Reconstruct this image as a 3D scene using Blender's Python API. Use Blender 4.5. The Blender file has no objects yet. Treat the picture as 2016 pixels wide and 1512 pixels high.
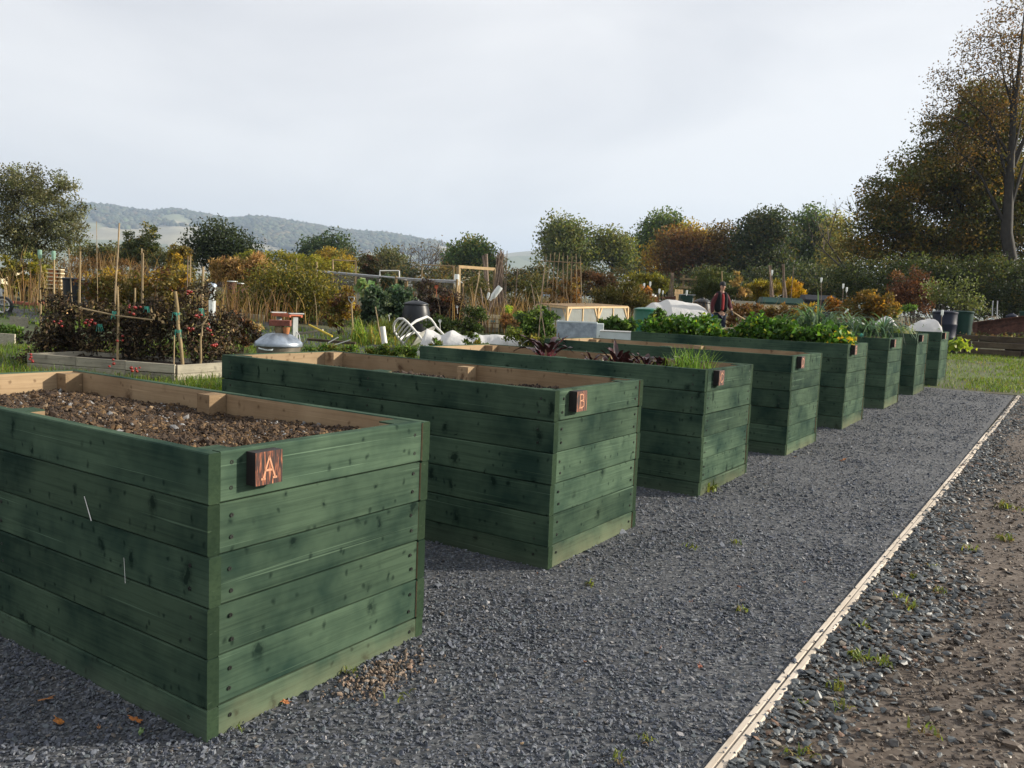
import bpy, bmesh, math, random
import numpy as np
from mathutils import Vector, Matrix, noise as mnoise

random.seed(11)
rng = np.random.default_rng(11)
S = bpy.context.scene
COL = S.collection

# ------------------------------------------------------------------ camera
F_PX, CX, CY = 1641.3, 1008.0, 756.0
EYE = np.array([0.0, 0.0, 1.45])
YAW, PITCH, ROLL = math.radians(34.151), math.radians(5.632), math.radians(2.380)


def camera_axes():
    cy, sy = math.cos(YAW), math.sin(YAW)
    f = np.array([-sy, cy, 0.0]); r = np.array([cy, sy, 0.0]); u = np.array([0, 0, 1.0])
    f2 = f * math.cos(PITCH) - u * math.sin(PITCH); u2 = u * math.cos(PITCH) + f * math.sin(PITCH)
    return r * math.cos(ROLL) + u2 * math.sin(ROLL), u2 * math.cos(ROLL) - r * math.sin(ROLL), f2


AR, AU, AF = camera_axes()
cam = bpy.data.cameras.new('camera'); cam.sensor_width = 36.0; cam.lens = F_PX / 2016 * 36.0
cam.clip_start = 0.05; cam.clip_end = 16000
cam_o = bpy.data.objects.new('camera', cam); COL.objects.link(cam_o)
M = Matrix(((AR[0], AU[0], -AF[0], EYE[0]), (AR[1], AU[1], -AF[1], EYE[1]), (AR[2], AU[2], -AF[2], EYE[2]), (0, 0, 0, 1)))
cam_o.matrix_world = M
S.camera = cam_o

# ------------------------------------------------------------------ sky, sun, exposure
SUN_AZ, SUN_EL = math.radians(40), math.radians(21)      # azimuth from +X towards +Y
SD = Vector((math.cos(SUN_AZ) * math.cos(SUN_EL), math.sin(SUN_AZ) * math.cos(SUN_EL), math.sin(SUN_EL)))
W = bpy.data.worlds.new('World'); S.world = W; W.use_nodes = True
wn = W.node_tree; wn.nodes.clear()


def _n(nt, t, **kw):
    n = nt.nodes.new(t)
    for k, v in kw.items():
        setattr(n, k, v)
    return n


def lk(nt, a, b):
    nt.links.new(a, b)


wo = _n(wn, 'ShaderNodeOutputWorld'); bg = _n(wn, 'ShaderNodeBackground')
sky = _n(wn, 'ShaderNodeTexSky', sky_type='NISHITA', sun_disc=False, sun_elevation=SUN_EL, sun_rotation=math.pi / 2 - SUN_AZ,
         air_density=1.0, dust_density=2.0, ozone_density=1.0)
tc = _n(wn, 'ShaderNodeTexCoord')
mp = _n(wn, 'ShaderNodeMapping'); mp.inputs['Scale'].default_value = (1.0, 1.0, 3.2)
nz = _n(wn, 'ShaderNodeTexNoise'); nz.inputs['Scale'].default_value = 1.9; nz.inputs['Detail'].default_value = 5; nz.inputs['Roughness'].default_value = 0.5
nz.inputs['Distortion'].default_value = 0.4
rp = _n(wn, 'ShaderNodeValToRGB')
rp.color_ramp.elements[0].position = 0.36; rp.color_ramp.elements[0].color = (7.5, 7.5, 7.72, 1)
rp.color_ramp.elements[1].position = 0.62; rp.color_ramp.elements[1].color = (9.2, 9.1, 9.1, 1)
mx = _n(wn, 'ShaderNodeMix', data_type='RGBA'); mx.inputs['Factor'].default_value = 0.88
lk(wn, tc.outputs['Generated'], mp.inputs['Vector']); lk(wn, mp.outputs[0], nz.inputs['Vector'])
lk(wn, nz.outputs['Fac'], rp.inputs['Fac']); lk(wn, sky.outputs[0], mx.inputs['A']); lk(wn, rp.outputs[0], mx.inputs['B'])
lk(wn, mx.outputs['Result'], bg.inputs['Color']); bg.inputs['Strength'].default_value = 0.065
lk(wn, bg.outputs[0], wo.inputs['Surface'])

sl = bpy.data.lights.new('sun', 'SUN'); sl.energy = 5.0; sl.angle = math.radians(3.0); sl.color = (1.0, 0.905, 0.76)
so = bpy.data.objects.new('sun', sl); COL.objects.link(so); so.location = (20, 20, 30)
so.rotation_euler = (-SD).to_track_quat('-Z', 'Y').to_euler()

S.view_settings.view_transform = 'Standard'; S.view_settings.look = 'None'
S.view_settings.gamma = 1.0; S.view_settings.exposure = 0.80; S.view_settings.use_curve_mapping = False
S.render.engine = 'CYCLES'
S.cycles.use_denoising = True
S.cycles.max_bounces = 6; S.cycles.transparent_max_bounces = 12; S.cycles.volume_bounces = 0


# ------------------------------------------------------------------ places
def gz(x, y):
    """height of the ground: it rises gently away from the viewer, then levels out"""
    return 0.018 * min(max(y, -20.0), 45.0) + 0.045 * min(max(-x - 6.0, 0.0), 24.0)


def gzv(P):
    return 0.018 * np.clip(P[:, 1], -20, 45) + 0.045 * np.clip(-P[:, 0] - 6, 0, 24)


def at(px, py, d):
    """point at depth d on the ray of a picture point (2016 x 1512)"""
    return EYE + d * (AF + AR * (px - CX) / F_PX - AU * (py - CY) / F_PX)


def spot(px, py, d):
    """ground position under at(), and the height of at() above that ground"""
    p = at(px, py, d); g = gz(p[0], p[1])
    return np.array([p[0], p[1], g]), p[2] - g


RH = np.array([math.cos(YAW), math.sin(YAW), 0.0]); FH = np.array([-math.sin(YAW), math.cos(YAW), 0.0])


# ------------------------------------------------------------------ objects
def tag(o, label=None, cat=None, group=None, kind=None):
    if label: o['label'] = label
    if cat: o['category'] = cat
    if group: o['group'] = group
    if kind: o['kind'] = kind
    return o


def empty(name, loc, rz=0.0, label=None, cat=None, group=None):
    o = bpy.data.objects.new(name, None); COL.objects.link(o)
    o.location = tuple(loc); o.rotation_euler = (0, 0, rz); o.empty_display_size = 0.1
    return tag(o, label, cat, group)


def link(name, me, parent=None, loc=(0, 0, 0), rot=(0, 0, 0)):
    o = bpy.data.objects.new(name, me); COL.objects.link(o)
    if parent is not None: o.parent = parent
    o.location = tuple(loc); o.rotation_euler = rot
    return o


def copy_tree(o, parent=None):
    c = o.copy(); COL.objects.link(c)
    if parent is not None: c.parent = parent
    for ch in list(o.children): copy_tree(ch, c)
    return c


def np_mesh(name, V, Fc, mats, cols=None, smooth=False, mi=None):
    """V (n,3), Fc (m,k) with one polygon size"""
    V = np.asarray(V, np.float32); Fc = np.asarray(Fc, np.int32)
    me = bpy.data.meshes.new(name); n, (m, k) = len(V), Fc.shape
    me.vertices.add(n); me.vertices.foreach_set('co', V.ravel())
    me.loops.add(m * k); me.loops.foreach_set('vertex_index', Fc.ravel())
    me.polygons.add(m)
    me.polygons.foreach_set('loop_start', np.arange(0, m * k, k, dtype=np.int32))
    if smooth: me.polygons.foreach_set('use_smooth', np.ones(m, bool))
    for mt in (mats if isinstance(mats, (list, tuple)) else [mats]): me.materials.append(mt)
    if mi is not None: me.polygons.foreach_set('material_index', np.asarray(mi, np.int32))
    me.update(calc_edges=True)
    if cols is not None:
        a = me.color_attributes.new('Col', 'FLOAT_COLOR', 'POINT')
        c4 = np.ones((n, 4), np.float32); c4[:, :3] = cols
        a.data.foreach_set('color', c4.ravel())
    return me


class MB:
    """collects shapes for one mesh"""
    def __init__(s): s.v = []; s.f = []; s.m = []

    def add(s, V, Fc, mi=0):
        b = len(s.v); s.v += [tuple(map(float, p)) for p in V]
        for q in Fc: s.f.append(tuple(b + i for i in q)); s.m.append(mi)
        return s

    def box(s, c, d, R=None, mi=0, ch=0.0):
        hx, hy, hz = d[0] / 2, d[1] / 2, d[2] / 2
        if ch > 0:
            sec = [(-hy + ch, -hz), (hy - ch, -hz), (hy, -hz + ch), (hy, hz - ch), (hy - ch, hz), (-hy + ch, hz), (-hy, hz - ch), (-hy, -hz + ch)]
            V = [(-hx, a, b) for a, b in sec] + [(hx, a, b) for a, b in sec]
            Fc = [(i, i + 8, (i + 1) % 8 + 8, (i + 1) % 8) for i in range(8)] + [tuple(range(8)), tuple(range(15, 7, -1))]
            Fc = [tuple(reversed(q)) for q in Fc]
        else:
            V = [(x, y, z) for x in (-hx, hx) for y in (-hy, hy) for z in (-hz, hz)]
            Fc = [(0, 1, 3, 2), (4, 6, 7, 5), (0, 4, 5, 1), (2, 3, 7, 6), (0, 2, 6, 4), (1, 5, 7, 3)]
        if R is not None: V = [tuple(R @ Vector(p)) for p in V]
        V = [(p[0] + c[0], p[1] + c[1], p[2] + c[2]) for p in V]
        return s.add(V, Fc, mi)

    def bar(s, p0, p1, w, t, up=(0, 0, 1), mi=0, ch=0.0):
        p0, p1 = Vector(p0), Vector(p1); x = (p1 - p0); L = x.length
        if L < 1e-6: return s
        x.normalize(); u = Vector(up); y = u.cross(x)
        if y.length < 1e-4: y = Vector((0, 1, 0)).cross(x)
        y.normalize(); z = x.cross(y)
        R = Matrix((x, y, z)).transposed()
        return s.box((p0 + p1) / 2, (L, w, t), R, mi, ch)

    def tube(s, pts, rad, n=6, mi=0, cap=True):
        pts = [Vector(p) for p in pts]; k = len(pts)
        if not isinstance(rad, (list, tuple)): rad = [rad] * k
        V = []; ref = None
        for i, p in enumerate(pts):
            t = (pts[min(i + 1, k - 1)] - pts[max(i - 1, 0)])
            if t.length < 1e-9: t = Vector((0, 0, 1))
            t.normalize()
            if ref is None:
                ref = t.cross(Vector((0, 0, 1)))
                if ref.length < 0.1: ref = t.cross(Vector((1, 0, 0)))
            a = (ref - t * ref.dot(t))
            if a.length < 1e-6: a = t.orthogonal()
            a.normalize(); b = t.cross(a); ref = a
            for j in range(n):
                an = 2 * math.pi * j / n
                V.append(p + (a * math.cos(an) + b * math.sin(an)) * rad[i])
        Fc = [(i * n + j, i * n + (j + 1) % n, (i + 1) * n + (j + 1) % n, (i + 1) * n + j) for i in range(k - 1) for j in range(n)]
        if cap: Fc += [tuple(range(n - 1, -1, -1)), tuple((k - 1) * n + j for j in range(n))]
        return s.add(V, Fc, mi)

    def lathe(s, prof, c=(0, 0, 0), n=24, mi=0, R=None, capb=True, capt=True):
        V = []
        for r, z in prof:
            for j in range(n):
                a = 2 * math.pi * j / n
                p = Vector((r * math.cos(a), r * math.sin(a), z))
                if R is not None: p = R @ p
                V.append((p.x + c[0], p.y + c[1], p.z + c[2]))
        k = len(prof)
        Fc = [(i * n + j, i * n + (j + 1) % n, (i + 1) * n + (j + 1) % n, (i + 1) * n + j) for i in range(k - 1) for j in range(n)]
        if capb: Fc.append(tuple(range(n - 1, -1, -1)))
        if capt: Fc.append(tuple((k - 1) * n + j for j in range(n)))
        return s.add(V, Fc, mi)

    def mesh(s, name, mats, smooth=0):
        me = bpy.data.meshes.new(name); me.from_pydata(s.v, [], s.f)
        for mt in (mats if isinstance(mats, (list, tuple)) else [mats]): me.materials.append(mt)
        me.polygons.foreach_set('material_index', s.m)
        if smooth:
            me.polygons.foreach_set('use_smooth', [True] * len(s.f))
            me.set_sharp_from_angle(angle=math.radians(smooth))
        me.update()
        return me

    def build(s, name, mats, parent=None, smooth=0, loc=(0, 0, 0), rot=(0, 0, 0)):
        return link(name, s.mesh(name, mats, smooth), parent, loc, rot)


# ------------------------------------------------------------------ materials
def newmat(name):
    m = bpy.data.materials.new(name); m.use_nodes = True
    nt = m.node_tree
    return m, nt, nt.nodes['Principled BSDF']


def setin(b, **kw):
    for k, v in kw.items(): b.inputs[k.replace('_', ' ')].default_value = v


def mix(nt, fac, a, b, blend='MIX'):
    n = _n(nt, 'ShaderNodeMix', data_type='RGBA', blend_type=blend)
    for s, v in (('Factor', fac), ('A', a), ('B', b)):
        i = n.inputs[s]
        if hasattr(v, 'links'): lk(nt, v, i)
        elif s == 'Factor': i.default_value = v
        else: i.default_value = (*v, 1) if len(v) == 3 else v
    return n.outputs['Result']


def mth(nt, op, a, b=None, c=None):
    n = _n(nt, 'ShaderNodeMath', operation=op)
    for i, v in enumerate((a, b, c)):
        if v is None: continue
        if hasattr(v, 'links'): lk(nt, v, n.inputs[i])
        else: n.inputs[i].default_value = v
    return n.outputs[0]


def ramp(nt, fac, stops, interp='LINEAR'):
    n = _n(nt, 'ShaderNodeValToRGB'); cr = n.color_ramp; cr.interpolation = interp
    while len(cr.elements) < len(stops): cr.elements.new(0.5)
    for e, (p, c) in zip(cr.elements, stops):
        e.position = p; e.color = (*c, 1) if not isinstance(c, (int, float)) else (c, c, c, 1)
    lk(nt, fac, n.inputs['Fac'])
    return n.outputs['Color']


def objvec(nt, scale=(1, 1, 1), rnd=True):
    """object coordinates, scaled, shifted by the object's random number so that alike pieces differ"""
    t = _n(nt, 'ShaderNodeTexCoord'); m = _n(nt, 'ShaderNodeMapping'); m.inputs['Scale'].default_value = scale
    lk(nt, t.outputs['Object'], m.inputs['Vector'])
    if rnd:
        oi = _n(nt, 'ShaderNodeObjectInfo')
        c = _n(nt, 'ShaderNodeCombineXYZ')
        lk(nt, mth(nt, 'MULTIPLY', oi.outputs['Random'], 71.3), c.inputs[0]); lk(nt, mth(nt, 'MULTIPLY', oi.outputs['Random'], 37.7), c.inputs[1])
        lk(nt, mth(nt, 'MULTIPLY', oi.outputs['Random'], 53.9), c.inputs[2])
        lk(nt, c.outputs[0], m.inputs['Location'])
    return m.outputs[0]


def noise_tex(nt, vec, scale, detail=3, rough=0.55, dist=0.0):
    n = _n(nt, 'ShaderNodeTexNoise')
    n.inputs['Scale'].default_value = scale; n.inputs['Detail'].default_value = detail
    n.inputs['Roughness'].default_value = rough; n.inputs['Distortion'].default_value = dist
    if vec is not None: lk(nt, vec, n.inputs['Vector'])
    return n.outputs['Fac']


def bump(nt, b, h, strength, dist=0.01):
    n = _n(nt, 'ShaderNodeBump'); n.inputs['Strength'].default_value = strength; n.inputs['Distance'].default_value = dist
    lk(nt, h, n.inputs['Height']); lk(nt, n.outputs[0], b.inputs['Normal'])


def plain(name, col, rough=0.6, metal=0.0, var=0.25, scale=6.0, col2=None, bmp=0.0, spec=0.5):
    m, nt, b = newmat(name)
    v = objvec(nt); f = noise_tex(nt, v, scale, 5, 0.6)
    c2 = col2 if col2 else tuple(c * (1 - var) for c in col); c1 = tuple(min(1, c * (1 + var * 0.6)) for c in col)
    lk(nt, ramp(nt, f, [(0.32, c2), (0.68, c1)]), b.inputs['Base Color'])
    setin(b, Roughness=rough, Metallic=metal); b.inputs['Specular IOR Level'].default_value = spec
    if bmp: bump(nt, b, noise_tex(nt, v, scale * 6, 4), bmp, 0.005)
    return m


def wood(name, base, dark, light, knot=0.6, grain=0.5, dirt=None, rough=0.75, knots=True, kx=7.0, kz=4.6, grow=1.0):
    """plank: local x along the grain, z across; knots, grain lines, uneven stain"""
    m, nt, b = newmat(name)
    v = objvec(nt)
    big = noise_tex(nt, v, 2.6, 4, 0.6)
    c = mix(nt, ramp(nt, big, [(0.34, 0.0), (0.62, 1.0)]), base, light)
    g = noise_tex(nt, objvec(nt, (1.3, 30, 46)), 1.6, 4, 0.65, 0.6)
    c = mix(nt, mth(nt, 'MULTIPLY', ramp(nt, g, [(0.45, 0.0), (0.75, 1.0)]), grain), c, dark)
    g2 = noise_tex(nt, objvec(nt, (0.9, 20, 90)), 1.0, 2, 0.5, 0.3)
    c = mix(nt, mth(nt, 'MULTIPLY', ramp(nt, g2, [(0.68, 0.0), (0.74, 1.0)]), 0.45), c, tuple(min(1, x * 2.0 + 0.02) for x in light))
    if knots:
        sx0 = _n(nt, 'ShaderNodeSeparateXYZ'); lk(nt, v, sx0.inputs[0])
        nx_ = noise_tex(nt, v, 11, 3, 0.6); nz_ = noise_tex(nt, objvec(nt, (1, 1, 1.01)), 7, 3, 0.6)
        cb = _n(nt, 'ShaderNodeCombineXYZ')
        lk(nt, mth(nt, 'ADD', mth(nt, 'MULTIPLY', sx0.outputs[0], kx), mth(nt, 'MULTIPLY', nx_, 0.55)), cb.inputs[0])
        lk(nt, mth(nt, 'ADD', mth(nt, 'MULTIPLY', sx0.outputs[2], kz), mth(nt, 'MULTIPLY', nz_, 0.9)), cb.inputs[1])
        vo = _n(nt, 'ShaderNodeTexVoronoi', feature='F1', voronoi_dimensions='2D'); vo.inputs['Scale'].default_value = 1.0; lk(nt, cb.outputs[0], vo.inputs['Vector'])
        sep = _n(nt, 'ShaderNodeSeparateColor'); lk(nt, vo.outputs['Color'], sep.inputs[0])
        rad = mth(nt, 'MULTIPLY', sep.outputs[0], 0.42 * grow)
        k = _n(nt, 'ShaderNodeMapRange', interpolation_type='SMOOTHSTEP')
        lk(nt, vo.outputs['Distance'], k.inputs['Value']); lk(nt, rad, k.inputs['From Max']); k.inputs['From Min'].default_value = 0.0
        k.inputs['To Min'].default_value = 1.0; k.inputs['To Max'].default_value = 0.0
        kk = mth(nt, 'MULTIPLY', mth(nt, 'MULTIPLY', k.outputs[0], ramp(nt, sep.outputs[1], [(0.48, 0.0), (0.66, 1.0)])), knot)
        kk = mth(nt, 'MULTIPLY', kk, ramp(nt, noise_tex(nt, v, 34, 4, 0.75), [(0.36, 0.15), (0.54, 1.0)]))
        core = mth(nt, 'MULTIPLY', ramp(nt, k.outputs[0], [(0.72, 0.0), (0.84, 1.0)]), ramp(nt, sep.outputs[1], [(0.48, 0.0), (0.66, 1.0)]))
        kk = mth(nt, 'MAXIMUM', kk, mth(nt, 'MULTIPLY', core, knot))
        cb2 = _n(nt, 'ShaderNodeCombineXYZ')
        lk(nt, mth(nt, 'ADD', mth(nt, 'MULTIPLY', sx0.outputs[0], kx * 2.1), mth(nt, 'MULTIPLY', nz_, 0.7)), cb2.inputs[0])
        lk(nt, mth(nt, 'ADD', mth(nt, 'MULTIPLY', sx0.outputs[2], kz * 2.6), mth(nt, 'MULTIPLY', nx_, 0.8)), cb2.inputs[1])
        vo2 = _n(nt, 'ShaderNodeTexVoronoi', feature='F1', voronoi_dimensions='2D'); vo2.inputs['Scale'].default_value = 1.0; lk(nt, cb2.outputs[0], vo2.inputs['Vector'])
        sp2 = _n(nt, 'ShaderNodeSeparateColor'); lk(nt, vo2.outputs['Color'], sp2.inputs[0])
        pin = mth(nt, 'MULTIPLY', ramp(nt, vo2.outputs['Distance'], [(0.04, 1.0), (0.17, 0.0)]), ramp(nt, sp2.outputs[1], [(0.60, 0.0), (0.72, 1.0)]))
        kk = mth(nt, 'MAXIMUM', kk, mth(nt, 'MULTIPLY', pin, knot * 0.8))
        c = mix(nt, kk, c, dark)
    if dirt:
        t = _n(nt, 'ShaderNodeTexCoord'); sx = _n(nt, 'ShaderNodeSeparateXYZ'); lk(nt, t.outputs['Object'], sx.inputs[0])
        zz = mth(nt, 'ADD', mth(nt, 'MULTIPLY', sx.outputs[2], -5.0), mth(nt, 'MULTIPLY', noise_tex(nt, v, 7, 4), 1.0))
        c = mix(nt, mth(nt, 'MULTIPLY', ramp(nt, zz, [(0.0, 0.0), (0.9, 1.0)]), dirt[1]), c, dirt[0])
    oi = _n(nt, 'ShaderNodeObjectInfo')
    c = mix(nt, 1.0, c, ramp(nt, oi.outputs['Random'], [(0.0, 0.82), (1.0, 1.16)]), 'MULTIPLY')
    lk(nt, c, b.inputs['Base Color']); setin(b, Roughness=rough); b.inputs['Specular IOR Level'].default_value = 0.03
    bump(nt, b, g, 0.25, 0.002)
    return m


def leafmat(name, trans=0.45, rough=0.55):
    m, nt, b = newmat(name)
    a = _n(nt, 'ShaderNodeAttribute', attribute_name='Col')
    lk(nt, a.outputs['Color'], b.inputs['Base Color']); setin(b, Roughness=rough); b.inputs['Specular IOR Level'].default_value = 0.35
    tr = _n(nt, 'ShaderNodeBsdfTranslucent'); ms = _n(nt, 'ShaderNodeMixShader'); ms.inputs[0].default_value = trans
    hs = mix(nt, 1.0, a.outputs['Color'], (1.25, 1.2, 0.75), 'MULTIPLY')
    lk(nt, hs, tr.inputs['Color'])
    lk(nt, b.outputs[0], ms.inputs[1]); lk(nt, tr.outputs[0], ms.inputs[2]); lk(nt, ms.outputs[0], nt.nodes['Material Output'].inputs['Surface'])
    return m


GREEN, GREEN_D, GREEN_L = (0.0190, 0.0395, 0.0300), (0.0026, 0.0088, 0.0078), (0.064, 0.101, 0.066)
MT = dict(
    green=wood('green_stained_timber', GREEN, GREEN_D, GREEN_L, 0.78, 0.45, grow=0.9),
    green_low=wood('green_stained_timber_dusty', GREEN, GREEN_D, GREEN_L, 0.8, 0.5, dirt=((0.19, 0.19, 0.115), 0.55)),
    green_low_side=wood('green_stained_timber_grubby', GREEN, GREEN_D, GREEN_L, 0.8, 0.5, dirt=((0.13, 0.14, 0.10), 0.30)),
    green_end=wood('green_end_grain', (0.018, 0.034, 0.021), (0.007, 0.016, 0.011), (0.030, 0.050, 0.028), 0.4, 0.5, knots=False),
    pine=wood('raw_pine', (0.25, 0.175, 0.105), (0.085, 0.05, 0.03), (0.34, 0.25, 0.155), 0.8, 0.35),
    pine_grey=wood('weathered_boards', (0.27, 0.25, 0.20), (0.10, 0.09, 0.07), (0.36, 0.33, 0.26), 0.5, 0.6),
    kerb=wood('pale_edging_timber', (0.50, 0.435, 0.355), (0.24, 0.19, 0.14), (0.60, 0.53, 0.45), 0.25, 0.35, kx=2),
    sleeper=wood('dark_sleeper', (0.060, 0.045, 0.035), (0.02, 0.016, 0.012), (0.10, 0.08, 0.055), 0.3, 0.7),
    post=wood('round_stake', (0.20, 0.15, 0.085), (0.11, 0.075, 0.04), (0.34, 0.26, 0.15), 0.4, 0.5),
    cane=plain('bamboo', (0.30, 0.22, 0.12), 0.7, var=0.45),
    hazel=plain('hazel_pole', (0.20, 0.145, 0.105), 0.8, var=0.4, scale=12),
    new_wood=plain('new_softwood', (0.62, 0.43, 0.22), 0.6, var=0.15),
    dark_wood=plain('dark_slats', (0.035, 0.030, 0.026), 0.8, var=0.4),
    black=plain('black_plastic', (0.013, 0.016, 0.021), 0.42, var=0.3, scale=2, spec=0.3),
    blue_black=plain('blue_black_plastic', (0.009, 0.013, 0.030), 0.45, var=0.3, scale=2, spec=0.25),
    dkgreen=plain('dark_green_plastic', (0.008, 0.040, 0.030), 0.45, var=0.3, scale=2, spec=0.25),
    butt=plain('green_barrel_plastic', (0.006, 0.115, 0.068), 0.3, var=0.2, scale=2),
    white=plain('white_plastic', (0.66, 0.65, 0.62), 0.4, var=0.08, scale=3),
    zinc=plain('galvanised_steel', (0.33, 0.38, 0.44), 0.42, 0.75, var=0.35, scale=9),
    zinc_w=plain('pale_galvanised', (0.55, 0.60, 0.60), 0.5, 0.1, var=0.12, scale=5),
    rust=plain('rusty_steel', (0.105, 0.045, 0.030), 0.8, 0.2, var=0.55, scale=14, bmp=0.2),
    binbody=plain('weathered_bin_steel', (0.13, 0.115, 0.085), 0.6, 0.3, var=0.4, scale=10),
    brick=plain('red_brick', (0.20, 0.065, 0.045), 0.9, var=0.3, scale=30, bmp=0.3),
    terracotta=plain('terracotta', (0.36, 0.14, 0.05), 0.85, var=0.25),
    orange=plain('orange_painted_steel', (0.45, 0.10, 0.035), 0.5, var=0.2),
    grey=plain('grey_steel', (0.30, 0.32, 0.32), 0.5, 0.4, var=0.2),
    yellow=plain('yellow_handle', (0.60, 0.45, 0.03), 0.5, var=0.15),
    pipe=plain('grey_pipe', (0.40, 0.41, 0.42), 0.5, var=0.2),
    cream=plain('cream_board', (0.62, 0.53, 0.36), 0.7, var=0.08, scale=1.5),
    membrane=plain('weed_membrane', (0.016, 0.018, 0.026), 0.55, var=0.35, scale=5, bmp=0.4),
    rubber=plain('tyre_rubber', (0.018, 0.018, 0.018), 0.8, var=0.2),
    screw=plain('screw_steel', (0.05, 0.055, 0.05), 0.4, 0.8, var=0.3),
    twine=plain('green_twine', (0.03, 0.24, 0.19), 0.7, var=0.2),
    tomato=plain('ripe_tomato', (0.22, 0.012, 0.007), 0.3, var=0.3),
    letter=plain('carved_letter_wood', (0.52, 0.25, 0.14), 0.7, var=0.15),
    numeral=plain('white_paint', (0.8, 0.8, 0.78), 0.6, var=0.05),
    bark=plain('tree_bark', (0.030, 0.026, 0.021), 0.9, var=0.4, scale=5, bmp=0.4),
    twig=plain('twig_bark', (0.065, 0.05, 0.04), 0.9, var=0.35),
    stalk=plain('dry_stalk', (0.17, 0.12, 0.075), 0.9, var=0.4),
    leaf=leafmat('leaf'), leaf_dry=leafmat('dry_leaf', 0.2, 0.8), roof=plain('clay_roof', (0.30, 0.12, 0.06), 0.9),
    skin=plain('skin', (0.42, 0.24, 0.17), 0.6, var=0.08), jacket=plain('maroon_fleece', (0.075, 0.010, 0.014), 0.9, var=0.2),
    vest=plain('dark_body_warmer', (0.007, 0.009, 0.011), 0.9, var=0.2, spec=0.2), shirt=plain('red_shirt', (0.26, 0.020, 0.022), 0.9, var=0.15),
    jeans=plain('navy_trousers', (0.012, 0.018, 0.042), 0.9, var=0.2), cap=plain('dark_cap', (0.018, 0.019, 0.024), 0.8, var=0.2),
    shoe=plain('brown_shoe', (0.05, 0.04, 0.035), 0.7), glove=plain('dark_glove', (0.02, 0.02, 0.024), 0.8),
)


def _charred():
    m, nt, b = newmat('charred_wood')
    f = noise_tex(nt, objvec(nt, (60, 170, 14)), 1.0, 4, 0.6, 0.4)
    lk(nt, ramp(nt, f, [(0.44, (0.008, 0.005, 0.005)), (0.53, (0.065, 0.018, 0.010)), (0.60, (0.24, 0.070, 0.028)), (0.70, (0.50, 0.21, 0.10))]), b.inputs['Base Color'])
    setin(b, Roughness=0.7)
    return m


def _cloth(name, col, transp, trans=0.4):
    m, nt, b = newmat(name); setin(b, Base_Color=(*col, 1), Roughness=0.8)
    v = objvec(nt); bump(nt, b, noise_tex(nt, v, 9, 5), 0.5, 0.03)
    out = nt.nodes['Material Output'].inputs['Surface']
    tl = _n(nt, 'ShaderNodeBsdfTranslucent'); tl.inputs['Color'].default_value = (*col, 1)
    a = _n(nt, 'ShaderNodeMixShader'); a.inputs[0].default_value = trans; lk(nt, b.outputs[0], a.inputs[1]); lk(nt, tl.outputs[0], a.inputs[2])
    tp = _n(nt, 'ShaderNodeBsdfTransparent'); c = _n(nt, 'ShaderNodeMixShader'); c.inputs[0].default_value = transp
    lk(nt, a.outputs[0], c.inputs[1]); lk(nt, tp.outputs[0], c.inputs[2]); lk(nt, c.outputs[0], out)
    return m


MT['char'] = _charred()
MT['fleece'] = _cloth('garden_fleece', (0.70, 0.70, 0.70), 0.06, 0.35)
MT['film'] = _cloth('clear_film', (0.62, 0.66, 0.64), 0.42, 0.4)
MT['shade_side'] = plain('shaded_block_side', (0.012, 0.010, 0.010), 0.8, var=0.3)  # shade of the name blocks' unlit sides, put into a near-black colour
MT['bottle'] = _cloth('pale_bottle_plastic', (0.70, 0.74, 0.74), 0.25, 0.3)
MT['bottle_green'] = _cloth('green_bottle_plastic', (0.30, 0.48, 0.38), 0.25, 0.3)
MT['net'] = _cloth('dark_netting', (0.10, 0.10, 0.10), 0.55, 0.2)


def stone_mat(name, stops, rough=0.6):
    m, nt, b = newmat(name); oi = _n(nt, 'ShaderNodeObjectInfo')
    c = ramp(nt, oi.outputs['Random'], stops, 'CONSTANT')
    t = _n(nt, 'ShaderNodeTexCoord'); f = noise_tex(nt, t.outputs['Object'], 2.0, 3)
    c = mix(nt, 1.0, c, ramp(nt, f, [(0.3, 0.75), (0.7, 1.25)]), 'MULTIPLY')
    lk(nt, c, b.inputs['Base Color']); setin(b, Roughness=rough)
    return m


def ground_mat(name, stops, scales=(0.6, 9, 70), bmp=0.6, bdist=0.02, cell=None):
    m, nt, b = newmat(name); g = _n(nt, 'ShaderNodeNewGeometry')
    a = noise_tex(nt, g.outputs['Position'], scales[0], 4, 0.6); d = noise_tex(nt, g.outputs['Position'], scales[1], 5, 0.65)
    e = noise_tex(nt, g.outputs['Position'], scales[2], 3, 0.6)
    f = mth(nt, 'ADD', mth(nt, 'MULTIPLY', a, 0.45), mth(nt, 'ADD', mth(nt, 'MULTIPLY', d, 0.35), mth(nt, 'MULTIPLY', e, 0.2)))
    c = ramp(nt, f, stops)
    if cell:
        vo = _n(nt, 'ShaderNodeTexVoronoi'); vo.inputs['Scale'].default_value = cell[0]; lk(nt, g.outputs['Position'], vo.inputs['Vector'])
        sp = _n(nt, 'ShaderNodeSeparateColor'); lk(nt, vo.outputs['Color'], sp.inputs[0])
        c = mix(nt, cell[2], c, ramp(nt, sp.outputs[0], cell[1]))
        bump(nt, b, vo.outputs['Distance'], -bmp, bdist)
    else:
        bump(nt, b, f, bmp, bdist)
    lk(nt, c, b.inputs['Base Color']); setin(b, Roughness=0.9)
    return m


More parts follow.
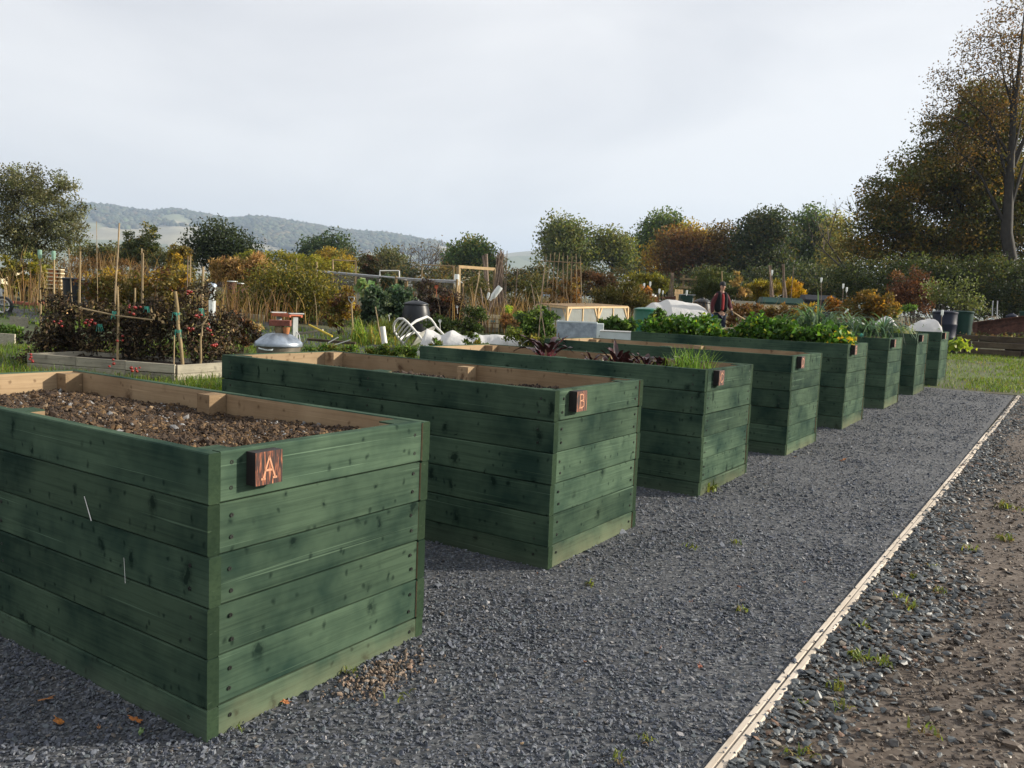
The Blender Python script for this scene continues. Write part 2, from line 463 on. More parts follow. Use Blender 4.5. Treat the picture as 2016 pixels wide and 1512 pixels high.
# ------------------------------------------------------------------ foliage
def pal(n, palette):
    """n colours out of [(rgb, weight)], each a little different"""
    w = np.array([p[1] for p in palette], float); w /= w.sum()
    c = np.array([p[0] for p in palette])[rng.choice(len(palette), n, p=w)]
    return np.clip(c * np.array([1.58, 1.46, 1.12]) * rng.uniform(0.65, 1.4, (n, 1)) * rng.uniform(0.9, 1.1, (n, 3)), 0, 1)


def leaf_arrays(P, size, cols, aspect=0.55, up=0.0, droop=0.0, fold=0.18, outward=None):
    """one folded four-cornered leaf (two triangles) per point"""
    n = len(P); d = rng.normal(size=(n, 3)); d[:, 2] += up - droop
    if outward is not None: d += outward
    d /= np.linalg.norm(d, axis=1, keepdims=True) + 1e-9
    q = rng.normal(size=(n, 3)); s = np.cross(d, q); s /= np.linalg.norm(s, axis=1, keepdims=True) + 1e-9
    nn = np.cross(s, d)
    L = size * rng.uniform(0.65, 1.35, (n, 1)); w = L * aspect * 0.5
    V = np.empty((n, 4, 3)); mid = P + d * L * 0.45
    V[:, 0] = P; V[:, 1] = mid + s * w + nn * L * fold; V[:, 2] = P + d * L; V[:, 3] = mid - s * w + nn * L * fold
    b = np.arange(n)[:, None] * 4
    Fc = np.concatenate([b + np.array([[0, 1, 2]]), b + np.array([[0, 2, 3]])])
    return V.reshape(-1, 3), Fc, np.repeat(cols, 4, axis=0)


def leaves_obj(name, P, size, cols, parent, mat='leaf', **kw):
    V, Fc, C = leaf_arrays(P, size, cols, **kw)
    return link(name, np_mesh(name, V, Fc, MT[mat], C), parent)


def blob_points(blobs, n, d, cl, spread, shell=0.55, poke=0.13):
    """cluster centres inside blobs given as picture ellipses (px, py, rx, ry) at depth d, and leaf points round them"""
    ar = np.array([b[2] * b[3] for b in blobs], float); ar /= ar.sum()
    pick = rng.choice(len(blobs), cl, p=ar)
    u = rng.normal(size=(cl, 3)); u /= np.linalg.norm(u, axis=1, keepdims=True)
    rr = (shell + (1 - shell) * rng.random(cl) ** 0.7)
    rr = np.where(rng.random(cl) < 0.3, rng.random(cl), rr)
    rr = np.where(rng.random(cl) < poke, rr * rng.uniform(1.0, 1.28, cl), rr)
    C = np.empty((cl, 3))
    for i, k in enumerate(pick):
        b = blobs[k]; c = at(b[0], b[1], d); s = d / F_PX
        dz = b[4] if len(b) > 4 else min(b[2], b[3] * 1.3)
        C[i] = c + (RH * u[i, 0] * b[2] + np.array([0, 0, 1.0]) * u[i, 2] * b[3] + FH * u[i, 1] * dz) * s * rr[i]
    w = rng.integers(0, cl, n)
    g = rng.normal(size=(n, 3)); gl = np.linalg.norm(g, axis=1, keepdims=True); g *= np.minimum(gl, 1.9) / gl
    P = C[w] + g * np.array([1.15, 1.15, 0.75]) * spread
    return C, P, w


def keep_above(P, m=0.02):
    g = gzv(P) + m
    P[:, 2] = np.maximum(P[:, 2], g + np.abs(P[:, 2] - g) * 0.15)
    return P


def limbs(mb, base, tips, r0, depth=0.35, n=5, lift=0.5):
    """curved tapering limbs from the base (x,y,z) to the tips"""
    for t in tips:
        b = np.array(base); t = np.array(t); mid = b + (t - b) * 0.5
        mid[:2] = b[:2] + (t[:2] - b[:2]) * (1 - lift) * 0.7
        mid += rng.normal(size=3) * 0.04 * np.linalg.norm(t - b)
        pts = [b * (1 - s) ** 2 + mid * 2 * s * (1 - s) + t * s * s for s in (0, 0.25, 0.5, 0.75, 1.0)]
        mb.tube(pts, [r0, r0 * 0.8, r0 * 0.55, r0 * 0.35, r0 * 0.12], n, cap=False)


def plant(name, label, cat, px, py, d, blobs, n, leaf, palette, cl=None, spread=None, group=None, stems=8, stem_r=None,
          mat='leaf', shell=0.5, part='foliage', trunk=False, poke=0.13, **kw):
    """shrub, tree or clump: trunk or stems up into a crown of separate leaves; root at its foot"""
    p, _ = spot(px, py, d); root = empty(name, p, 0, label, cat, group)
    cl = cl or max(10, n // 58); sc = d / F_PX
    spread = spread or 0.16 * np.mean([b[2] for b in blobs]) * sc
    C, P, w = blob_points(blobs, n, d, cl, spread, shell, poke)
    P = keep_above(P); cc = pal(cl, palette); cols = cc[w] * rng.uniform(0.75, 1.3, (n, 1))
    mixr = rng.random(n) < 0.35; cols[mixr] = pal(mixr.sum(), palette)
    V, Fc, CC = leaf_arrays(P - p, leaf, np.clip(cols, 0, 1), **kw)
    link(part, np_mesh(part, V, Fc, MT[mat], CC), root)
    mb = MB(); C = keep_above(C) - p
    top = C[:, 2].max(); sr = stem_r or 0.012
    if trunk:
        cx, cyy = C[:, 0].mean() * 0.35, C[:, 1].mean() * 0.35; fork = top * 0.30; ctr = lambda z: np.array([cx, cyy, 0]) * min(1.3, z / max(fork, 0.1)) * (1 if z < fork else 1.0) + np.array([0, 0, z])
        mb.tube([(0, 0, -0.3), (0, 0, fork * 0.5), ctr(fork), ctr(top * 0.6), ctr(top * 0.97)], [sr * 1.3, sr, sr * 0.85, sr * 0.4, sr * 0.06], 8)
        nm = max(7, min(15, stems // 7)); order = np.argsort(rng.random(cl)); mains = C[order[:nm]]; mids = []
        for t in mains:                                  # main boughs off the trunk
            z0 = max(fork * 0.7, min(t[2] * rng.uniform(0.5, 0.8), top * 0.85)); b0 = ctr(z0); r_ = sr * 0.42 * (1 - 0.6 * z0 / top)
            md = b0 + (t - b0) * 0.5 + np.array([0, 0, 0.10 * np.linalg.norm(t - b0)]) + rng.normal(size=3) * 0.05 * np.linalg.norm(t - b0)
            mb.tube([b0, md, t], [r_, r_ * 0.55, r_ * 0.12], 5, cap=False); mids += [(b0 * 0.5 + md * 0.5), md, md * 0.5 + t * 0.5]
        nodes = list(mids); rest = C[order[nm:stems]]; M0 = np.array(mids)
        rest = rest[np.argsort([((M0 - t) ** 2).sum(1).min() for t in rest])] if len(rest) else rest
        for t in rest:                                   # lesser branches fork off whatever limb is nearest, out to every clump of leaves
            Nn = np.array(nodes); k = np.argmin(((Nn - t) ** 2).sum(1) + 0.6 * np.maximum(0, Nn[:, 2] - t[2]) ** 2); b0 = Nn[k]; L = np.linalg.norm(t - b0); r_ = min(sr * 0.10, 0.02 + 0.012 * L)
            md = b0 + (t - b0) * 0.5 + rng.normal(size=3) * 0.10 * L
            mb.tube([b0, md, t], [r_, r_ * 0.6, r_ * 0.2], 4, cap=False); nodes += [md, (md + t) / 2, t]
        mb.build('trunk', MT['bark'], root, 60)
    elif stems:
        for t in C[np.argsort(rng.random(cl))[:stems]]:
            limbs(mb, (rng.normal() * sr * 4, rng.normal() * sr * 4, -0.05), [t], sr, lift=0.6)
        mb.build('stems', MT['twig'], root)
    return root

# ================================================================== THE SETTING
def sheet(name, xs, ys, dz, mat, wob=0.0, fn=None, kind='structure'):
    X, Y = np.meshgrid(xs, ys); Z = np.vectorize(gz)(X, Y) + dz
    if wob:
        Z = Z + np.array([[wob * mnoise.fractal(Vector((a * 1.7, b * 1.7, 3.3)), 1.0, 2.0, 4) for a, b in zip(r1, r2)] for r1, r2 in zip(X, Y)])
    if fn: X, Y, Z = fn(X, Y, Z)
    nx = len(xs); ny = len(ys)
    V = np.stack([X.ravel(), Y.ravel(), Z.ravel()], 1)
    i = (np.arange(ny - 1)[:, None] * nx + np.arange(nx - 1)[None]).ravel()
    Fc = np.stack([i, i + 1, i + nx + 1, i + nx], 1)
    o = link(name, np_mesh(name, V, Fc, mat, smooth=True)); tag(o, kind=kind)
    return o


sheet('ground', [-5000, -1000, -200, -60, -30, -18, -12, -6, 0, 6, 30, 200, 2400], [-400, -20, 0, 8, 16, 24, 34, 45, 60, 200, 800, 2600, 5200], -0.012,
      ground_mat('allotment_earth', [(0.36, (0.035, 0.028, 0.018)), (0.47, (0.065, 0.055, 0.028)), (0.55, (0.055, 0.070, 0.022)), (0.68, (0.085, 0.085, 0.035))]))
PATH_L = -5.6
sheet('gravel_path', list(np.linspace(PATH_L, -0.81, 40)), list(np.linspace(-2, 15.8, 120)), 0.0,
      ground_mat('slate_gravel_bed', [(0.40, (0.024, 0.026, 0.030)), (0.52, (0.046, 0.052, 0.062)), (0.62, (0.078, 0.085, 0.097))], (0.5, 6, 120), 1.0, 0.012,
                 cell=(85, [(0.0, (0.016, 0.018, 0.021)), (0.5, (0.052, 0.056, 0.063)), (0.85, (0.095, 0.10, 0.11)), (1.0, (0.24, 0.24, 0.235))], 0.75)), 0.006)
sheet('stony_track', list(np.linspace(-0.80, 9, 70)), list(np.linspace(-2, 16.6, 100)), -0.004,
      ground_mat('stony_earth', [(0.36, (0.044, 0.032, 0.024)), (0.5, (0.082, 0.058, 0.041)), (0.66, (0.135, 0.10, 0.072))], (0.9, 8, 90), 1.0, 0.012,
                 cell=(60, [(0.0, (0.03, 0.026, 0.022)), (0.6, (0.08, 0.065, 0.055)), (0.9, (0.13, 0.115, 0.10)), (1.0, (0.26, 0.23, 0.19))], 0.45)), 0.012)
sheet('lawn', list(np.linspace(-16, 9, 60)), list(np.linspace(15.6, 27.4, 40)), 0.0,
      ground_mat('lawn_soil', [(0.36, (0.050, 0.038, 0.018)), (0.48, (0.050, 0.060, 0.015)), (0.62, (0.065, 0.100, 0.018))], (0.5, 3, 40), 0.6, 0.03), 0.02)
sheet('left_lawn', list(np.linspace(-24, -5.4, 50)), list(np.linspace(2.5, 13, 40)), 0.0,
      ground_mat('rough_grass_soil', [(0.36, (0.040, 0.035, 0.015)), (0.48, (0.040, 0.055, 0.015)), (0.62, (0.05, 0.085, 0.015))], (0.5, 3, 40), 0.6, 0.03), 0.02)

# ------------------------------------------------------------------ hills far away, woods along their crest
RIDGE = [(-300, 380), (-100, 395), (60, 405), (160, 411), (200, 413), (260, 421), (300, 426), (345, 421), (385, 428), (440, 438), (475, 438), (500, 434), (540, 439), (600, 449),
         (640, 456), (700, 464), (760, 467), (800, 474), (860, 484), (930, 500), (980, 505), (1010, 500), (1060, 496), (1100, 500), (1170, 507), (1240, 516), (1330, 530),
         (1500, 548), (1750, 565), (2300, 590)]
HD0, HD1 = 1700.0, 4000.0


def hill_mesh():
    xs = np.linspace(-300, 2300, 240); rx = np.interp(xs, [a for a, _ in RIDGE], [b for _, b in RIDGE])
    ts = np.linspace(0, 1, 36); V = []
    for t in ts:
        d = HD0 + (HD1 - HD0) * t
        for x, y in zip(xs, rx):
            top = at(x, y, HD1); xy = at(x, y, d)
            s = t * t * (3 - 2 * t)
            h = max(top[2], 2) * s
            n = mnoise.fractal(Vector((xy[0] / 540, xy[1] / 540, 0.5)), 1.0, 2.0, 3)
            V.append((xy[0], xy[1], h + n * 19 * s * (1 - s) * 4 - 1.0 * (1 - s)))
    V2 = [(p[0] * 1.12, p[1] * 1.12, -8) for p in V[-240:]]
    V += V2; nx = len(xs); ny = len(ts) + 1
    i = (np.arange(ny - 1)[:, None] * nx + np.arange(nx - 1)[None]).ravel()
    return np.array(V), np.stack([i, i + 1, i + nx + 1, i + nx], 1), nx, len(ts)


HV, HF, HNX, HNT = hill_mesh()
hm, hnt, hb = newmat('hill_fields')
hg = _n(hnt, 'ShaderNodeNewGeometry')
hf = _n(hnt, 'ShaderNodeTexVoronoi'); hf.inputs['Scale'].default_value = 0.0020; lk(hnt, hg.outputs['Position'], hf.inputs['Vector'])
hs = _n(hnt, 'ShaderNodeSeparateColor'); lk(hnt, hf.outputs['Color'], hs.inputs[0])
hc = ramp(hnt, hs.outputs[0], [(0.0, (0.22, 0.20, 0.13)), (0.45, (0.16, 0.18, 0.09)), (0.75, (0.28, 0.25, 0.17)), (1.0, (0.12, 0.14, 0.07))])
hc = mix(hnt, 1.0, hc, ramp(hnt, noise_tex(hnt, hg.outputs['Position'], 0.01, 5), [(0.3, 0.75), (0.7, 1.2)]), 'MULTIPLY')
lk(hnt, hc, hb.inputs['Base Color']); setin(hb, Roughness=1.0)
tag(link('hills', np_mesh('hills', HV, HF, hm, smooth=True)), kind='structure')


def lump(nseg=6):
    ico = bmesh.new(); bmesh.ops.create_icosphere(ico, subdivisions=1, radius=1)
    V = np.array([v.co for v in ico.verts]); Fc = np.array([[v.index for v in f.verts] for f in ico.faces]); ico.free()
    return V, Fc


LV, LF = lump()


def lumps(name, C, R, cols, mat, squash=1.0, jit=0.25):
    n = len(C); k = len(LV)
    V = LV[None] * R[:, None, :] * (1 + rng.normal(size=(n, k, 1)) * jit)
    an = rng.random(n) * 6.28; c, s = np.cos(an)[:, None], np.sin(an)[:, None]
    V = np.stack([V[..., 0] * c - V[..., 1] * s, V[..., 0] * s + V[..., 1] * c, V[..., 2]], -1)
    V = V + C[:, None, :]
    Fc = (LF[None] + (np.arange(n) * k)[:, None, None]).reshape(-1, 3)
    return np_mesh(name, V.reshape(-1, 3), Fc, mat, np.repeat(cols, k, axis=0))


wc = []; Hg = HV[:HNX * HNT].reshape(HNT, HNX, 3)
while len(wc) < 9000:
    a = rng.random() * (HNT - 1.01); b = rng.random() * (HNX - 1.01); t = a / (HNT - 1); px = -300 + 2600 * b / (HNX - 1)
    nn = mnoise.fractal(Vector((b * 0.055, a * 0.16, 7.7)), 1.0, 2.0, 3)
    thr = 0.70 if px < 400 else (0.52 if px < 860 else 0.93)
    if px > 900 and t > 0.1: keep = nn > 0.55
    else: keep = t > thr + nn * 0.34 or (nn > 0.42 and t > 0.35) or (t > 0.985 and rng.random() < 0.9)
    if not keep: continue
    i, j = int(a), int(b); fa, fb = a - i, b - j
    p = (Hg[i, j] * (1 - fa) + Hg[i + 1, j] * fa) * (1 - fb) + (Hg[i, j + 1] * (1 - fa) + Hg[i + 1, j + 1] * fa) * fb
    wc.append(p)
wc = np.array(wc); wr = rng.uniform(8, 16, (len(wc), 1)) * np.array([[1.0, 1.0, 0.9]])
wc[:, 2] += wr[:, 2] * 0.35
wl = leafmat('far_wood_canopy', 0.0, 0.9)
tag(link('hill_woodland', lumps('hill_woodland', wc, wr, pal(len(wc), [((0.034, 0.042, 0.030), 4), ((0.050, 0.046, 0.030), 2), ((0.040, 0.050, 0.034), 3)]), wl)),
    'misty woodland along the crest of the far hill', kind='stuff')

# ------------------------------------------------------------------ the air
hz = MB().box((-1500, 2350, 218), (8400, 6100, 444.0)).build('haze', [])
hmz = bpy.data.materials.new('haze_air'); hmz.use_nodes = True; hn = hmz.node_tree; hn.nodes.clear()
ho = _n(hn, 'ShaderNodeOutputMaterial'); hv = _n(hn, 'ShaderNodeVolumePrincipled')
hv.inputs['Color'].default_value = (0.60, 0.77, 1.0, 1); hv.inputs['Density'].default_value = 0.000175; hv.inputs['Anisotropy'].default_value = 0.2
lk(hn, hv.outputs[0], ho.inputs['Volume']); hz.data.materials.append(hmz); tag(hz, kind='stuff')

# ------------------------------------------------------------------ loose stones as instances of a few real stone meshes
def stone_proto(name, mat, flat, seed, sharp=0.28):
    r = np.random.default_rng(seed); bm = bmesh.new()
    bmesh.ops.create_icosphere(bm, subdivisions=1, radius=0.5)
    ax = r.uniform(0.75, 1.25, 3); ax[2] *= flat
    for v in bm.verts:
        k = 1 + r.normal() * sharp
        v.co = Vector((v.co.x * ax[0] * k, v.co.y * ax[1] * k, v.co.z * ax[2] * k))
    bmesh.ops.dissolve_limit(bm, angle_limit=math.radians(12), verts=bm.verts, edges=bm.edges)
    bmesh.ops.triangulate(bm, faces=bm.faces)
    me = bpy.data.meshes.new(name); bm.to_mesh(me); bm.free(); me.materials.append(mat)
    return bpy.data.objects.new(name, me)


def scatter(name, P, R, scl, protos, label=None):
    """a cloud of points, each carrying one of the stones"""
    me = bpy.data.meshes.new(name); n = len(P)
    me.vertices.add(n); me.vertices.foreach_set('co', np.asarray(P, np.float32).ravel())
    a = me.attributes.new('turn', 'FLOAT_VECTOR', 'POINT'); a.data.foreach_set('vector', np.asarray(R, np.float32).ravel())
    a = me.attributes.new('size', 'FLOAT', 'POINT'); a.data.foreach_set('value', np.asarray(scl, np.float32))
    a = me.attributes.new('pick', 'INT', 'POINT'); a.data.foreach_set('value', rng.integers(0, len(protos), n).astype(np.int32))
    o = link(name, me); c = bpy.data.collections.new(name + '_shapes')
    for p in protos: c.objects.link(p)
    g = bpy.data.node_groups.new(name + '_nodes', 'GeometryNodeTree')
    g.interface.new_socket('Geometry', in_out='INPUT', socket_type='NodeSocketGeometry'); g.interface.new_socket('Geometry', in_out='OUTPUT', socket_type='NodeSocketGeometry')
    gi, go = g.nodes.new('NodeGroupInput'), g.nodes.new('NodeGroupOutput')
    ip = g.nodes.new('GeometryNodeInstanceOnPoints'); ci = g.nodes.new('GeometryNodeCollectionInfo')
    ci.inputs['Collection'].default_value = c; ci.inputs['Separate Children'].default_value = True; ci.inputs['Reset Children'].default_value = True
    ip.inputs['Pick Instance'].default_value = True

    def attr(nm, ty):
        q = g.nodes.new('GeometryNodeInputNamedAttribute'); q.data_type = ty; q.inputs['Name'].default_value = nm
        return [s for s in q.outputs if s.enabled and s.name == 'Attribute'][0]
    er = g.nodes.new('FunctionNodeEulerToRotation')
    g.links.new(attr('turn', 'FLOAT_VECTOR'), er.inputs[0]); g.links.new(er.outputs[0], ip.inputs['Rotation'])
    g.links.new(attr('size', 'FLOAT'), ip.inputs['Scale']); g.links.new(attr('pick', 'INT'), ip.inputs['Instance Index'])
    g.links.new(gi.outputs[0], ip.inputs['Points']); g.links.new(ci.outputs[0], ip.inputs['Instance']); g.links.new(ip.outputs[0], go.inputs[0])
    m = o.modifiers.new('stones', 'NODES'); m.node_group = g
    tag(o, label, kind='stuff')
    return o


def spread_pts(n, x0, x1, y0, y1, near, fall, jz=0.004, keep=None, wid=None):
    out = []
    while sum(map(len, out)) < n:
        k = n * 6; x = rng.uniform(x0, x1, k); y = rng.uniform(y0, y1, k)
        d = np.hypot(x, y); p = np.minimum(1, (near / np.maximum(d, 0.3)) ** fall)
        ok = rng.random(k) < p
        f = np.degrees(np.arctan2(x, y)) # keep to a wide fan in front of the camera
        ok &= (f > -80) & (f < 40)
        if keep is not None: ok &= keep(x, y)
        out.append(np.stack([x[ok], y[ok]], 1))
    P = np.concatenate(out)[:n]
    z = gzv(P)
    return np.column_stack([P, z + rng.uniform(-jz, jz, n)])


def turns(n, tilt):
    return np.stack([rng.normal(0, tilt, n), rng.normal(0, tilt, n), rng.uniform(0, 6.28, n)], 1)


SLATE = [(0.0, (0.049, 0.056, 0.070)), (0.18, (0.080, 0.089, 0.108)), (0.40, (0.064, 0.073, 0.097)), (0.58, (0.117, 0.130, 0.156)), (0.74, (0.086, 0.102, 0.114)), (0.90, (0.141, 0.153, 0.173)), (0.955, (0.117, 0.103, 0.091)), (0.985, (0.282, 0.274, 0.278))]
gm = stone_mat('slate_chippings', SLATE, 0.75)
SLATE2 = [(0.0, (0.060, 0.068, 0.072)), (0.3, (0.088, 0.098, 0.102)), (0.55, (0.052, 0.060, 0.066)), (0.75, (0.12, 0.130, 0.130)), (0.90, (0.17, 0.145, 0.115)), (0.965, (0.17, 0.10, 0.065))]
sm = stone_mat('slate_pieces', SLATE2, 0.5)
GRIT = [(0.0, (0.060, 0.046, 0.036)), (0.35, (0.095, 0.072, 0.055)), (0.6, (0.075, 0.070, 0.066)), (0.8, (0.15, 0.12, 0.092)), (0.93, (0.27, 0.225, 0.17)), (0.975, (0.36, 0.33, 0.29))]
tm = stone_mat('track_grit', GRIT, 0.7)

gp = [stone_proto('stone', gm, rng.uniform(0.45, 0.8), 100 + i) for i in range(7)]
P = spread_pts(200000, -5.4, -0.86, 0.55, 15.6, 3.0, 1.55, 0.006)
dd = np.hypot(P[:, 0], P[:, 1])
scatter('gravel', P, turns(len(P), 0.5), rng.lognormal(math.log(0.0092), 0.36, len(P)) * np.clip(0.9 + dd * 0.035, 1, 1.5), gp, 'dark slate gravel strewn between the green planters')

# spilled pale grit at the foot of planter A, and one more patch at the lower edge of the picture
sp = [stone_proto('stone', stone_mat('pale_grit', [(0.0, (0.17, 0.125, 0.09)), (0.3, (0.26, 0.20, 0.15)), (0.55, (0.11, 0.085, 0.065)), (0.75, (0.21, 0.14, 0.10)), (0.86, (0.10, 0.11, 0.12))], 0.8), 0.8, 140 + i) for i in range(4)]
c1, c2 = np.array([-2.04, 2.20]), np.array([-1.03, 1.84])
Q = np.concatenate([c1 + rng.normal(size=(520, 2)) * [0.06, 0.11], c2 + rng.normal(size=(600, 2)) * [0.055, 0.085]])
Q = Q[Q[:, 0] > -2.13]
Q = np.column_stack([Q, 0.018 * Q[:, 1] + rng.uniform(0.004, 0.016, len(Q))])
scatter('pale_grit', Q, turns(len(Q), 0.6), rng.lognormal(math.log(0.010), 0.4, len(Q)), sp, 'pale brown grit spilled on the dark gravel')

cp = [stone_proto('slate', sm, rng.uniform(0.22, 0.42), 200 + i, 0.2) for i in range(7)]
edge = lambda x, y: rng.random(len(x)) < np.clip(1.25 - (x + 0.78) / (0.34 + 0.10 * np.sin(y * 1.7)) * 0.95, 0.03, 1)
P = spread_pts(11000, -0.785, 0.4, 0.9, 16, 3.2, 0.8, 0.008, edge)
scatter('slate_chips', P + [0, 0, 0.006], turns(len(P), 0.35), np.minimum(rng.lognormal(math.log(0.020), 0.42, len(P)), 0.05), cp, 'grey slate pieces along the timber edging')
tp = [stone_proto('stone', tm, rng.uniform(0.5, 0.8), 300 + i) for i in range(6)]
P = spread_pts(60000, -0.72, 3.2, 0.9, 17, 3.2, 1.1, 0.006)
P = P[rng.random(len(P)) < np.where(P[:, 0] < -0.45, 0.45, 1)]
scatter('track_grit', P + [0, 0, 0.002], turns(len(P), 0.5), rng.lognormal(math.log(0.0092), 0.5, len(P)), tp, 'brown stony grit of the worn track')

# ================================================================== PLANTERS
PL = [(-2.162, 1.557, -0.017, 0.0071), (-2.189, 3.622, 0.002, 0.0082), (-2.186, 5.675, -0.018, 0.0), (-2.157, 7.704, -0.013, -0.0032),
      (-2.133, 9.760, 0.017, -0.0027), (-2.118, 12.043, 0.011, -0.0008), (-2.095, 14.207, 0.014, -0.0061), (-2.009, 16.102, 0.003, -0.0025)]
PH, PW, PLEN, BT, BH = 0.942, 1.049, 2.67, 0.044, 0.1645


def plank_mesh(name, L, low=False, lowm='green_low'):
    """outer face at -y green, inner face raw; local x along the plank"""
    h = BH - 0.0035; ch = 0.004; n = 9
    sec = [(-BT / 2 + ch, -h / 2), (BT / 2 - ch, -h / 2), (BT / 2, -h / 2 + ch), (BT / 2, h / 2 - ch), (BT / 2 - ch, h / 2), (-BT / 2 + ch, h / 2), (-BT / 2, h / 2 - ch), (-BT / 2, -h / 2 + ch)]
    V = [(-L / 2, a, b) for a, b in sec] + [(L / 2, a, b) for a, b in sec]
    Fc = [tuple(reversed((i, i + 8, (i + 1) % 8 + 8, (i + 1) % 8))) for i in range(8)] + [tuple(range(7, -1, -1)), tuple(range(8, 16))]
    me = bpy.data.meshes.new(name); me.from_pydata(V, [], Fc)
    for mt in (MT[lowm if low else 'green'], MT['pine'], MT['green_end']): me.materials.append(mt)
    mi = [0] * 8 + [2, 2]; mi[2] = 1; mi[0] = 1
    me.polygons.foreach_set('material_index', mi); me.update()
    return me


LM = [plank_mesh('plank', PLEN), plank_mesh('plank', PLEN, True, 'green_low_side')]
EM = [plank_mesh('plank', PW - 2 * BT - 0.003), plank_mesh('plank', PW - 2 * BT - 0.003, True)]
post_mb = MB().box((0, 0, -0.45), (0.095, 0.095, 0.9), ch=0.0)
POSTM = post_mb.mesh('post', MT['pine'])
capm = MB().box((0, 0, 0.0), (0.095, 0.095, 0.006)).mesh('painted_top', MT['green'])

STROKES = {  # carved capitals on a unit square
    'A': [[(0.1, 0), (0.5, 1), (0.9, 0)], [(0.27, 0.38), (0.73, 0.38)], [(0.0, 0), (0.22, 0)], [(0.78, 0), (1.0, 0)]],
    'B': [[(0.2, 0), (0.2, 1)], [(0.1, 1), (0.55, 1), (0.75, 0.9), (0.75, 0.62), (0.55, 0.53), (0.2, 0.53)], [(0.55, 0.53), (0.85, 0.42), (0.85, 0.12), (0.6, 0), (0.1, 0)]],
    'C': [[(0.88, 0.8), (0.7, 0.96), (0.45, 1), (0.2, 0.82), (0.12, 0.5), (0.2, 0.18), (0.45, 0), (0.7, 0.04), (0.88, 0.2)]],
    'D': [[(0.2, 0), (0.2, 1)], [(0.1, 1), (0.5, 1), (0.8, 0.8), (0.88, 0.5), (0.8, 0.2), (0.5, 0), (0.1, 0)]],
    'E': [[(0.2, 0), (0.2, 1)], [(0.2, 1), (0.85, 1)], [(0.2, 0.52), (0.7, 0.52)], [(0.2, 0), (0.85, 0)]],
    'F': [[(0.2, 0), (0.2, 1)], [(0.2, 1), (0.85, 1)], [(0.2, 0.52), (0.7, 0.52)]],
    'G': [[(0.88, 0.8), (0.7, 0.96), (0.45, 1), (0.2, 0.82), (0.12, 0.5), (0.2, 0.18), (0.45, 0), (0.75, 0.06), (0.86, 0.2), (0.86, 0.45), (0.55, 0.45)]],
    'H': [[(0.15, 0), (0.15, 1)], [(0.85, 0), (0.85, 1)], [(0.15, 0.5), (0.85, 0.5)]],
    '3': [[(0.15, 0.88), (0.4, 1), (0.7, 0.93), (0.75, 0.68), (0.45, 0.54)], [(0.45, 0.54), (0.8, 0.42), (0.82, 0.15), (0.5, 0), (0.12, 0.12)]],
    '1': [[(0.5, 0), (0.5, 1)]]}


def strokes(mb, ch, place, w):
    """flat raised strokes; place(u, v, out) maps the unit square onto the surface"""
    for ln in STROKES[ch]:
        for (a, b) in zip(ln[:-1], ln[1:]):
            d = Vector((b[0] - a[0], b[1] - a[1]))
            if d.length < 1e-6: continue
            d.normalize(); n = Vector((-d.y, d.x)) * w / 2; e = d * w * 0.35
            q = [(a[0] - e.x + n.x, a[1] - e.y + n.y), (a[0] - e.x - n.x, a[1] - e.y - n.y), (b[0] + e.x - n.x, b[1] + e.y - n.y), (b[0] + e.x + n.x, b[1] + e.y + n.y)]
            V = [place(u, v, 0.0) for u, v in q] + [place(u, v, 1.0) for u, v in q]
            mb.add(V, [(4, 5, 6, 7), (0, 4, 7, 3), (1, 2, 6, 5), (0, 1, 5, 4), (2, 3, 7, 6)])


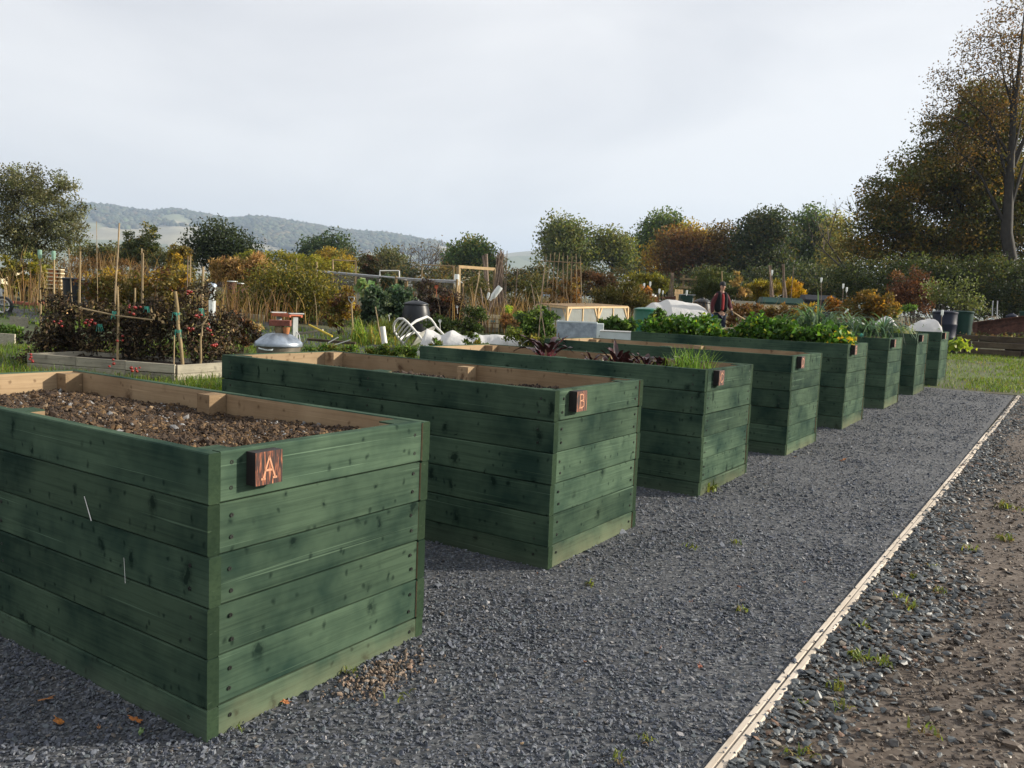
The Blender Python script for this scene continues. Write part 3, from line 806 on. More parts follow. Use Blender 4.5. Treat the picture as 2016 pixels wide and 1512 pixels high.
CROP = ['filled with bare stony soil', 'with dark bare compost', 'holding red beet plants and chives', 'with bare shaded soil', 'crowded with bright green celery plants',
        'planted with blue-green leeks', 'with feathery carrot tops', 'with white fleece humps at the end of the row']
PLR = []
for i, (x, y, zb, th) in enumerate(PL):
    L = 'ABCDEFGH'[i]; g = 0.018 * y; top = PH + zb + 0.018 * y
    root = empty('raised_planter', (x, y, g), th, f'green timber planter {CROP[i]}', 'planter', 'green raised planters in a row along the gravel path')
    if i == 0: root['label'] = 'nearest green timber planter, letter A block, filled with bare stony soil'
    if i == 1: root['label'] = 'green timber planter with letter B block and dark bare compost'
    PLR.append((root, top))
    H = top - g
    for k in range(6):
        zc = H - BH * (k + 0.5); low = int(k == 5)
        j = lambda s=0.0016: rng.normal() * s
        link('plank', LM[low], root, (-PLEN / 2 + j(0.002), BT / 2 + j(), zc + j(0.0008)))
        link('plank', LM[low], root, (-PLEN / 2 + j(0.002), PW - BT / 2 + j(), zc + j(0.0008)), (0, 0, math.pi))
        link('plank', EM[low], root, (-BT / 2 - 0.004 + j(), PW / 2, zc + j(0.0008)), (0, 0, math.pi / 2))
        link('plank', EM[low], root, (-PLEN + BT / 2 + 0.004 + j(), PW / 2, zc + j(0.0008)), (0, 0, -math.pi / 2))
    for (a, b) in ((-BT - 0.053, BT + 0.049), (-BT - 0.053, PW - BT - 0.049), (-PLEN + BT + 0.053, BT + 0.049), (-PLEN + BT + 0.053, PW - BT - 0.049),
                   (-PLEN / 2 + 0.05, BT + 0.049), (-PLEN / 2 + 0.05, PW - BT - 0.049)):
        p = link('post', POSTM, root, (a, b, H - 0.012 + rng.normal() * 0.004))
        if b < 0.5 or a > -0.2: link('painted_top', capm, p, (0, 0, 0.003))
    sc = MB()
    for k in range(6):
        for dz in (-0.035, 0.036):
            z = H - BH * (k + 0.5) + dz
            if z < 0.03: continue
            for yy in (0.088, PW - 0.088):
                sc.lathe([(0.0075, 0), (0.0068, 0.0022), (0.003, 0.0022), (0.0028, 0.001)], (-0.002, yy + rng.normal() * 0.004, z + rng.normal() * 0.004), 8, R=Matrix.Rotation(math.pi / 2, 3, 'Y'), capb=False)
            for xx in (-0.092, -PLEN / 2 + 0.03, -PLEN + 0.09):
                sc.lathe([(0.0075, 0), (0.0068, 0.0022), (0.003, 0.0022), (0.0028, 0.001)], (xx + rng.normal() * 0.004, 0.002, z + rng.normal() * 0.004), 8, R=Matrix.Rotation(math.pi / 2, 3, 'X'), capb=False)
    s = sc.build('screws', MT['screw'], root); tag(s, kind='stuff')
    tw, tt = 0.108, 0.046; ty = 0.196 + (0.0 if i < 1 else 0.01)
    blk = MB().box((tt / 2 - 0.002, ty, H - 0.012 - tw / 2), (tt, tw, tw), ch=0.0); blk.m = [1, 0, 1, 1, 1, 1]; blk = blk.build('name_block', [MT['char'], MT['shade_side']], root)
    lt = MB(); strokes(lt, L, lambda u, v, o: (tt - 0.002 - 0.0005 + o * 0.0018, ty - 0.030 + u * 0.060, H - 0.012 - tw + 0.020 + v * 0.070), 0.095)
    lt.build('letter', MT['letter'], blk)

scr = MB()
for (a, b, w) in (((-2.852, 0.717), (-2.807, 0.637), 0.006), ((-2.608, 0.546), (-2.600, 0.459), 0.0025)):
    n = Vector((b[1] - a[1], 0, -(b[0] - a[0]))).normalized() * w / 2
    A0, B0 = Vector((a[0] + 2.162, -0.0050, a[1] - 0.040)), Vector((b[0] + 2.162, -0.0050, b[1] - 0.040))
    scr.add([A0 - n, A0 + n * 0.3, B0 + n, B0 - n], [(0, 1, 2, 3)])
scr.build('paint_scratch', MT['numeral'], PLR[0][0])

# ------------------------------------------------------------------ soil in the planters
soil_m = [ground_mat('stony_topsoil', [(0.36, (0.020, 0.013, 0.008)), (0.5, (0.042, 0.027, 0.015)), (0.66, (0.085, 0.055, 0.03))], (3, 18, 120), 1.0, 0.02),
          ground_mat('dark_compost', [(0.36, (0.016, 0.010, 0.007)), (0.5, (0.032, 0.021, 0.015)), (0.66, (0.065, 0.045, 0.032))], (3, 18, 120), 1.0, 0.02)]
clod_m = [stone_mat('soil_clods', [(0.0, (0.034, 0.020, 0.011)), (0.35, (0.072, 0.041, 0.018)), (0.6, (0.045, 0.027, 0.014)), (0.83, (0.125, 0.074, 0.030)), (0.945, (0.19, 0.135, 0.08)), (0.975, (0.36, 0.31, 0.24)), (0.975, (0.20, 0.20, 0.20))], 0.85),
          stone_mat('compost_clods', [(0.0, (0.020, 0.013, 0.009)), (0.4, (0.040, 0.026, 0.018)), (0.7, (0.060, 0.040, 0.028)), (0.92, (0.14, 0.10, 0.07)), (0.98, (0.30, 0.26, 0.2))], 0.9)]
SOIL_Z = [0.095, 0.125, 0.12, 0.22, 0.06, 0.07, 0.07, 0.10]
SOIL_L = ['stony brown soil heaped in the nearest planter', 'dark lumpy compost in the second planter', 'dark compost under the beet plants', 'shaded soil low in the fourth planter',
          'compost under the celery plants', 'compost under the leeks', 'compost under the carrot tops', 'compost under the white fleece humps']
for i, (x, y, zb, th) in enumerate(PL):
    top = PLR[i][1]; nx, ny = (70, 30) if i < 2 else (30, 12); k = 0 if i == 0 else 1
    xs = np.linspace(-PLEN + BT + 0.008, -BT - 0.008, nx); ys = np.linspace(BT + 0.003, PW - BT - 0.003, ny)
    X, Y = np.meshgrid(xs, ys)

    def sz(a, b):
        e = (a + PLEN / 2) / (PLEN / 2)
        h = -SOIL_Z[i] + 0.035 * mnoise.fractal(Vector((a * 2.3, b * 2.3, i * 9.1)), 1.0, 2.0, 4)
        if i == 0: h += 0.035 * math.exp(-((a + 0.3) / 0.5) ** 2) - 0.02 * b + 0.055 * math.exp(-((a + 1.6) / 0.7) ** 2) * (1 - b)
        if i == 1: h += 0.05 * math.exp(-((a + 1.55) / 0.22) ** 2 - ((b - 0.75) / 0.2) ** 2) - 0.02 * math.exp(-((a + 0.3) / 0.4) ** 2)
        return h
    Z = np.array([[sz(a, b) for a, b in zip(r1, r2)] for r1, r2 in zip(X, Y)])
    V = np.stack([X.ravel(), Y.ravel(), Z.ravel()], 1); q = (np.arange(ny - 1)[:, None] * nx + np.arange(nx - 1)[None]).ravel()
    so_ = link('soil', np_mesh('soil', V, np.stack([q, q + 1, q + nx + 1, q + nx], 1), soil_m[k], smooth=True), None, (x, y, top), (0, 0, th))
    tag(so_, SOIL_L[i], kind='stuff')
    n = [38000, 12000, 4000, 1200, 1500, 800, 600, 300][i]
    cl = [stone_proto('clod', clod_m[k], rng.uniform(0.6, 0.9), 400 + i * 10 + q_, 0.22) for q_ in range(5)]
    px_ = rng.uniform(-PLEN + BT + 0.02, -BT - 0.02, n); py_ = rng.uniform(BT + 0.012, PW - BT - 0.012, n)
    pz_ = np.array([sz(a, b) for a, b in zip(px_, py_)]) + rng.uniform(-0.003, 0.006, n)
    c, s = math.cos(th), math.sin(th)
    Pw = np.stack([x + px_ * c - py_ * s, y + px_ * s + py_ * c, top + pz_], 1)
    szs = rng.lognormal(math.log(0.0068 if k == 0 else 0.010), 0.62, n)
    scatter('soil_clods', Pw, turns(n, 1.0), np.minimum(szs, 0.045), cl, 'loose clods and stones on ' + SOIL_L[i])

# ------------------------------------------------------------------ pale timber edging: two strips of boards laid end to end
er = empty('timber_edging', (-0.79, 2.0, gz(0, 2.0)), 0, 'pale timber edging boards between gravel and stony track', 'edging')
for s, ofs in ((0, 0.0), (1, 0.9)):
    yy = -1.2 + ofs
    while yy < 15.4:
        ln = min(rng.uniform(2.2, 3.0), 15.6 - yy); y0, y1 = yy + 0.002, yy + ln - 0.004
        xf = lambda t: -0.815 + (0.07 * max(0, (t - 3) / 12)) + 0.006 * math.sin(t * 1.1)
        p0, p1 = Vector((xf(y0) + (s - 0.5) * 0.0275, y0, gz(0, y0) - 0.040)), Vector((xf(y1) + (s - 0.5) * 0.0275, y1, gz(0, y1) - 0.040))
        p0 -= er.location; p1 -= er.location; d = p1 - p0
        m = MB().box((0, 0, 0), (d.length, 0.026, 0.10), ch=0.004).build('board', MT['kerb'], er)
        m.location = (p0 + p1) / 2 + Vector((0, 0, 0.003 * s)); m.rotation_euler = (0, -math.atan2(d.z, math.hypot(d.x, d.y)), math.atan2(d.y, d.x))
        yy += ln
P = spread_pts(900, -0.868, -0.762, 1.9, 15, 3.2, 0.8, 0.001); P = P[rng.random(len(P)) < np.where(np.abs(P[:, 0] + 0.815) > 0.026, 1.0, 0.35)]
P[:, 0] += 0.07 * np.maximum(0, (P[:, 1] - 3) / 12)
scatter('stray_gravel', P + [0, 0, 0.0125], turns(len(P), 0.3), rng.lognormal(math.log(0.0095), 0.4, len(P)), gp[:4], 'dark chippings kicked onto the pale edging boards')

# ================================================================== THINGS ON THE PLOTS
def up_from(px, py, d, h=None):
    p, hh = spot(px, py, d)
    return p, hh


def barrel(name, label, px, pytop, d, w_px, mat, lid=True, group=None, cat='bin', style='bin', num=None):
    p, h = spot(px, pytop, d); r = w_px / 2 * d / F_PX; h = max(h, r * 1.2)
    root = empty(name, p, YAW, label, cat, group)
    b = MB()
    if style == 'bin':      # compost bin: wide foot, shoulder drawn in under a lid
        prof = [(r * 0.98, 0), (r, h * 0.05), (r * 1.0, h * 0.25), (r * 0.97, h * 0.45), (r * 0.93, h * 0.62), (r * 0.86, h * 0.75), (r * 0.78, h * 0.835), (r * 0.77, h * 0.86)]
        lp = [(r * 0.80, h * 0.845), (r * 0.83, h * 0.862), (r * 0.82, h * 0.885), (r * 0.76, h * 0.905), (r * 0.45, h * 0.955), (r * 0.22, h * 0.975), (r * 0.20, h), (r * 0.02, h)]
    elif style == 'butt':   # water butt: straight ribbed sides
        prof = [(r * 0.86, 0), (r * 0.90, h * 0.04), (r * 0.93, h * 0.33), (r * 0.97, h * 0.35), (r * 0.97, h * 0.38), (r * 0.94, h * 0.40), (r * 0.97, h * 0.64), (r * 1.0, h * 0.66), (r * 1.0, h * 0.69), (r * 0.97, h * 0.71), (r * 0.97, h * 0.93)]
        lp = [(r * 1.0, h * 0.92), (r * 1.02, h * 0.935), (r * 1.0, h * 0.965), (r * 0.6, h * 0.99), (r * 0.1, h)]
    else:                   # open-sided dalek compost bin, wider at the top
        prof = [(r * 0.80, 0), (r * 0.82, h * 0.05), (r * 0.97, h * 0.95)]
        lp = [(r * 1.0, h * 0.94), (r * 1.04, h * 0.955), (r * 1.03, h * 0.985), (r * 0.9, h), (r * 0.05, h)]
    b.lathe(prof, n=28); body = b.build('body', mat, root, 40)
    if style == 'butt':
        rb = MB()
        for k in range(9): rb.box((r * 0.92 * math.cos(-0.5), r * 0.92 * math.sin(-0.5), h * (0.12 + 0.085 * k)), (r * 0.18, r * 0.2, h * 0.035))
        rb.build('grip_ribs', mat, root)
    if lid:
        MB().lathe(lp, n=28).build('lid', mat, root, 40)
    if num:
        nb = MB(); rr = r * 0.985
        for q, chh in enumerate(num):
            def pl(u, v, o, q=q):
                a = -math.pi / 2 + 0.30 + (q - 0.5) * 0.42 + (u - 0.5) * 0.34
                return ((rr + 0.002 + 0.004 * o) * math.cos(a), (rr + 0.002 + 0.004 * o) * math.sin(a), h * (0.30 + 0.20 * v))
            strokes(nb, chh, pl, 0.17)
        nb.build('number', MT['numeral'], body)
    return root


def bottle(px, py, d, label, hpx=22, green=False, tilt=(0, 0), group='plastic bottles capping the canes'):
    """upturned plastic bottle; (px, py) is its middle"""
    c = at(px, py, d); h = hpx * d / F_PX; r = h * 0.17
    prof = [(r * 0.35, -h / 2), (r * 0.38, -h * 0.38), (r * 0.9, -h * 0.2), (r, -h * 0.1), (r * 0.93, 0), (r, h * 0.1), (r, h * 0.42), (r * 0.85, h / 2)]
    o = MB().lathe(prof, n=12).build('bottle', MT['bottle_green' if green else 'bottle'], None, 40, c, (tilt[0], tilt[1], YAW))
    return tag(o, label, 'bottle', group)


def stick(name, label, p0, p1, d, wpx, mat, cat='cane', group=None, r1=0.8, n=7, d1=None):
    """cane, stake or post whose visible top is picture point p0 and whose foot stands on the ground under p1"""
    a = at(p0[0], p0[1], d); b, _ = spot(p1[0], p1[1], d1 or d); r = wpx / 2 * d / F_PX * 0.85
    v = Vector(a) - Vector(b); w = [Vector((0, 0, -0.15))]
    k = 6; pts = [Vector((0, 0, -0.2)) * 0]
    pts = [v * (i / (k - 1)) + Vector((rng.normal(), rng.normal(), 0)) * r * (0.35 if 0 < i < k - 1 else 0) for i in range(k)]
    pts[0] = pts[0] - v.normalized() * 0.15
    rr = [r * (1 - (1 - r1) * i / (k - 1)) for i in range(k)]
    o = MB().tube(pts, rr, n).build(name, MT[mat], None, 50, b)
    return tag(o, label, cat, group)


# ------------------------------------------------------------------ tomato bed (left, middle distance)
TD = 10.7
c0, _ = spot(345, 750, 10.62); cL, _ = spot(55, 728, 10.7); cR, _ = spot(446, 742, 11.24)
tb = empty('raised_bed', c0, 0, 'low grey-board raised bed full of dead tomato plants', 'raised bed')


def board_run(root, a, b, z0, hts, t, mat, name='board', splits=2):
    a, b = Vector(a), Vector(b); d = b - a
    z = z0
    for h in hts:
        for k in range(splits):
            p, q = a + d * (k / splits), a + d * ((k + 1) / splits)
            p.z += z + h / 2 - root.location.z; q.z += z + h / 2 - root.location.z
            p -= Vector((root.location.x, root.location.y, 0)); q -= Vector((root.location.x, root.location.y, 0))
            e = (q - p).normalized() * 0.003
            dd = (q - p)
            o = MB().box((0, 0, 0), (dd.length - 0.006, t, h - 0.004), ch=0.004).build(name, MT[mat], root)
            o.location = (p + q) / 2 + Vector((0, 0, rng.normal() * 0.004)); o.rotation_euler = (rng.normal() * 0.02, -math.atan2(dd.z, math.hypot(dd.x, dd.y)), math.atan2(dd.y, dd.x))
        z += h


board_run(tb, cL, c0, -0.03, [0.12, 0.12], 0.035, 'pine_grey', splits=3)
e1 = (Vector(cR) - Vector(c0)).normalized() * 0.02
board_run(tb, Vector(c0) + e1, Vector(cR), -0.03, [0.12, 0.12], 0.035, 'pine_grey', splits=1)
bkL = Vector(cL) + (Vector(cR) - Vector(c0)); bkR = Vector(cR)
board_run(tb, bkL, bkR - (bkR - bkL).normalized() * 0.03, -0.03, [0.12, 0.12], 0.035, 'pine_grey', splits=2)
board_run(tb, bkL - e1 * 0, Vector(cL) + e1, -0.03, [0.12, 0.12], 0.035, 'pine_grey', splits=1)
V = [Vector(q) for q in (cL, c0, cR, bkL)]
tag(MB().add([(q.x, q.y, q.z + 0.15) for q in (V[0], V[1], V[2], V[3])], [(0, 1, 2, 3)]).build('soil', soil_m[1]), 'soil in the dead tomato bed', kind='stuff')

DEAD = [((0.024, 0.018, 0.014), 5), ((0.044, 0.032, 0.022), 4), ((0.014, 0.012, 0.011), 4), ((0.13, 0.10, 0.065), 1.6), ((0.045, 0.045, 0.02), 1), ((0.26, 0.20, 0.13), 0.4)]
TOM = [(75, 700, [(85, 672, 34, 34), (110, 645, 28, 40), (60, 700, 16, 22)], 1700, 'dead tomato plant sprawling over the left end of the grey-board bed'),
       (120, 700, [(120, 612, 30, 48), (135, 670, 40, 42)], 2400, 'tall dead tomato plant by two green-capped posts'),
       (185, 705, [(190, 640, 42, 55), (170, 690, 40, 25), (200, 620, 30, 20)], 2600, 'brown tomato plant tied to the tall pale cane'),
       (255, 710, [(250, 645, 45, 55), (270, 690, 40, 25), (262, 618, 35, 22)], 2600, 'dead tomato plant with a red truss near the short pale stakes'),
       (318, 712, [(315, 642, 40, 60), (320, 690, 40, 25), (300, 625, 25, 25)], 2400, 'dead tomato plant left of the thick leaning stake'),
       (385, 710, [(375, 620, 40, 55), (395, 660, 42, 45), (400, 570, 22, 25), (410, 690, 30, 20)], 2800, 'tallest withered tomato plant behind the thick leaning stake'),
       (430, 708, [(432, 640, 30, 45), (440, 690, 28, 25)], 1500, 'withered tomato plant at the right end of the grey-board bed')]
for (x, y, bl, n, lab) in TOM:
    plant('tomato_plant', lab, 'tomato plant', x, y, TD + 0.55 + rng.normal() * 0.1, bl, int(n * 0.8), 0.062, DEAD, spread=0.065, cl=n // 24, group='dead tomato plants in the grey-board bed', stems=34, stem_r=0.005, mat='leaf_dry', droop=0.5, aspect=0.42, shell=0.2, poke=0.0)
TR = [(62, 703, 'low over the left end of the board'), (115, 637, 'on the plant beside the green-capped posts'), (178, 633, 'under the tall pale cane'), (222, 716, 'hanging over the board below the leaning stakes'),
      (232, 668, 'deep in the middle of the bed'), (263, 603, 'high beside the short pale stakes'), (258, 615, 'just under the highest truss'), (375, 650, 'right of the thick leaning stake'), (408, 648, 'at the right side of the bed'),
      (390, 620, 'beside the forked dry stalk'), (373, 575, 'high on the tallest withered plant'), (268, 726, 'hanging lowest over the front board'), (421, 684, 'low at the right end of the bed')]
for (x, y, lab) in TR:
    c = at(x, y, 10.5 if y > 695 else 10.72); m = MB()
    for k in range(int(rng.integers(3, 7))):
        o = Vector((rng.normal() * 0.035, rng.normal() * 0.03, rng.normal() * 0.025)); r = rng.uniform(0.014, 0.024)
        m.lathe([(0.002, -r * 0.85), (r * 0.7, -r * 0.65), (r, 0), (r * 0.75, r * 0.6), (r * 0.25, r * 0.8), (0.002, r * 0.72)], o, 8)
    tag(m.build('tomato_truss', MT['tomato'], None, 80, c), 'red tomatoes ' + lab, 'tomatoes', 'red tomato trusses on the dead plants')

stick('stake', 'thick leaning round stake tied with green twine in the tomato bed', (345, 574), (362, 722), 10.85, 8.0, 'post', 'stake', r1=0.95, n=10)
for (x, y, lab) in ((349, 618, 'upper green twine round the thick leaning stake'), (351, 652, 'lower green twine round the thick leaning stake'), (288, 606, 'loose green twine bunch in the dead tomatoes'), (225, 616, 'green twine on the short pale stake'), (197, 641, 'green twine deep in the tomato leaves'), (395, 610, 'green twine at the right of the tomato bed')):
    c = at(x, y, 10.82); m = MB(); r = 0.031 if x in (349, 351) else 0.02
    for k in range(3):
        m.tube([(r * math.cos(a) * 1.05, r * math.sin(a) * 1.05, 0.012 * (k - 1) + 0.004 * math.sin(a * 2)) for a in np.linspace(0, 6.1, 14)], 0.004, 4)
    for k in range(4):
        a = rng.uniform(0, 6.28); m.tube([(r * math.cos(a), r * math.sin(a), 0), (r * 1.6 * math.cos(a), r * 1.6 * math.sin(a), 0.02), (r * 2.2 * math.cos(a + 0.3), r * 2.2 * math.sin(a + 0.3), -0.05 - 0.04 * rng.random())], 0.0035, 4)
    tag(m.build('twine', MT['twine'], None, 60, c), lab, 'twine', 'green twine ties in the tomato bed')
a, b = at(156, 606, 10.8), at(300, 630, 10.8)
tag(MB().tube([a, (np.array(a) + b) / 2 + [0, 0, -0.02], b], 0.011, 6).build('cane', MT['cane'], None, 50), 'pale cane lying level across the dead tomato plants', 'cane')
G = 'canes and stakes in and behind the tomato bed'
for (p0, p1, d, w, mt, lab) in (
        ((135, 489), (149, 640), 11.5, 3.0, 'cane', 'thin pale cane crossing the left black bin'), ((158, 495), (156, 650), 11.5, 5.5, 'post', 'grey-brown stake in front of the left black bin'),
        ((190, 436), (193, 640), 17, 1.6, 'cane', 'very thin tall cane against the hill field'), ((235, 439), (221, 640), 11.4, 4.6, 'cane', 'tallest pale cane of the tomato bed, leaning right'),
        ((279, 489), (278, 640), 11.5, 3.2, 'cane', 'pale cane, left one of a close pair'), ((282, 498), (281, 640), 11.5, 3.2, 'cane', 'pale cane, right one of a close pair'),
        ((370, 505), (369, 660), 11.4, 2.6, 'hazel', 'thin dark cane beside the tallest withered plant'), ((375, 503), (374, 640), 14, 4.0, 'post', 'grey stake behind the tallest withered plant'),
        ((400, 525), (398, 640), 11.5, 6.5, 'post', 'short thick stake left of the white bottle column'), ((231, 565), (234, 660), 11.0, 6.0, 'post', 'short pale round stake among the dead tomatoes'),
        ((266, 567), (265, 660), 11.2, 5.2, 'post', 'short brown stake among the dead tomatoes'), ((396, 655), (394, 722), 10.9, 5.5, 'post', 'stub of a stake at the right of the bed'), ((343, 660), (342, 722), 10.8, 3, 'cane', 'thin cane beside the thick leaning stake')):
    stick('stake' if mt == 'post' else 'cane', lab, p0, p1, d, w, mt, 'stake' if mt == 'post' else 'cane', G)
c = at(398, 640, 10.6); m = MB()
m.tube([(0, 0, -0.14), (0.0, 0, 0), (-0.07, 0, -0.02), (-0.11, 0.01, -0.06)], [0.008, 0.011, 0.008, 0.003], 6)
m.tube([(0, 0, 0), (0.05, 0, 0.07), (0.08, 0, 0.13)], [0.011, 0.009, 0.003], 6); m.tube([(0, 0, 0), (0.06, 0, 0.02), (0.10, 0, 0.0)], [0.009, 0.006, 0.003], 6)
tag(m.build('dry_stalk', MT['cane'], None, 60, c, (0, 0, YAW)), 'pale forked dry stalk in the dead tomatoes', 'stalk')

# ------------------------------------------------------------------ galvanised dustbin with a brick on its lid
p, h = spot(549, 655, 9.6); r = 45.5 * 9.6 / F_PX
root = empty('dustbin', p, YAW, 'old metal dustbin with a dented galvanised lid behind planter B', 'dustbin')
zt = h - 0.115
MB().lathe([(r * 0.86, 0), (r * 0.9, zt * 0.4), (r * 0.93, zt), (r * 0.90, zt)], n=36).build('body', MT['binbody'], root, 40)
lidm = MB(); n = 48
prof = [(1.0, -0.035), (1.01, -0.005), (0.98, 0.012), (0.80, 0.045), (0.55, 0.088), (0.34, 0.108), (0.05, 0.115)]
V = []
for k, (rr, z) in enumerate(prof):
    for j in range(n):
        an = 2 * math.pi * j / n; cr = math.cos(an * 12) * (0.010 if 2 < k < 5 else 0.0)
        V.append((r * rr * math.cos(an), r * rr * math.sin(an), zt + z + cr))
lidm.add(V, [(i * n + j, i * n + (j + 1) % n, (i + 1) * n + (j + 1) % n, (i + 1) * n + j) for i in range(len(prof) - 1) for j in range(n)] + [tuple((len(prof) - 1) * n + j for j in range(n))])
lidm.build('lid', MT['zinc'], root, 70)
MB().tube([(-r * 0.62, -r * 0.74, zt - 0.055), (-r * 0.60, -r * 0.82, zt - 0.06), (-r * 0.2, -r * 0.985, zt - 0.075), (r * 0.0, -r * 1.0, zt - 0.07), (r * 0.02, -r * 0.92, zt - 0.06)], 0.009, 6).build('handle', MT['zinc_w'], root, 60)
MB().tube([(r * 0.62, 0.1, zt + 0.06), (r * 0.72, 0.05, zt + 0.13), (r * 0.86, 0.02, zt + 0.10), (r * 0.92, 0, zt + 0.03)], 0.006, 6).build('wire_loop', MT['pipe'], root, 60)
LID = Vector(p) + Vector((0, 0, zt + 0.115))
o = MB().lathe([(0.045, 0), (0.053, 0.03), (0.055, 0.06), (0.048, 0.085)], n=14).build('log_stub', MT['post'], None, 50, LID + Vector(RH) * 0.0 + Vector(FH) * 0.02 + Vector((0, 0, -0.008)))
tag(o, 'short round log stub propping the brick on the dustbin lid', 'log')
o = MB().lathe([(0.030, 0), (0.040, 0.05), (0.042, 0.078)], n=14).build('clay_pot', MT['terracotta'], None, 50, LID + Vector(RH) * 0.085 + Vector((0, 0, -0.012)))
tag(o, 'small orange clay pot under the right end of the brick', 'pot')
o = MB().box((0, 0, 0), (0.235, 0.105, 0.068), ch=0.004).build('brick', MT['brick'], None, 0, LID + Vector(RH) * 0.015 + Vector((0, 0, 0.112)), (0, -0.01, YAW + 0.08))
tag(o, 'red brick balanced above the dustbin lid', 'brick')

# ------------------------------------------------------------------ orange-topped work step
p, _ = spot(565, 640, 12.8); root = empty('work_step', p, YAW - 0.75, 'small folding work step with orange edges and grey legs', 'work step')
hs, ls, ws = 0.0, 0.50, 0.20; hs = spot(541, 614, 12.8)[1]
for s in (-1, 1): MB().box((0, s * ws / 2, hs - 0.035), (ls, 0.03, 0.05), ch=0.004).build('edge_rail', MT['orange'], root)
MB().box((0, 0, hs - 0.03), (ls, ws - 0.034, 0.02)).build('deck', MT['orange'], root)
for s in (-1, 1):
    MB().box((s * ls / 2, 0, hs - 0.002), (0.045, ws + 0.06, 0.016), ch=0.004).build('end_plate', MT['grey'], root)
    MB().box((s * (ls / 2 - 0.02), 0, (hs - 0.05) / 2), (0.02, ws * 0.42, hs - 0.07), ch=0.003).build('leg', MT['grey'], root)

# ------------------------------------------------------------------ weed membrane sheets and bits lying on them
def membrane(label, quad, d, bumps=0.03, n=26):
    q = [Vector(spot(x, y, dd)[0]) for (x, y, dd) in quad]; V = []
    for i in range(n):
        for j in range(n):
            u, v = i / (n - 1), j / (n - 1)
            P = q[0] * (1 - u) * (1 - v) + q[1] * u * (1 - v) + q[2] * u * v + q[3] * (1 - u) * v
            V.append((P.x, P.y, P.z + 0.02 + bumps * abs(mnoise.fractal(Vector((P.x * 1.2, P.y * 1.2, 1.0)), 1.0, 2.0, 4)) * 2.2))
    Fc = [(i * n + j, i * n + j + 1, (i + 1) * n + j + 1, (i + 1) * n + j) for i in range(n - 1) for j in range(n - 1)]
    o = MB().add(V, Fc).build('weed_membrane', MT['membrane'], None, 60)
    return tag(o, label, 'ground sheet', 'black weed membrane sheets laid on the beds')


membrane('black weed membrane behind the orange-topped work step', [(440, 650, 15), (640, 660, 14), (700, 640, 19), (440, 625, 20)], 0)
membrane('black weed membrane left of the white plastic chair', [(600, 680, 12.6), (790, 690, 13.2), (780, 660, 16.5), (620, 650, 15)], 0)
membrane('crumpled black sheet on the grass by the cart wheel', [(5, 650, 17), (95, 655, 16), (80, 640, 19), (20, 640, 19)], 0, 0.05)
membrane('blue-black membrane beyond the brick edging at left', [(0, 600, 24), (90, 600, 23), (90, 590, 27), (0, 590, 27)], 0, 0.02)
a, b = Vector(at(609, 640, 13.0)), Vector(at(654, 662, 12.6))
tag(MB().tube([a, b], 0.017, 8).build('tool_handle', MT['yellow'], None, 60), 'bright yellow tool handle lying on black membrane', 'handle')
for (x0, y0, x1, y1, dd, lab) in ((570, 660, 636, 650, 13.2, 'weathered plank lying across the black membrane'), (606, 668, 700, 676, 12.6, 'dark worn plank edging the black membrane')):
    a, b = Vector(at(x0, y0, dd)), Vector(at(x1, y1, dd)); m = MB().bar((0, 0, 0), b - a, 0.10, 0.035, ch=0.003)
    tag(m.build('plank', MT['pine_grey' if y0 < 665 else 'sleeper'], None, 0, a), lab, 'plank')
for (x0, y0, x1, y1, lab) in ((646, 675, 666, 664, 'short white rod on the grass behind planter B'), (650, 682, 690, 669, 'long white rod on the grass behind planter B')):
    a, b = Vector(at(x0, y0, 12.0)), Vector(at(x1, y1, 12.0)); tag(MB().tube([a, b], 0.008, 6).build('rod', MT['white'], None, 60), lab, 'rod')
for k, (x0, x1, y, dd, lab) in enumerate(((690, 745, 678, 13.2, 'pale low edging board left of the white fleece'), (440, 520, 612, 20, 'pale edging board beyond the black membrane'), (20, 55, 655, 15.5, 'pale edging board beside the crumpled black sheet'), (0, 30, 678, 12.8, 'grey edging board left of the dead tomato bed'))):
    a, b = Vector(spot(x0, y, dd)[0]), Vector(spot(x1, y + 2, dd)[0]); m = MB().bar(Vector((0, 0, 0.09)), b - a + Vector((0, 0, 0.09)), 0.035, 0.2, ch=0.003)
    tag(m.build('edging_board', MT['pine_grey'], None, 0, a), lab, 'board')

# ------------------------------------------------------------------ black compost bins and butts
GB = 'plastic compost bins about the plots'
barrel('compost_bin', 'large black compost bin behind the white plastic chair', 820, 590, 19.5, 59, MT['black'], group=GB)
barrel('compost_bin', 'black bin half hidden behind the dead tomatoes, far left', 150, 547, 18, 50, MT['black'], group=GB, style='drum')
barrel('compost_bin', 'black bin with a domed lid above the yellow bushes', 278, 521, 30, 36, MT['black'], group=GB)
barrel('compost_bin', 'purple-black bin hidden in brown weeds left of the domed one', 216, 524, 31, 28, MT['blue_black'], group=GB)
barrel('compost_bin', 'black bin marked 31 beside the man', 1383, 586, 27, 40, MT['black'], group=GB, num='31')
barrel('compost_bin', 'smaller black bin in front of the one marked 31', 1362, 606, 25, 33, MT['black'], group=GB)
barrel('water_butt', 'dark blue water butt behind the last planter', 1862, 611, 24, 45, MT['blue_black'], cat='water butt', style='butt')
barrel('compost_bin', 'dark green compost bin beside the blue water butt', 1897, 612, 24.5, 38, MT['dkgreen'], group=GB, style='drum')
barrel('compost_bin', 'small blue-black bin beyond the rusty trough', 1993, 616, 33, 27, MT['blue_black'], group=GB)
barrel('compost_bin', 'bin cut by the right edge beyond the rusty trough', 2022, 613, 32, 26, MT['dkgreen'], group=GB, style='drum')
barrel('barrel', 'green plastic barrel with darker lid behind planter E', 1272, 605, 19, 48, MT['butt'], cat='barrel', style='butt')
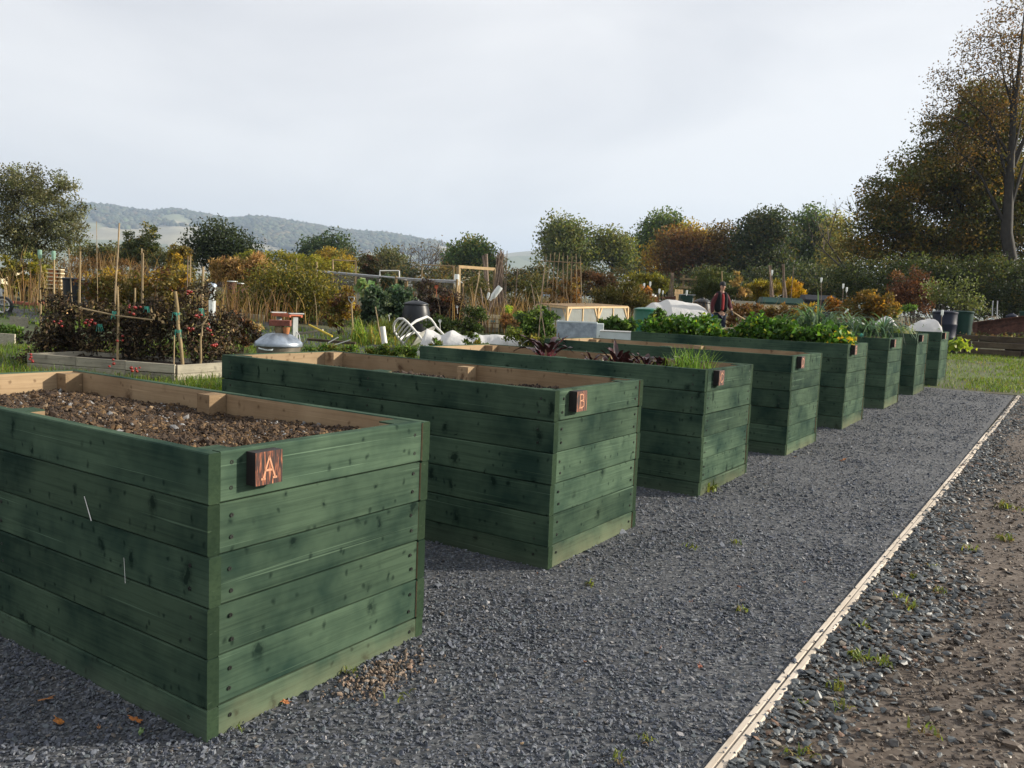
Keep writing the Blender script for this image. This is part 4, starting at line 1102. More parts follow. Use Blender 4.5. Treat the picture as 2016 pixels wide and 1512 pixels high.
for (x, y, d, w, lab) in ((457, 553, 24, 19, 'rust-brown chimney pot with pale rim among the dry corn'), (474, 557, 24.3, 12, 'smaller rust-brown chimney pot among the dry corn')):
    p, h = spot(x, y, d); r = w / 2 * d / F_PX; root = empty('chimney_pot', p, 0, lab, 'chimney pot', 'chimney pots used as planters')
    MB().lathe([(r, 0), (r * 0.9, h * 0.5), (r * 0.92, h * 0.97)], n=20).build('body', MT['rust'], root, 50)
    MB().lathe([(r * 0.95, h * 0.95), (r * 1.1, h * 0.97), (r * 1.05, h * 0.995), (r * 0.5, h)], n=20).build('rim', MT['zinc_w'], root, 50)
p, h = spot(418, 556, 16); root = empty('bird_feeder', p, 0, 'pale column with a domed cap right of the dead tomatoes', 'post'); r = 8 * 16 / F_PX
MB().lathe([(r * 0.8, 0), (r * 0.8, h * 0.5), (r * 0.9, h * 0.93)], n=16).build('column', MT['bottle'], root, 60)
MB().lathe([(r * 1.1, h * 0.92), (r * 1.15, h * 0.95), (r * 0.8, h * 0.98), (r * 0.1, h)], n=16).build('cap', MT['zinc'], root, 50)

# ------------------------------------------------------------------ tipped white plastic chair
p, _ = spot(812, 690, 16.4); root = empty('plastic_chair', p, YAW, 'white plastic garden chair tipped on its front beside the fleece', 'chair')
_f, _u = Vector((0.62, 0.70, 0.35)), Vector((-0.634, 0.185, 0.751)); _y = _u.cross(_f)
_w = lambda q: Vector(RH) * q.x + Vector(FH) * q.y + Vector((0, 0, q.z))
CR = Matrix((_w(_f).normalized(), _w(_y).normalized(), _w(_u).normalized())).transposed().to_4x4(); CO = Vector(at(812, 671, 16.2)) - Vector(p); root.rotation_euler = (0, 0, 0)
def cv(x, y, z): return CR @ Vector((x + 0.24, y, z)) + CO
m = MB(); W2 = 0.26
arc = [(-W2, 0.0), (-W2, 0.30), (-W2 * 0.88, 0.41), (-W2 * 0.5, 0.48), (0, 0.50), (W2 * 0.5, 0.48), (W2 * 0.88, 0.41), (W2, 0.30), (W2, 0.0)]
m.tube([cv(-0.24 - 0.10 * z, y, z) for y, z in arc], 0.024, 8)
m.build('back_frame', MT['white'], root, 60)
for z in (0.09, 0.16, 0.23, 0.30, 0.37):
    hw = W2 - 0.02 if z < 0.32 else W2 * 0.86
    MB().tube([cv(-0.245 - 0.10 * z - 0.03 * (1 - (y / W2) ** 2), y, z) for y in np.linspace(-hw, hw, 7)], 0.016, 6).build('back_slat', MT['white'], root, 60)
sb = MB()
for k in range(6): pass
V = [cv(x, y, -0.02 * (1 - (y / W2) ** 2)) for x in np.linspace(-0.23, 0.25, 6) for y in np.linspace(-W2, W2, 6)]
V += [v + (CR.to_3x3() @ Vector((0, 0, -0.022))) for v in V]
sb.add(V, [(i * 6 + j, i * 6 + j + 1, (i + 1) * 6 + j + 1, (i + 1) * 6 + j) for i in range(5) for j in range(5)] + [(36 + i * 6 + j, 36 + (i + 1) * 6 + j, 36 + (i + 1) * 6 + j + 1, 36 + i * 6 + j + 1) for i in range(5) for j in range(5)])
sb.build('seat', MT['white'], root, 60)
for s in (-1, 1):
    MB().tube([cv(-0.27, s * W2, 0.22), cv(-0.1, s * (W2 + 0.03), 0.24), cv(0.18, s * (W2 + 0.03), 0.22), cv(0.24, s * (W2 + 0.01), 0.15), cv(0.25, s * W2, 0.0)], [0.02, 0.028, 0.026, 0.022, 0.02], 8).build('armrest', MT['white'], root, 60)
    for fx in (-0.23, 0.24): MB().tube([cv(fx, s * W2 * 0.95, 0), cv(fx * 1.15, s * W2 * 1.08, -0.42)], [0.026, 0.018], 8).build('leg', MT['white'], root, 60)

# ------------------------------------------------------------------ fleece tunnels
def fleece(label, pts, half_w, group='white garden fleece covers', name='fleece_cover', wa=0.10, fd=None):
    """sheet over a row of hoops; pts: (px, py of the ridge, depth) along the row"""
    R_ = [(np.array(at(x, y, d))) for x, y, d in pts]; b0 = R_[0].copy(); b0[2] = gz(b0[0], b0[1])
    n, k = 60, 15; V = []; t = np.linspace(0, len(R_) - 1, n); dirv = R_[-1] - R_[0]; dirv[2] = 0; dirv /= np.linalg.norm(dirv); nv = np.array([-dirv[1], dirv[0], 0])
    for q in t:
        i = min(int(q), len(R_) - 2); f = q - i; f = f * f * (3 - 2 * f)
        c = R_[i] * (1 - f) + R_[i + 1] * f; g = gz(c[0], c[1]) - 0.01 if fd is None else fd; h = c[2] - g
        for j in range(k):
            a = math.pi * j / (k - 1); w = half_w * (0.7 + 0.5 * min(1, h / 0.3)); wr = 1 + wa * mnoise.fractal(Vector((c[0] * 6, c[1] * 6, a * 2)), 1.0, 2.0, 3)
            V.append(c - [0, 0, c[2]] + nv * math.cos(a) * w * wr + np.array([0, 0, g + h * math.sin(a) ** 0.85 * (wr if 0 < j < k - 1 else 0)]))
    V = [tuple(v - b0) for v in V]
    Fc = [(i * k + j, i * k + j + 1, (i + 1) * k + j + 1, (i + 1) * k + j) for i in range(n - 1) for j in range(k - 1)]
    o = MB().add(V, Fc).build(name, MT['fleece'], None, 70, b0)
    return tag(o, label, 'fleece cover', group)


fleece('long white fleece tunnel over hoops behind planter C', [(822, 692, 15.6), (830, 672, 15.6), (841, 648, 15.6), (856, 655, 15.6), (872, 661, 15.6), (889, 651, 15.6), (905, 658, 15.6), (918, 661, 15.6), (934, 656, 15.6), (950, 660, 15.6), (965, 660, 15.6), (985, 657, 15.6), (1003, 664, 15.6), (1020, 668, 15.6), (1034, 690, 15.6)], 0.42)
fleece('broad white netting sheet left of the bin marked 31', [(1272, 605, 22.5), (1284, 596, 22.5), (1300, 595, 22.5), (1313, 589, 22.5), (1332, 591, 22.5), (1350, 595, 22.5), (1372, 598, 22.5), (1384, 606, 22.5)], 1.0, wa=0.008)
tz = PLR[7][1] - 0.12
xh = lambda a: (PL[7][0] + a, PL[7][1] + 0.5)
def hump(label, px0, px1, pk, d):
    pts = [(px0, pk[1] + 26, d), ((px0 * 2 + pk[0]) / 3, pk[1] + 12, d), (pk[0], pk[1], d), ((px1 + pk[0]) / 2, pk[1] + 8, d), (px1, pk[1] + 24, d)]
    return fleece(label, pts, 0.3, fd=tz)
hump('tall white fleece hump at the right end, over the last planter', 1786, 1844, (1834, 626), 14.9)
hump('middle white fleece hump above the leeks', 1722, 1762, (1744, 622), 15.0)
hump('low white fleece hump at the left, behind the leek tops', 1664, 1706, (1680, 627), 15.1)

# ------------------------------------------------------------------ cold frame, zinc tank, white trough
p, h = spot(1055, 600, 21); root = empty('cold_frame', p, 0, 'long timber cold frame with clear film sides and a slatted lid', 'cold frame')
A0 = Vector(at(1057, 600, 22.5)); A1 = Vector(at(1117, 606, 19.5)); A2 = Vector(at(1178, 605, 20.2)); A3 = Vector(at(1236, 605, 20.9))
B3 = A3 + (A0 - A1); off = Vector(p); TH = 0.62
def P3(v, z=0): return Vector((v.x, v.y, v.z + z)) - off
for v in (A0, A1, A2, A3, B3): MB().bar(P3(v, -TH), P3(v), 0.05, 0.05, up=(1, 0, 0)).build('post', MT['new_wood'], root)
for (a, b) in ((A0, A1), (A1, A2), (A2, A3), (A3, B3), (B3, A0)):
    for z in (0.0, -TH + 0.04): MB().bar(P3(a, z), P3(b, z), 0.045, 0.045).build('rail', MT['new_wood'], root)
    dv = (b - a)
    mid = (a + b) / 2
    if (a is not A3) and (b is not A0): MB().bar(P3(mid, -TH), P3(mid, 0), 0.03, 0.03, up=(1, 0, 0)).build('mullion', MT['new_wood'], root)
    e = dv * 0.04
    f1 = MB().add([P3(a + e, -TH + 0.07), P3(b - e, -TH + 0.07), P3(b - e, -0.03), P3(a + e, -0.03)], [(0, 1, 2, 3)]).build('film_side', MT['film'], root)
    for (q, s) in ((a, 1), (b, -1)):
        MB().bar(P3(q + dv * 0.02 * s, -0.26), P3(q + dv * 0.12 * s, -0.02), 0.03, 0.035).build('brace', MT['new_wood'], root)
up = Vector((0, 0, 0.026))
MB().add([P3(A0) + up, P3(A1) + up, P3(A3) + up, P3(B3) + up] + [P3(A0) + up * 1.5, P3(A1) + up * 1.5, P3(A3) + up * 1.5, P3(B3) + up * 1.5], [(4, 5, 6, 7), (0, 3, 2, 1), (0, 1, 5, 4), (1, 2, 6, 5)]).build('lid_sheet', MT['pine'], root)
CFC = (A0 + A3) / 2

p, h = spot(1137, 634, 15.2); root = empty('zinc_tank', p, YAW - 0.12, 'blue-grey galvanised water tank with a pale end in front of the cold frame', 'tank')
sw = 44 * 15.2 / F_PX; h = max(h, 0.45)
m = MB(); m.box((0, -0.2, h / 2), (sw * 1.75, 0.012, h)); m.box((0, 0.2, h / 2), (sw * 1.75, 0.012, h)); m.box((-sw * 0.87, 0, h / 2), (0.012, 0.39, h)); m.box((0, 0, 0.02), (sw * 1.7, 0.38, 0.02))
m.build('tank_body', MT['zinc'], root)
MB().tube([(-sw * 0.88, -0.2, h), (sw * 0.87, -0.2, h), (sw * 0.87, 0.2, h), (-sw * 0.88, 0.2, h), (-sw * 0.88, -0.2, h)], 0.013, 6).build('rolled_rim', MT['zinc_w'], root, 60)
MB().box((sw * 1.02, 0.0, h / 2 - 0.01), (sw * 0.30, 0.41, h), ch=0.006).build('end_box', MT['zinc_w'], root)
MB().lathe([(0.012, 0), (0.012, 0.004)], (sw * 1.02, -0.207, h * 0.72), 10, R=Matrix.Rotation(math.pi / 2, 3, 'X')).build('hole', MT['black'], root)
p, h = spot(1212, 652, 14.6); root = empty('trough', p, YAW - 0.1, 'low pale metal trough beside the zinc tank', 'trough'); h = max(h, 0.3)
sw = 30 * 14.6 / F_PX
MB().box((0, -0.16, h / 2), (sw * 2, 0.015, h)).box((0, 0.16, h / 2), (sw * 2, 0.015, h)).box((-sw, 0, h / 2), (0.015, 0.31, h)).box((sw, 0, h / 2), (0.015, 0.31, h)).box((0, 0, 0.03), (sw * 1.9, 0.3, 0.02)).build('body', MT['zinc_w'], root)
MB().tube([(-sw, -0.165, h), (sw, -0.165, h)], 0.016, 8).build('front_rim', MT['white'], root, 60)

# ------------------------------------------------------------------ slatted box (pallet sides), hazel bundle, wood frame
p, h = spot(966, 616, 22); root = empty('slatted_box', p, YAW, 'slatted compost box with four pale boards on its right end', 'compost box'); s = 22 / F_PX
for k in range(4):
    z = h * (0.11 + 0.235 * k)
    MB().box((13 * s * 0.4, -0.25, z), (26 * s, 0.03, h * 0.2), ch=0.004).build('pale_board', MT['cream'] if k else MT['pine_grey'], root)
    MB().box((-26 * s, 0.1, z), (44 * s, 0.03, h * 0.19), Matrix.Rotation(0.5, 3, 'Z'), ch=0.004).build('dark_board', MT['dark_wood'], root)
for k in range(4):
    MB().tube([(13 * s + 5 * s, -0.22, h * (0.1 + 0.235 * k)), (13 * s + 5 * s, 0.4, h * (0.1 + 0.235 * k))], 0.04, 8).build('log_end', MT['dark_wood'], root, 50)
    MB().tube([(-9 * s, -0.22, h * (0.1 + 0.235 * k)), (-9 * s, 0.4, h * (0.1 + 0.235 * k))], 0.04, 8).build('log_end', MT['dark_wood'], root, 50)
MB().box((13 * s * 0.4 + 0.01, -0.268, h * 0.58), (9 * s, 0.004, h * 0.10)).build('blue_patch', plain('blue_paint', (0.16, 0.42, 0.50), 0.7), root)

p, _ = spot(985, 620, 25); root = empty('pole_bundle', p, 0, 'tall upright bundle of hazel bean poles tied near the top', 'pole bundle')
s = 25 / F_PX; topc = Vector(at(986, 505, 25)) - Vector(p); rj = np.random.default_rng(5)
for k in range(34):
    a = rj.uniform(0, 6.28); rb = 0.42 * math.sqrt(rj.random()); b = Vector((rb * math.cos(a) * 0.85, rb * math.sin(a), 0)) + Vector(RH) * (-0.08)
    e = topc + Vector((rj.normal() * 0.07, rj.normal() * 0.07, 0)); d = e - b; L = rj.uniform(0.98, 1.10)
    pts = [b + d * L * t + Vector((rj.normal(), rj.normal(), 0)) * 0.012 for t in (0, 0.35, 0.7, 1)]
    MB().tube(pts, [0.019, 0.017, 0.014, 0.010], 6).build('pole', MT['hazel'], root, 60)
GBT = 'plastic bottles capping the canes'
for (x0, y0, x1, y1, d, w, lab) in ((957, 500, 966, 585, 34, 9, 'loose hazel poles leaning behind the tall bundle, right one'), (951, 503, 962, 585, 34, 7, 'loose hazel pole leaning behind the tall bundle, left one'),
                                    (944, 533, 925, 640, 24, 3.5, 'pale cane leaning left of the slatted box'), (946, 567, 958, 640, 21.5, 4, 'dark stick crossing in front of the pole bundle'), (972, 590, 945, 640, 21.4, 3.5, 'dark stick leaning right with the white bottle'),
                                    (911, 565, 922, 630, 25, 4, 'grey cane below the timber frame'), (1019, 530, 1013, 610, 25, 2.5, 'thin pole right of the pole bundle'), (1100, 655, 1096, 690, 15, 3, 'dark stick beyond the back board of planter C')):
    stick('pole', lab, (x0, y0), (x1, y1), d, w, 'cane' if 'pale' in lab else 'hazel', 'pole', 'loose poles and sticks round the pole bundle')
fr = empty('timber_arch', spot(901, 620, 26)[0], 0, 'square timber frame with one post and a long top beam', 'frame'); o_ = Vector(fr.location)
q0, q1, q2 = Vector(at(903, 525, 26)), Vector(at(974, 530, 26.5)), Vector(spot(901, 620, 26)[0]); q3 = Vector(spot(973, 620, 26.5)[0])
MB().bar(q2 - o_, q0 - o_, 0.10, 0.10, up=(1, 0, 0)).build('post', MT['post'], fr); MB().bar(q3 - o_, q1 - o_, 0.08, 0.08, up=(1, 0, 0)).build('post', MT['post'], fr)
MB().bar(q0 - o_, q1 - o_, 0.09, 0.09).build('beam', MT['new_wood'], fr)
bottle(975, 578, 21.2, 'white bottle on the crossed sticks before the pole bundle', 34, tilt=(0.0, 0.62)); bottle(961, 583, 21.3, 'small bottle low on the crossed sticks', 14, tilt=(0.2, 0.2))
bottle(899, 555, 25.8, 'clear bottle hanging on the timber frame post', 30)
stick('cane', 'leaning cane with a white tube at its foot', (739, 604), (757, 690), 14.5, 3, 'cane')
m = MB().lathe([(0.045, -0.22), (0.05, -0.12), (0.047, 0.0), (0.047, 0.2), (0.04, 0.2)], n=14).build('plastic_tube', MT['white'], None, 50, at(756, 666, 14.2), (0.1, -0.12, 0)); tag(m, 'white plastic tube leaning by the grass behind planter B', 'tube')
# digging fork
p, h = spot(692, 585, 17.5); root = empty('garden_fork', p, YAW, 'garden fork standing upright with a metal D handle', 'garden fork')
MB().tube([(0.05, 0, 0.12), (0.02, 0, h * 0.55), (0, 0, h - 0.12)], 0.018, 8).build('shaft', MT['post'], root, 60)
MB().tube([(0, 0, h - 0.13), (-0.055, 0, h - 0.06), (-0.06, 0, h), (0.06, 0, h), (0.055, 0, h - 0.06), (0, 0, h - 0.13)], 0.011, 6).build('handle', MT['grey'], root, 60)
tn = MB(); tn.tube([(-0.06, 0, 0.12), (0.14, 0, 0.12)], 0.012, 6)
for k in range(4): tn.tube([(-0.05 + 0.06 * k, 0, 0.13), (-0.05 + 0.06 * k, 0.02, -0.08)], 0.007, 5)
tn.build('tines', MT['grey'], root, 60)

# ------------------------------------------------------------------ fruit cage of pipes and netting
p, _ = spot(770, 600, 25); root = empty('fruit_cage', p, 0, 'low fruit cage of grey pipe rails with dark netting', 'fruit cage'); o_ = Vector(p)
RL = [(623, 533, 29), (700, 540, 27.5), (780, 547, 26), (840, 551, 25.5), (900, 553, 25.2)]
pts = [Vector(at(*q)) - o_ for q in RL]; MB().tube(pts, 0.028, 7).build('front_rail', MT['pipe'], root, 60)
pb = [q + Vector(FH) * 2.6 for q in pts]; MB().tube(pb, 0.028, 7).build('back_rail', MT['pipe'], root, 60)
for q in (pts[0], pts[2], pts[4], pb[0], pb[2], pb[4]): MB().bar(Vector((q.x, q.y, gz(q.x + o_.x, q.y + o_.y) - o_.z)), q + Vector((0, 0, 0.3 if q is pts[0] else 0.05)), 0.06, 0.06, up=(1, 0, 0)).build('post', MT['post'], root)
for i in (0, 2, 4): MB().tube([pts[i], pb[i]], 0.022, 6).build('cross_rail', MT['pipe'], root, 60)
nv = []
for j in range(5):
    for i in range(len(pb)): nv.append(pb[i] * (1 - 0) + Vector((0, 0, -0.02 - 0.28 * j)))
MB().add(nv, [(j * 5 + i, j * 5 + i + 1, (j + 1) * 5 + i + 1, (j + 1) * 5 + i) for j in range(4) for i in range(4)]).build('net_side', MT['net'], root, 60)
nv = [q + (w - q) * t + Vector((0, 0, -0.05 * math.sin(math.pi * t))) for t in np.linspace(0, 1, 5) for q, w in zip(pts, pb)]
MB().add(nv, [(j * 5 + i, j * 5 + i + 1, (j + 1) * 5 + i + 1, (j + 1) * 5 + i) for j in range(4) for i in range(4)]).build('net_top', MT['net'], root, 60)
for (pts_, d, w, lab) in (([(747, 551), (748, 533), (786, 533), (787, 549)], 32, 2.6, 'white pipe hoop frame beyond the fruit cage'),
                          ([(830, 545), (831, 521), (893, 524), (895, 560)], 31, 2.8, 'brown pole goalpost behind the fruit cage'), ([(655, 545), (656, 512), (700, 514), (701, 545)], 33, 3.0, 'brown pole frame beside the yellow vines')):
    root = empty('pole_goal', spot(*pts_[0], d)[0], 0, lab, 'pole frame'); o_ = Vector(root.location)
    q = [Vector(at(x, y, d)) for x, y in pts_]; mt = MT['white' if 'white' in lab else 'post']; r_ = w / 2 * d / F_PX
    for (a, b) in ((q[0], q[1]), (q[3], q[2])): MB().tube([Vector((a.x, a.y, gz(a.x, a.y) - 0.1)) - o_, b - o_], r_, 6).build('pole', mt, root, 60)
    MB().tube([q[1] - o_, q[2] - o_], r_, 6).build('cross_pole', mt, root, 60)
stick('post', 'grey post at the left end of the fruit cage', (655, 511), (655, 580), 30, 4.0, 'post', 'post')
stick('post', 'pale post among the yellow-green vines', (584, 508), (584, 560), 34, 3.2, 'post', 'post')

# ------------------------------------------------------------------ bean frame of canes
p, _ = spot(1108, 610, 25); root = empty('bean_frame', p, 0, 'A-shaped bean frame of canes with a level ridge cane', 'bean frame'); o_ = Vector(p)
r0, r1 = Vector(at(1074, 514, 25)), Vector(at(1143, 518, 25)); MB().tube([r0 - o_ - (r1 - r0) * 0.15, r1 - o_], 0.017, 6).build('ridge_cane', MT['cane'], root, 60)
for k in range(9):
    t = k / 8; c = r0 + (r1 - r0) * t - o_; g0 = gz(c.x + o_.x, c.y + o_.y) - o_.z
    for s in (-1, 1):
        f = Vector((c.x, c.y, g0)) + Vector(FH) * s * 0.45 + Vector(RH) * ((t - 0.5) * 0.35 + rng.normal() * 0.06)
        d = c - f; MB().tube([f, f + d * 1.0, f + d * (1.08 + 0.06 * rng.random())], [0.013, 0.011, 0.008], 5).build('cane', MT['cane'], root, 60)
for (x0, y0, x1, y1, d, lab) in ((1062, 595, 1080, 690, 17, 'thin cane of the wigwam left of the cold frame, left one'), (1070, 540, 1058, 690, 17.2, 'thin cane of the wigwam left of the cold frame, middle one'), (1046, 560, 1068, 690, 17.4, 'thin cane of the wigwam left of the cold frame, right foot')):
    stick('cane', lab, (x0, y0), (x1, y1), d, 2.0, 'hazel', 'cane', 'thin canes left of the cold frame')

# ------------------------------------------------------------------ right-hand side: trough, sleepers, hoops
sb = empty('sleeper_wall', spot(1990, 700, 23)[0], 0, 'dark old railway sleepers edging the bed beyond the lawn', 'sleepers'); o_ = Vector(sb.location)
for row, (h0, inset) in enumerate(((0.0, 0.0), (0.2, 0.06), (0.37, 0.25))):
    a, b = Vector(spot(1790, 700, 24.6 + inset)[0]), Vector(spot(2130, 705, 22.6 + inset)[0])
    for k in range(3):
        p, q = a + (b - a) * (k / 3 + 0.04 * row), a + (b - a) * ((k + 1) / 3 + 0.04 * row); p.z += h0 + 0.09; q.z += h0 + 0.09; e = (q - p).normalized() * 0.01
        m = MB().box((0, 0, 0), ((q - p).length - 0.03, 0.24, 0.17), ch=0.012).build('sleeper', MT['sleeper'], sb); d = q - p
        m.location = (p + q) / 2 - o_; m.rotation_euler = (0, -math.atan2(d.z, math.hypot(d.x, d.y)), math.atan2(d.y, d.x))
a, b = at(1915, 652, 25.5), at(2040, 637, 24.5); root = empty('rusty_trough', tuple((a + b) / 2), 0, 'long rusty steel channel propped at a slant beyond the lawn', 'trough')
A_, B_ = Vector(a - (a + b) / 2), Vector(b - (a + b) / 2); hz_ = 0.27
MB().bar(A_, B_, 0.02, hz_ * 2).build('web', MT['rust'], root)
for z in (-hz_, hz_): MB().bar(A_ + Vector((0, 0, z)) - Vector(FH) * 0.07, B_ + Vector((0, 0, z)) - Vector(FH) * 0.07, 0.17, 0.03).build('flange', MT['rust'], root)
MB().bar(A_ + Vector((0, 0, 0.10)) - Vector(FH) * 0.03, B_ + Vector((0, 0, 0.10)) - Vector(FH) * 0.03, 0.05, 0.04).build('rib', MT['rust'], root)
for k in (0.02, 0.98): c = A_ + (B_ - A_) * k; MB().box(c - Vector(FH) * 0.08, (0.03, 0.17, hz_ * 2), Matrix.Rotation(YAW, 3, 'Z')).build('end_plate', MT['rust'], root)
p, h = spot(2004, 655, 24.8); tag(MB().box((0, 0, h / 2), (0.5, 0.3, h), ch=0.02).build('prop_block', MT['sleeper'], None, 0, p, (0, 0, YAW)), 'dark block propping the rusty channel', 'block')
hp = empty('hose_hoops', spot(1953, 650, 27)[0], YAW, 'two pale bent hoops standing behind the rusty channel', 'hoops')
hh = spot(1953, 622, 27)[1]
for k in range(2):
    MB().tube([((0.36 + 0.02 * k) * math.cos(t), 0.12 * k, (hh - 0.02 * k) * math.sin(t) ** 0.8) for t in np.linspace(0, math.pi, 19)], 0.012, 6).build('hoop', MT['cane'], hp, 60)
stick('cane', 'thin cane carrying a bottle before the blue water butt', (1854, 620), (1853, 665), 22.5, 2.0, 'hazel', 'cane')
bottle(1855, 617, 22.5, 'white bottle on the cane before the blue water butt', 14)
for (x, y, t, lab) in ((1955, 592, 34, 'pale grey post in the dark hedge, left one'), (1964, 592, 34, 'pale grey post in the dark hedge, right one')):
    stick('post', lab, (x, y), (x, 640), t, 3, 'pipe', 'post')

# ------------------------------------------------------------------ middle distance, centre right
GF = 'far bean poles'
def wigwam(label, px, pyt, pyb, d, n, spread_px, w=2.2, mat='hazel', lean=0):
    p, _ = spot(px, pyb, d); root = empty('cane_wigwam', p, 0, label, 'wigwam', 'cane wigwams'); s = d / F_PX; t0 = Vector(at(px + lean, pyt, d)) - Vector(p)
    for k in range(n):
        a = 6.28 * k / n + 0.3; f = (Vector(RH) * math.cos(a) + Vector(FH) * math.sin(a)) * spread_px * s; e = t0 - f * 0.12 + Vector((rng.normal(), rng.normal(), 0)) * 0.03
        MB().tube([f, f + (e - f) * 0.5, e], [w / 2 * s, w / 2 * s, w * 0.35 * s], 5).build('pole', MT[mat], root, 60)
    return root


wigwam('grey pole wigwam beside the short picket panel', 1322, 537, 590, 32, 7, 12)
wigwam('leaning bundle of poles before the yellow feathery plants, left one', 1528, 522, 585, 29, 6, 9, 2.4, lean=-12); wigwam('leaning bundle of poles before the yellow feathery plants, right one', 1556, 520, 585, 29.5, 5, 8, 2.4, lean=-14)
stick('pole', 'single leaning stake behind the man', (1421, 534), (1430, 590), 28, 3.5, 'post', 'pole'); stick('pole', 'thin straight pole right of the leaning bundles', (1563, 523), (1556, 590), 30, 1.6, 'hazel', 'pole')
root = empty('picket_panel', spot(1335, 600, 31)[0], YAW + 0.3, 'short pale picket panel beside the pole wigwam', 'fence panel'); s = 31 / F_PX; h = spot(1335, 571, 31)[1]
for k in range(6): MB().box(((k - 2.5) * 3.1 * s, 0, h - 0.28), (1.8 * s, 0.02, 0.60), ch=0.004).build('picket', MT['new_wood'], root)
for z in (h - 0.1, h - 0.45): MB().box((0, 0.025, z), (18 * s, 0.025, 0.06)).build('rail', MT['new_wood'], root)
p, h = spot(1350, 581, 29); root = empty('green_crate', p, YAW, 'dark green plastic crate on a stand behind the white netting', 'crate'); s = 29 / F_PX
MB().box((0, 0, h - 0.13), (24 * s, 0.4, 0.26), ch=0.02).build('box', MT['dkgreen'], root); MB().box((3 * s, 0, h + 0.012), (28 * s, 0.45, 0.03)).build('lid', MT['grey'], root)
for a in (-1, 1):
    for b in (-0.15, 0.15): MB().box((a * 10 * s, b, (h - 0.26) / 2), (0.05, 0.05, h - 0.26)).build('leg', MT['dark_wood'], root)
p, h = spot(1282, 583, 27); root = empty('wire_basket', p, YAW, 'rust-red box heaped with pale cloth left of the white netting', 'box'); s = 27 / F_PX
MB().box((0, 0, h - 0.17), (22 * s, 0.35, 0.30), ch=0.02).build('box', MT['terracotta'], root)
MB().lathe([(0.19, 0), (0.17, 0.06), (0.10, 0.11), (0.02, 0.12)], (0, 0, h - 0.04), 10).build('cloth', MT['white'], root, 40)
for a in (-1, 1): MB().box((a * 8 * s, 0, (h - 0.32) / 2), (0.06, 0.3, h - 0.32)).build('leg', MT['dark_wood'], root)
p, h = spot(1310, 582, 28.5); root = empty('wooden_seat', p, YAW - 0.4, 'red-brown wooden garden seat behind the white netting', 'seat')
MB().box((0, 0, h * 0.55), (0.62, 0.45, 0.04)).build('seat', MT['rust'], root)
for k in range(3): MB().box((0, 0.21, h * (0.68 + 0.13 * k)), (0.62, 0.03, 0.07)).build('back_slat', MT['rust'], root)
for a in (-0.28, 0.28):
    for b in (-0.2, 0.21): MB().box((a, b, h * (0.27 if b < 0 else 0.5)), (0.05, 0.05, h * (0.54 if b < 0 else 1.0))).build('leg', MT['rust'], root)
GC = 'white bottles on short canes by the netting'
for (x, y, d, lab) in ((1268, 563, 26, 'white bottle above the orange bush, left one'), (1280, 560, 26.4, 'white bottle above the orange bush, top one'), (1279, 571, 26.2, 'white bottle above the orange bush, lower one'), (1298, 574, 28, 'white bottle left of the pole wigwam, taller'), (1305, 576, 28.4, 'white bottle left of the pole wigwam, smaller'), (1352, 577, 28.6, 'white bottle on the dark green crate'),
                       (1520, 537, 28.5, 'white bottle on the leaning poles'), (1617, 552, 27, 'red-and-white bottle on a cane above the black box'), (1660, 564, 28, 'white bottle on a cane right of the black box, taller'), (1667, 571, 28.2, 'white bottle on a cane right of the black box, shorter')):
    bottle(x, y, d, lab, 11 if 'smaller' not in lab else 8, group=GC)
    if y != 537 and x != 1352: stick('cane', 'thin cane under the ' + lab, (x, y + 4), (x, 640), d, 1.6, 'hazel', 'cane', 'canes carrying bottles')
def lidbox(name, label, px0, px1, pyt, d, lid, body, lh=0.22):
    p, h = spot((px0 + px1) / 2, pyt, d); root = empty(name, p, YAW, label, 'storage box'); w = (px1 - px0) * d / F_PX
    MB().box((0, 0, (h - lh) / 2), (w * 0.94, 0.6, h - lh), ch=0.02).build('body', MT[body], root)
    MB().add([(-w / 2, -0.34, h - lh), (w / 2, -0.34, h - lh), (w / 2, 0.34, h - lh), (-w / 2, 0.34, h - lh), (-w * 0.46, -0.1, h), (w * 0.46, -0.1, h), (w * 0.46, 0.3, h), (-w * 0.46, 0.3, h),
              (-w / 2, -0.34, h - lh * 0.75), (w / 2, -0.34, h - lh * 0.75), (w / 2, 0.34, h - lh * 0.75), (-w / 2, 0.34, h - lh * 0.75)],
             [(0, 3, 2, 1), (0, 1, 9, 8), (1, 2, 10, 9), (2, 3, 11, 10), (3, 0, 8, 11), (8, 9, 5, 4), (9, 10, 6, 5), (10, 11, 7, 6), (11, 8, 4, 7), (4, 5, 6, 7)]).build('lid', MT[lid], root)
    return root


lidbox('storage_box', 'storage box with a sloping blue-green lid right of the man', 1497, 1580, 586, 27, 'dkgreen', 'cream')
lidbox('storage_box', 'black storage box with a dark lid right of the green-lidded one', 1580, 1643, 581, 29, 'black', 'black')
root = empty('slat_fence', spot(1455, 605, 25)[0], YAW, 'low grey slatted fence behind the man', 'fence'); s = 25 / F_PX; h = spot(1455, 592, 25)[1]
for k in range(4): MB().box((0, 0, h - 0.05 - 0.13 * k), (62 * s, 0.025, 0.095), ch=0.003).build('slat', MT['pine_grey'], root)
for a in (-28, 0, 28): MB().box((a * s, 0.04, h / 2), (0.07, 0.05, h)).build('post', MT['pine_grey'], root)
root = empty('timber_stand', spot(1370, 560, 34)[0], YAW, 'far timber stand of two beams among the hedges', 'stand'); s = 34 / F_PX
for y in (549, 566): hq = spot(1355, y, 34)[1]; MB().box((-14 * s, 0, hq), (36 * s, 0.1, 0.08)).build('beam', MT['post'], root)
hq = spot(1355, 541, 34)[1]
for a in (-24, 0): MB().box((a * s, 0.07, hq / 2), (0.07, 0.05, hq)).build('post', MT['post'], root)
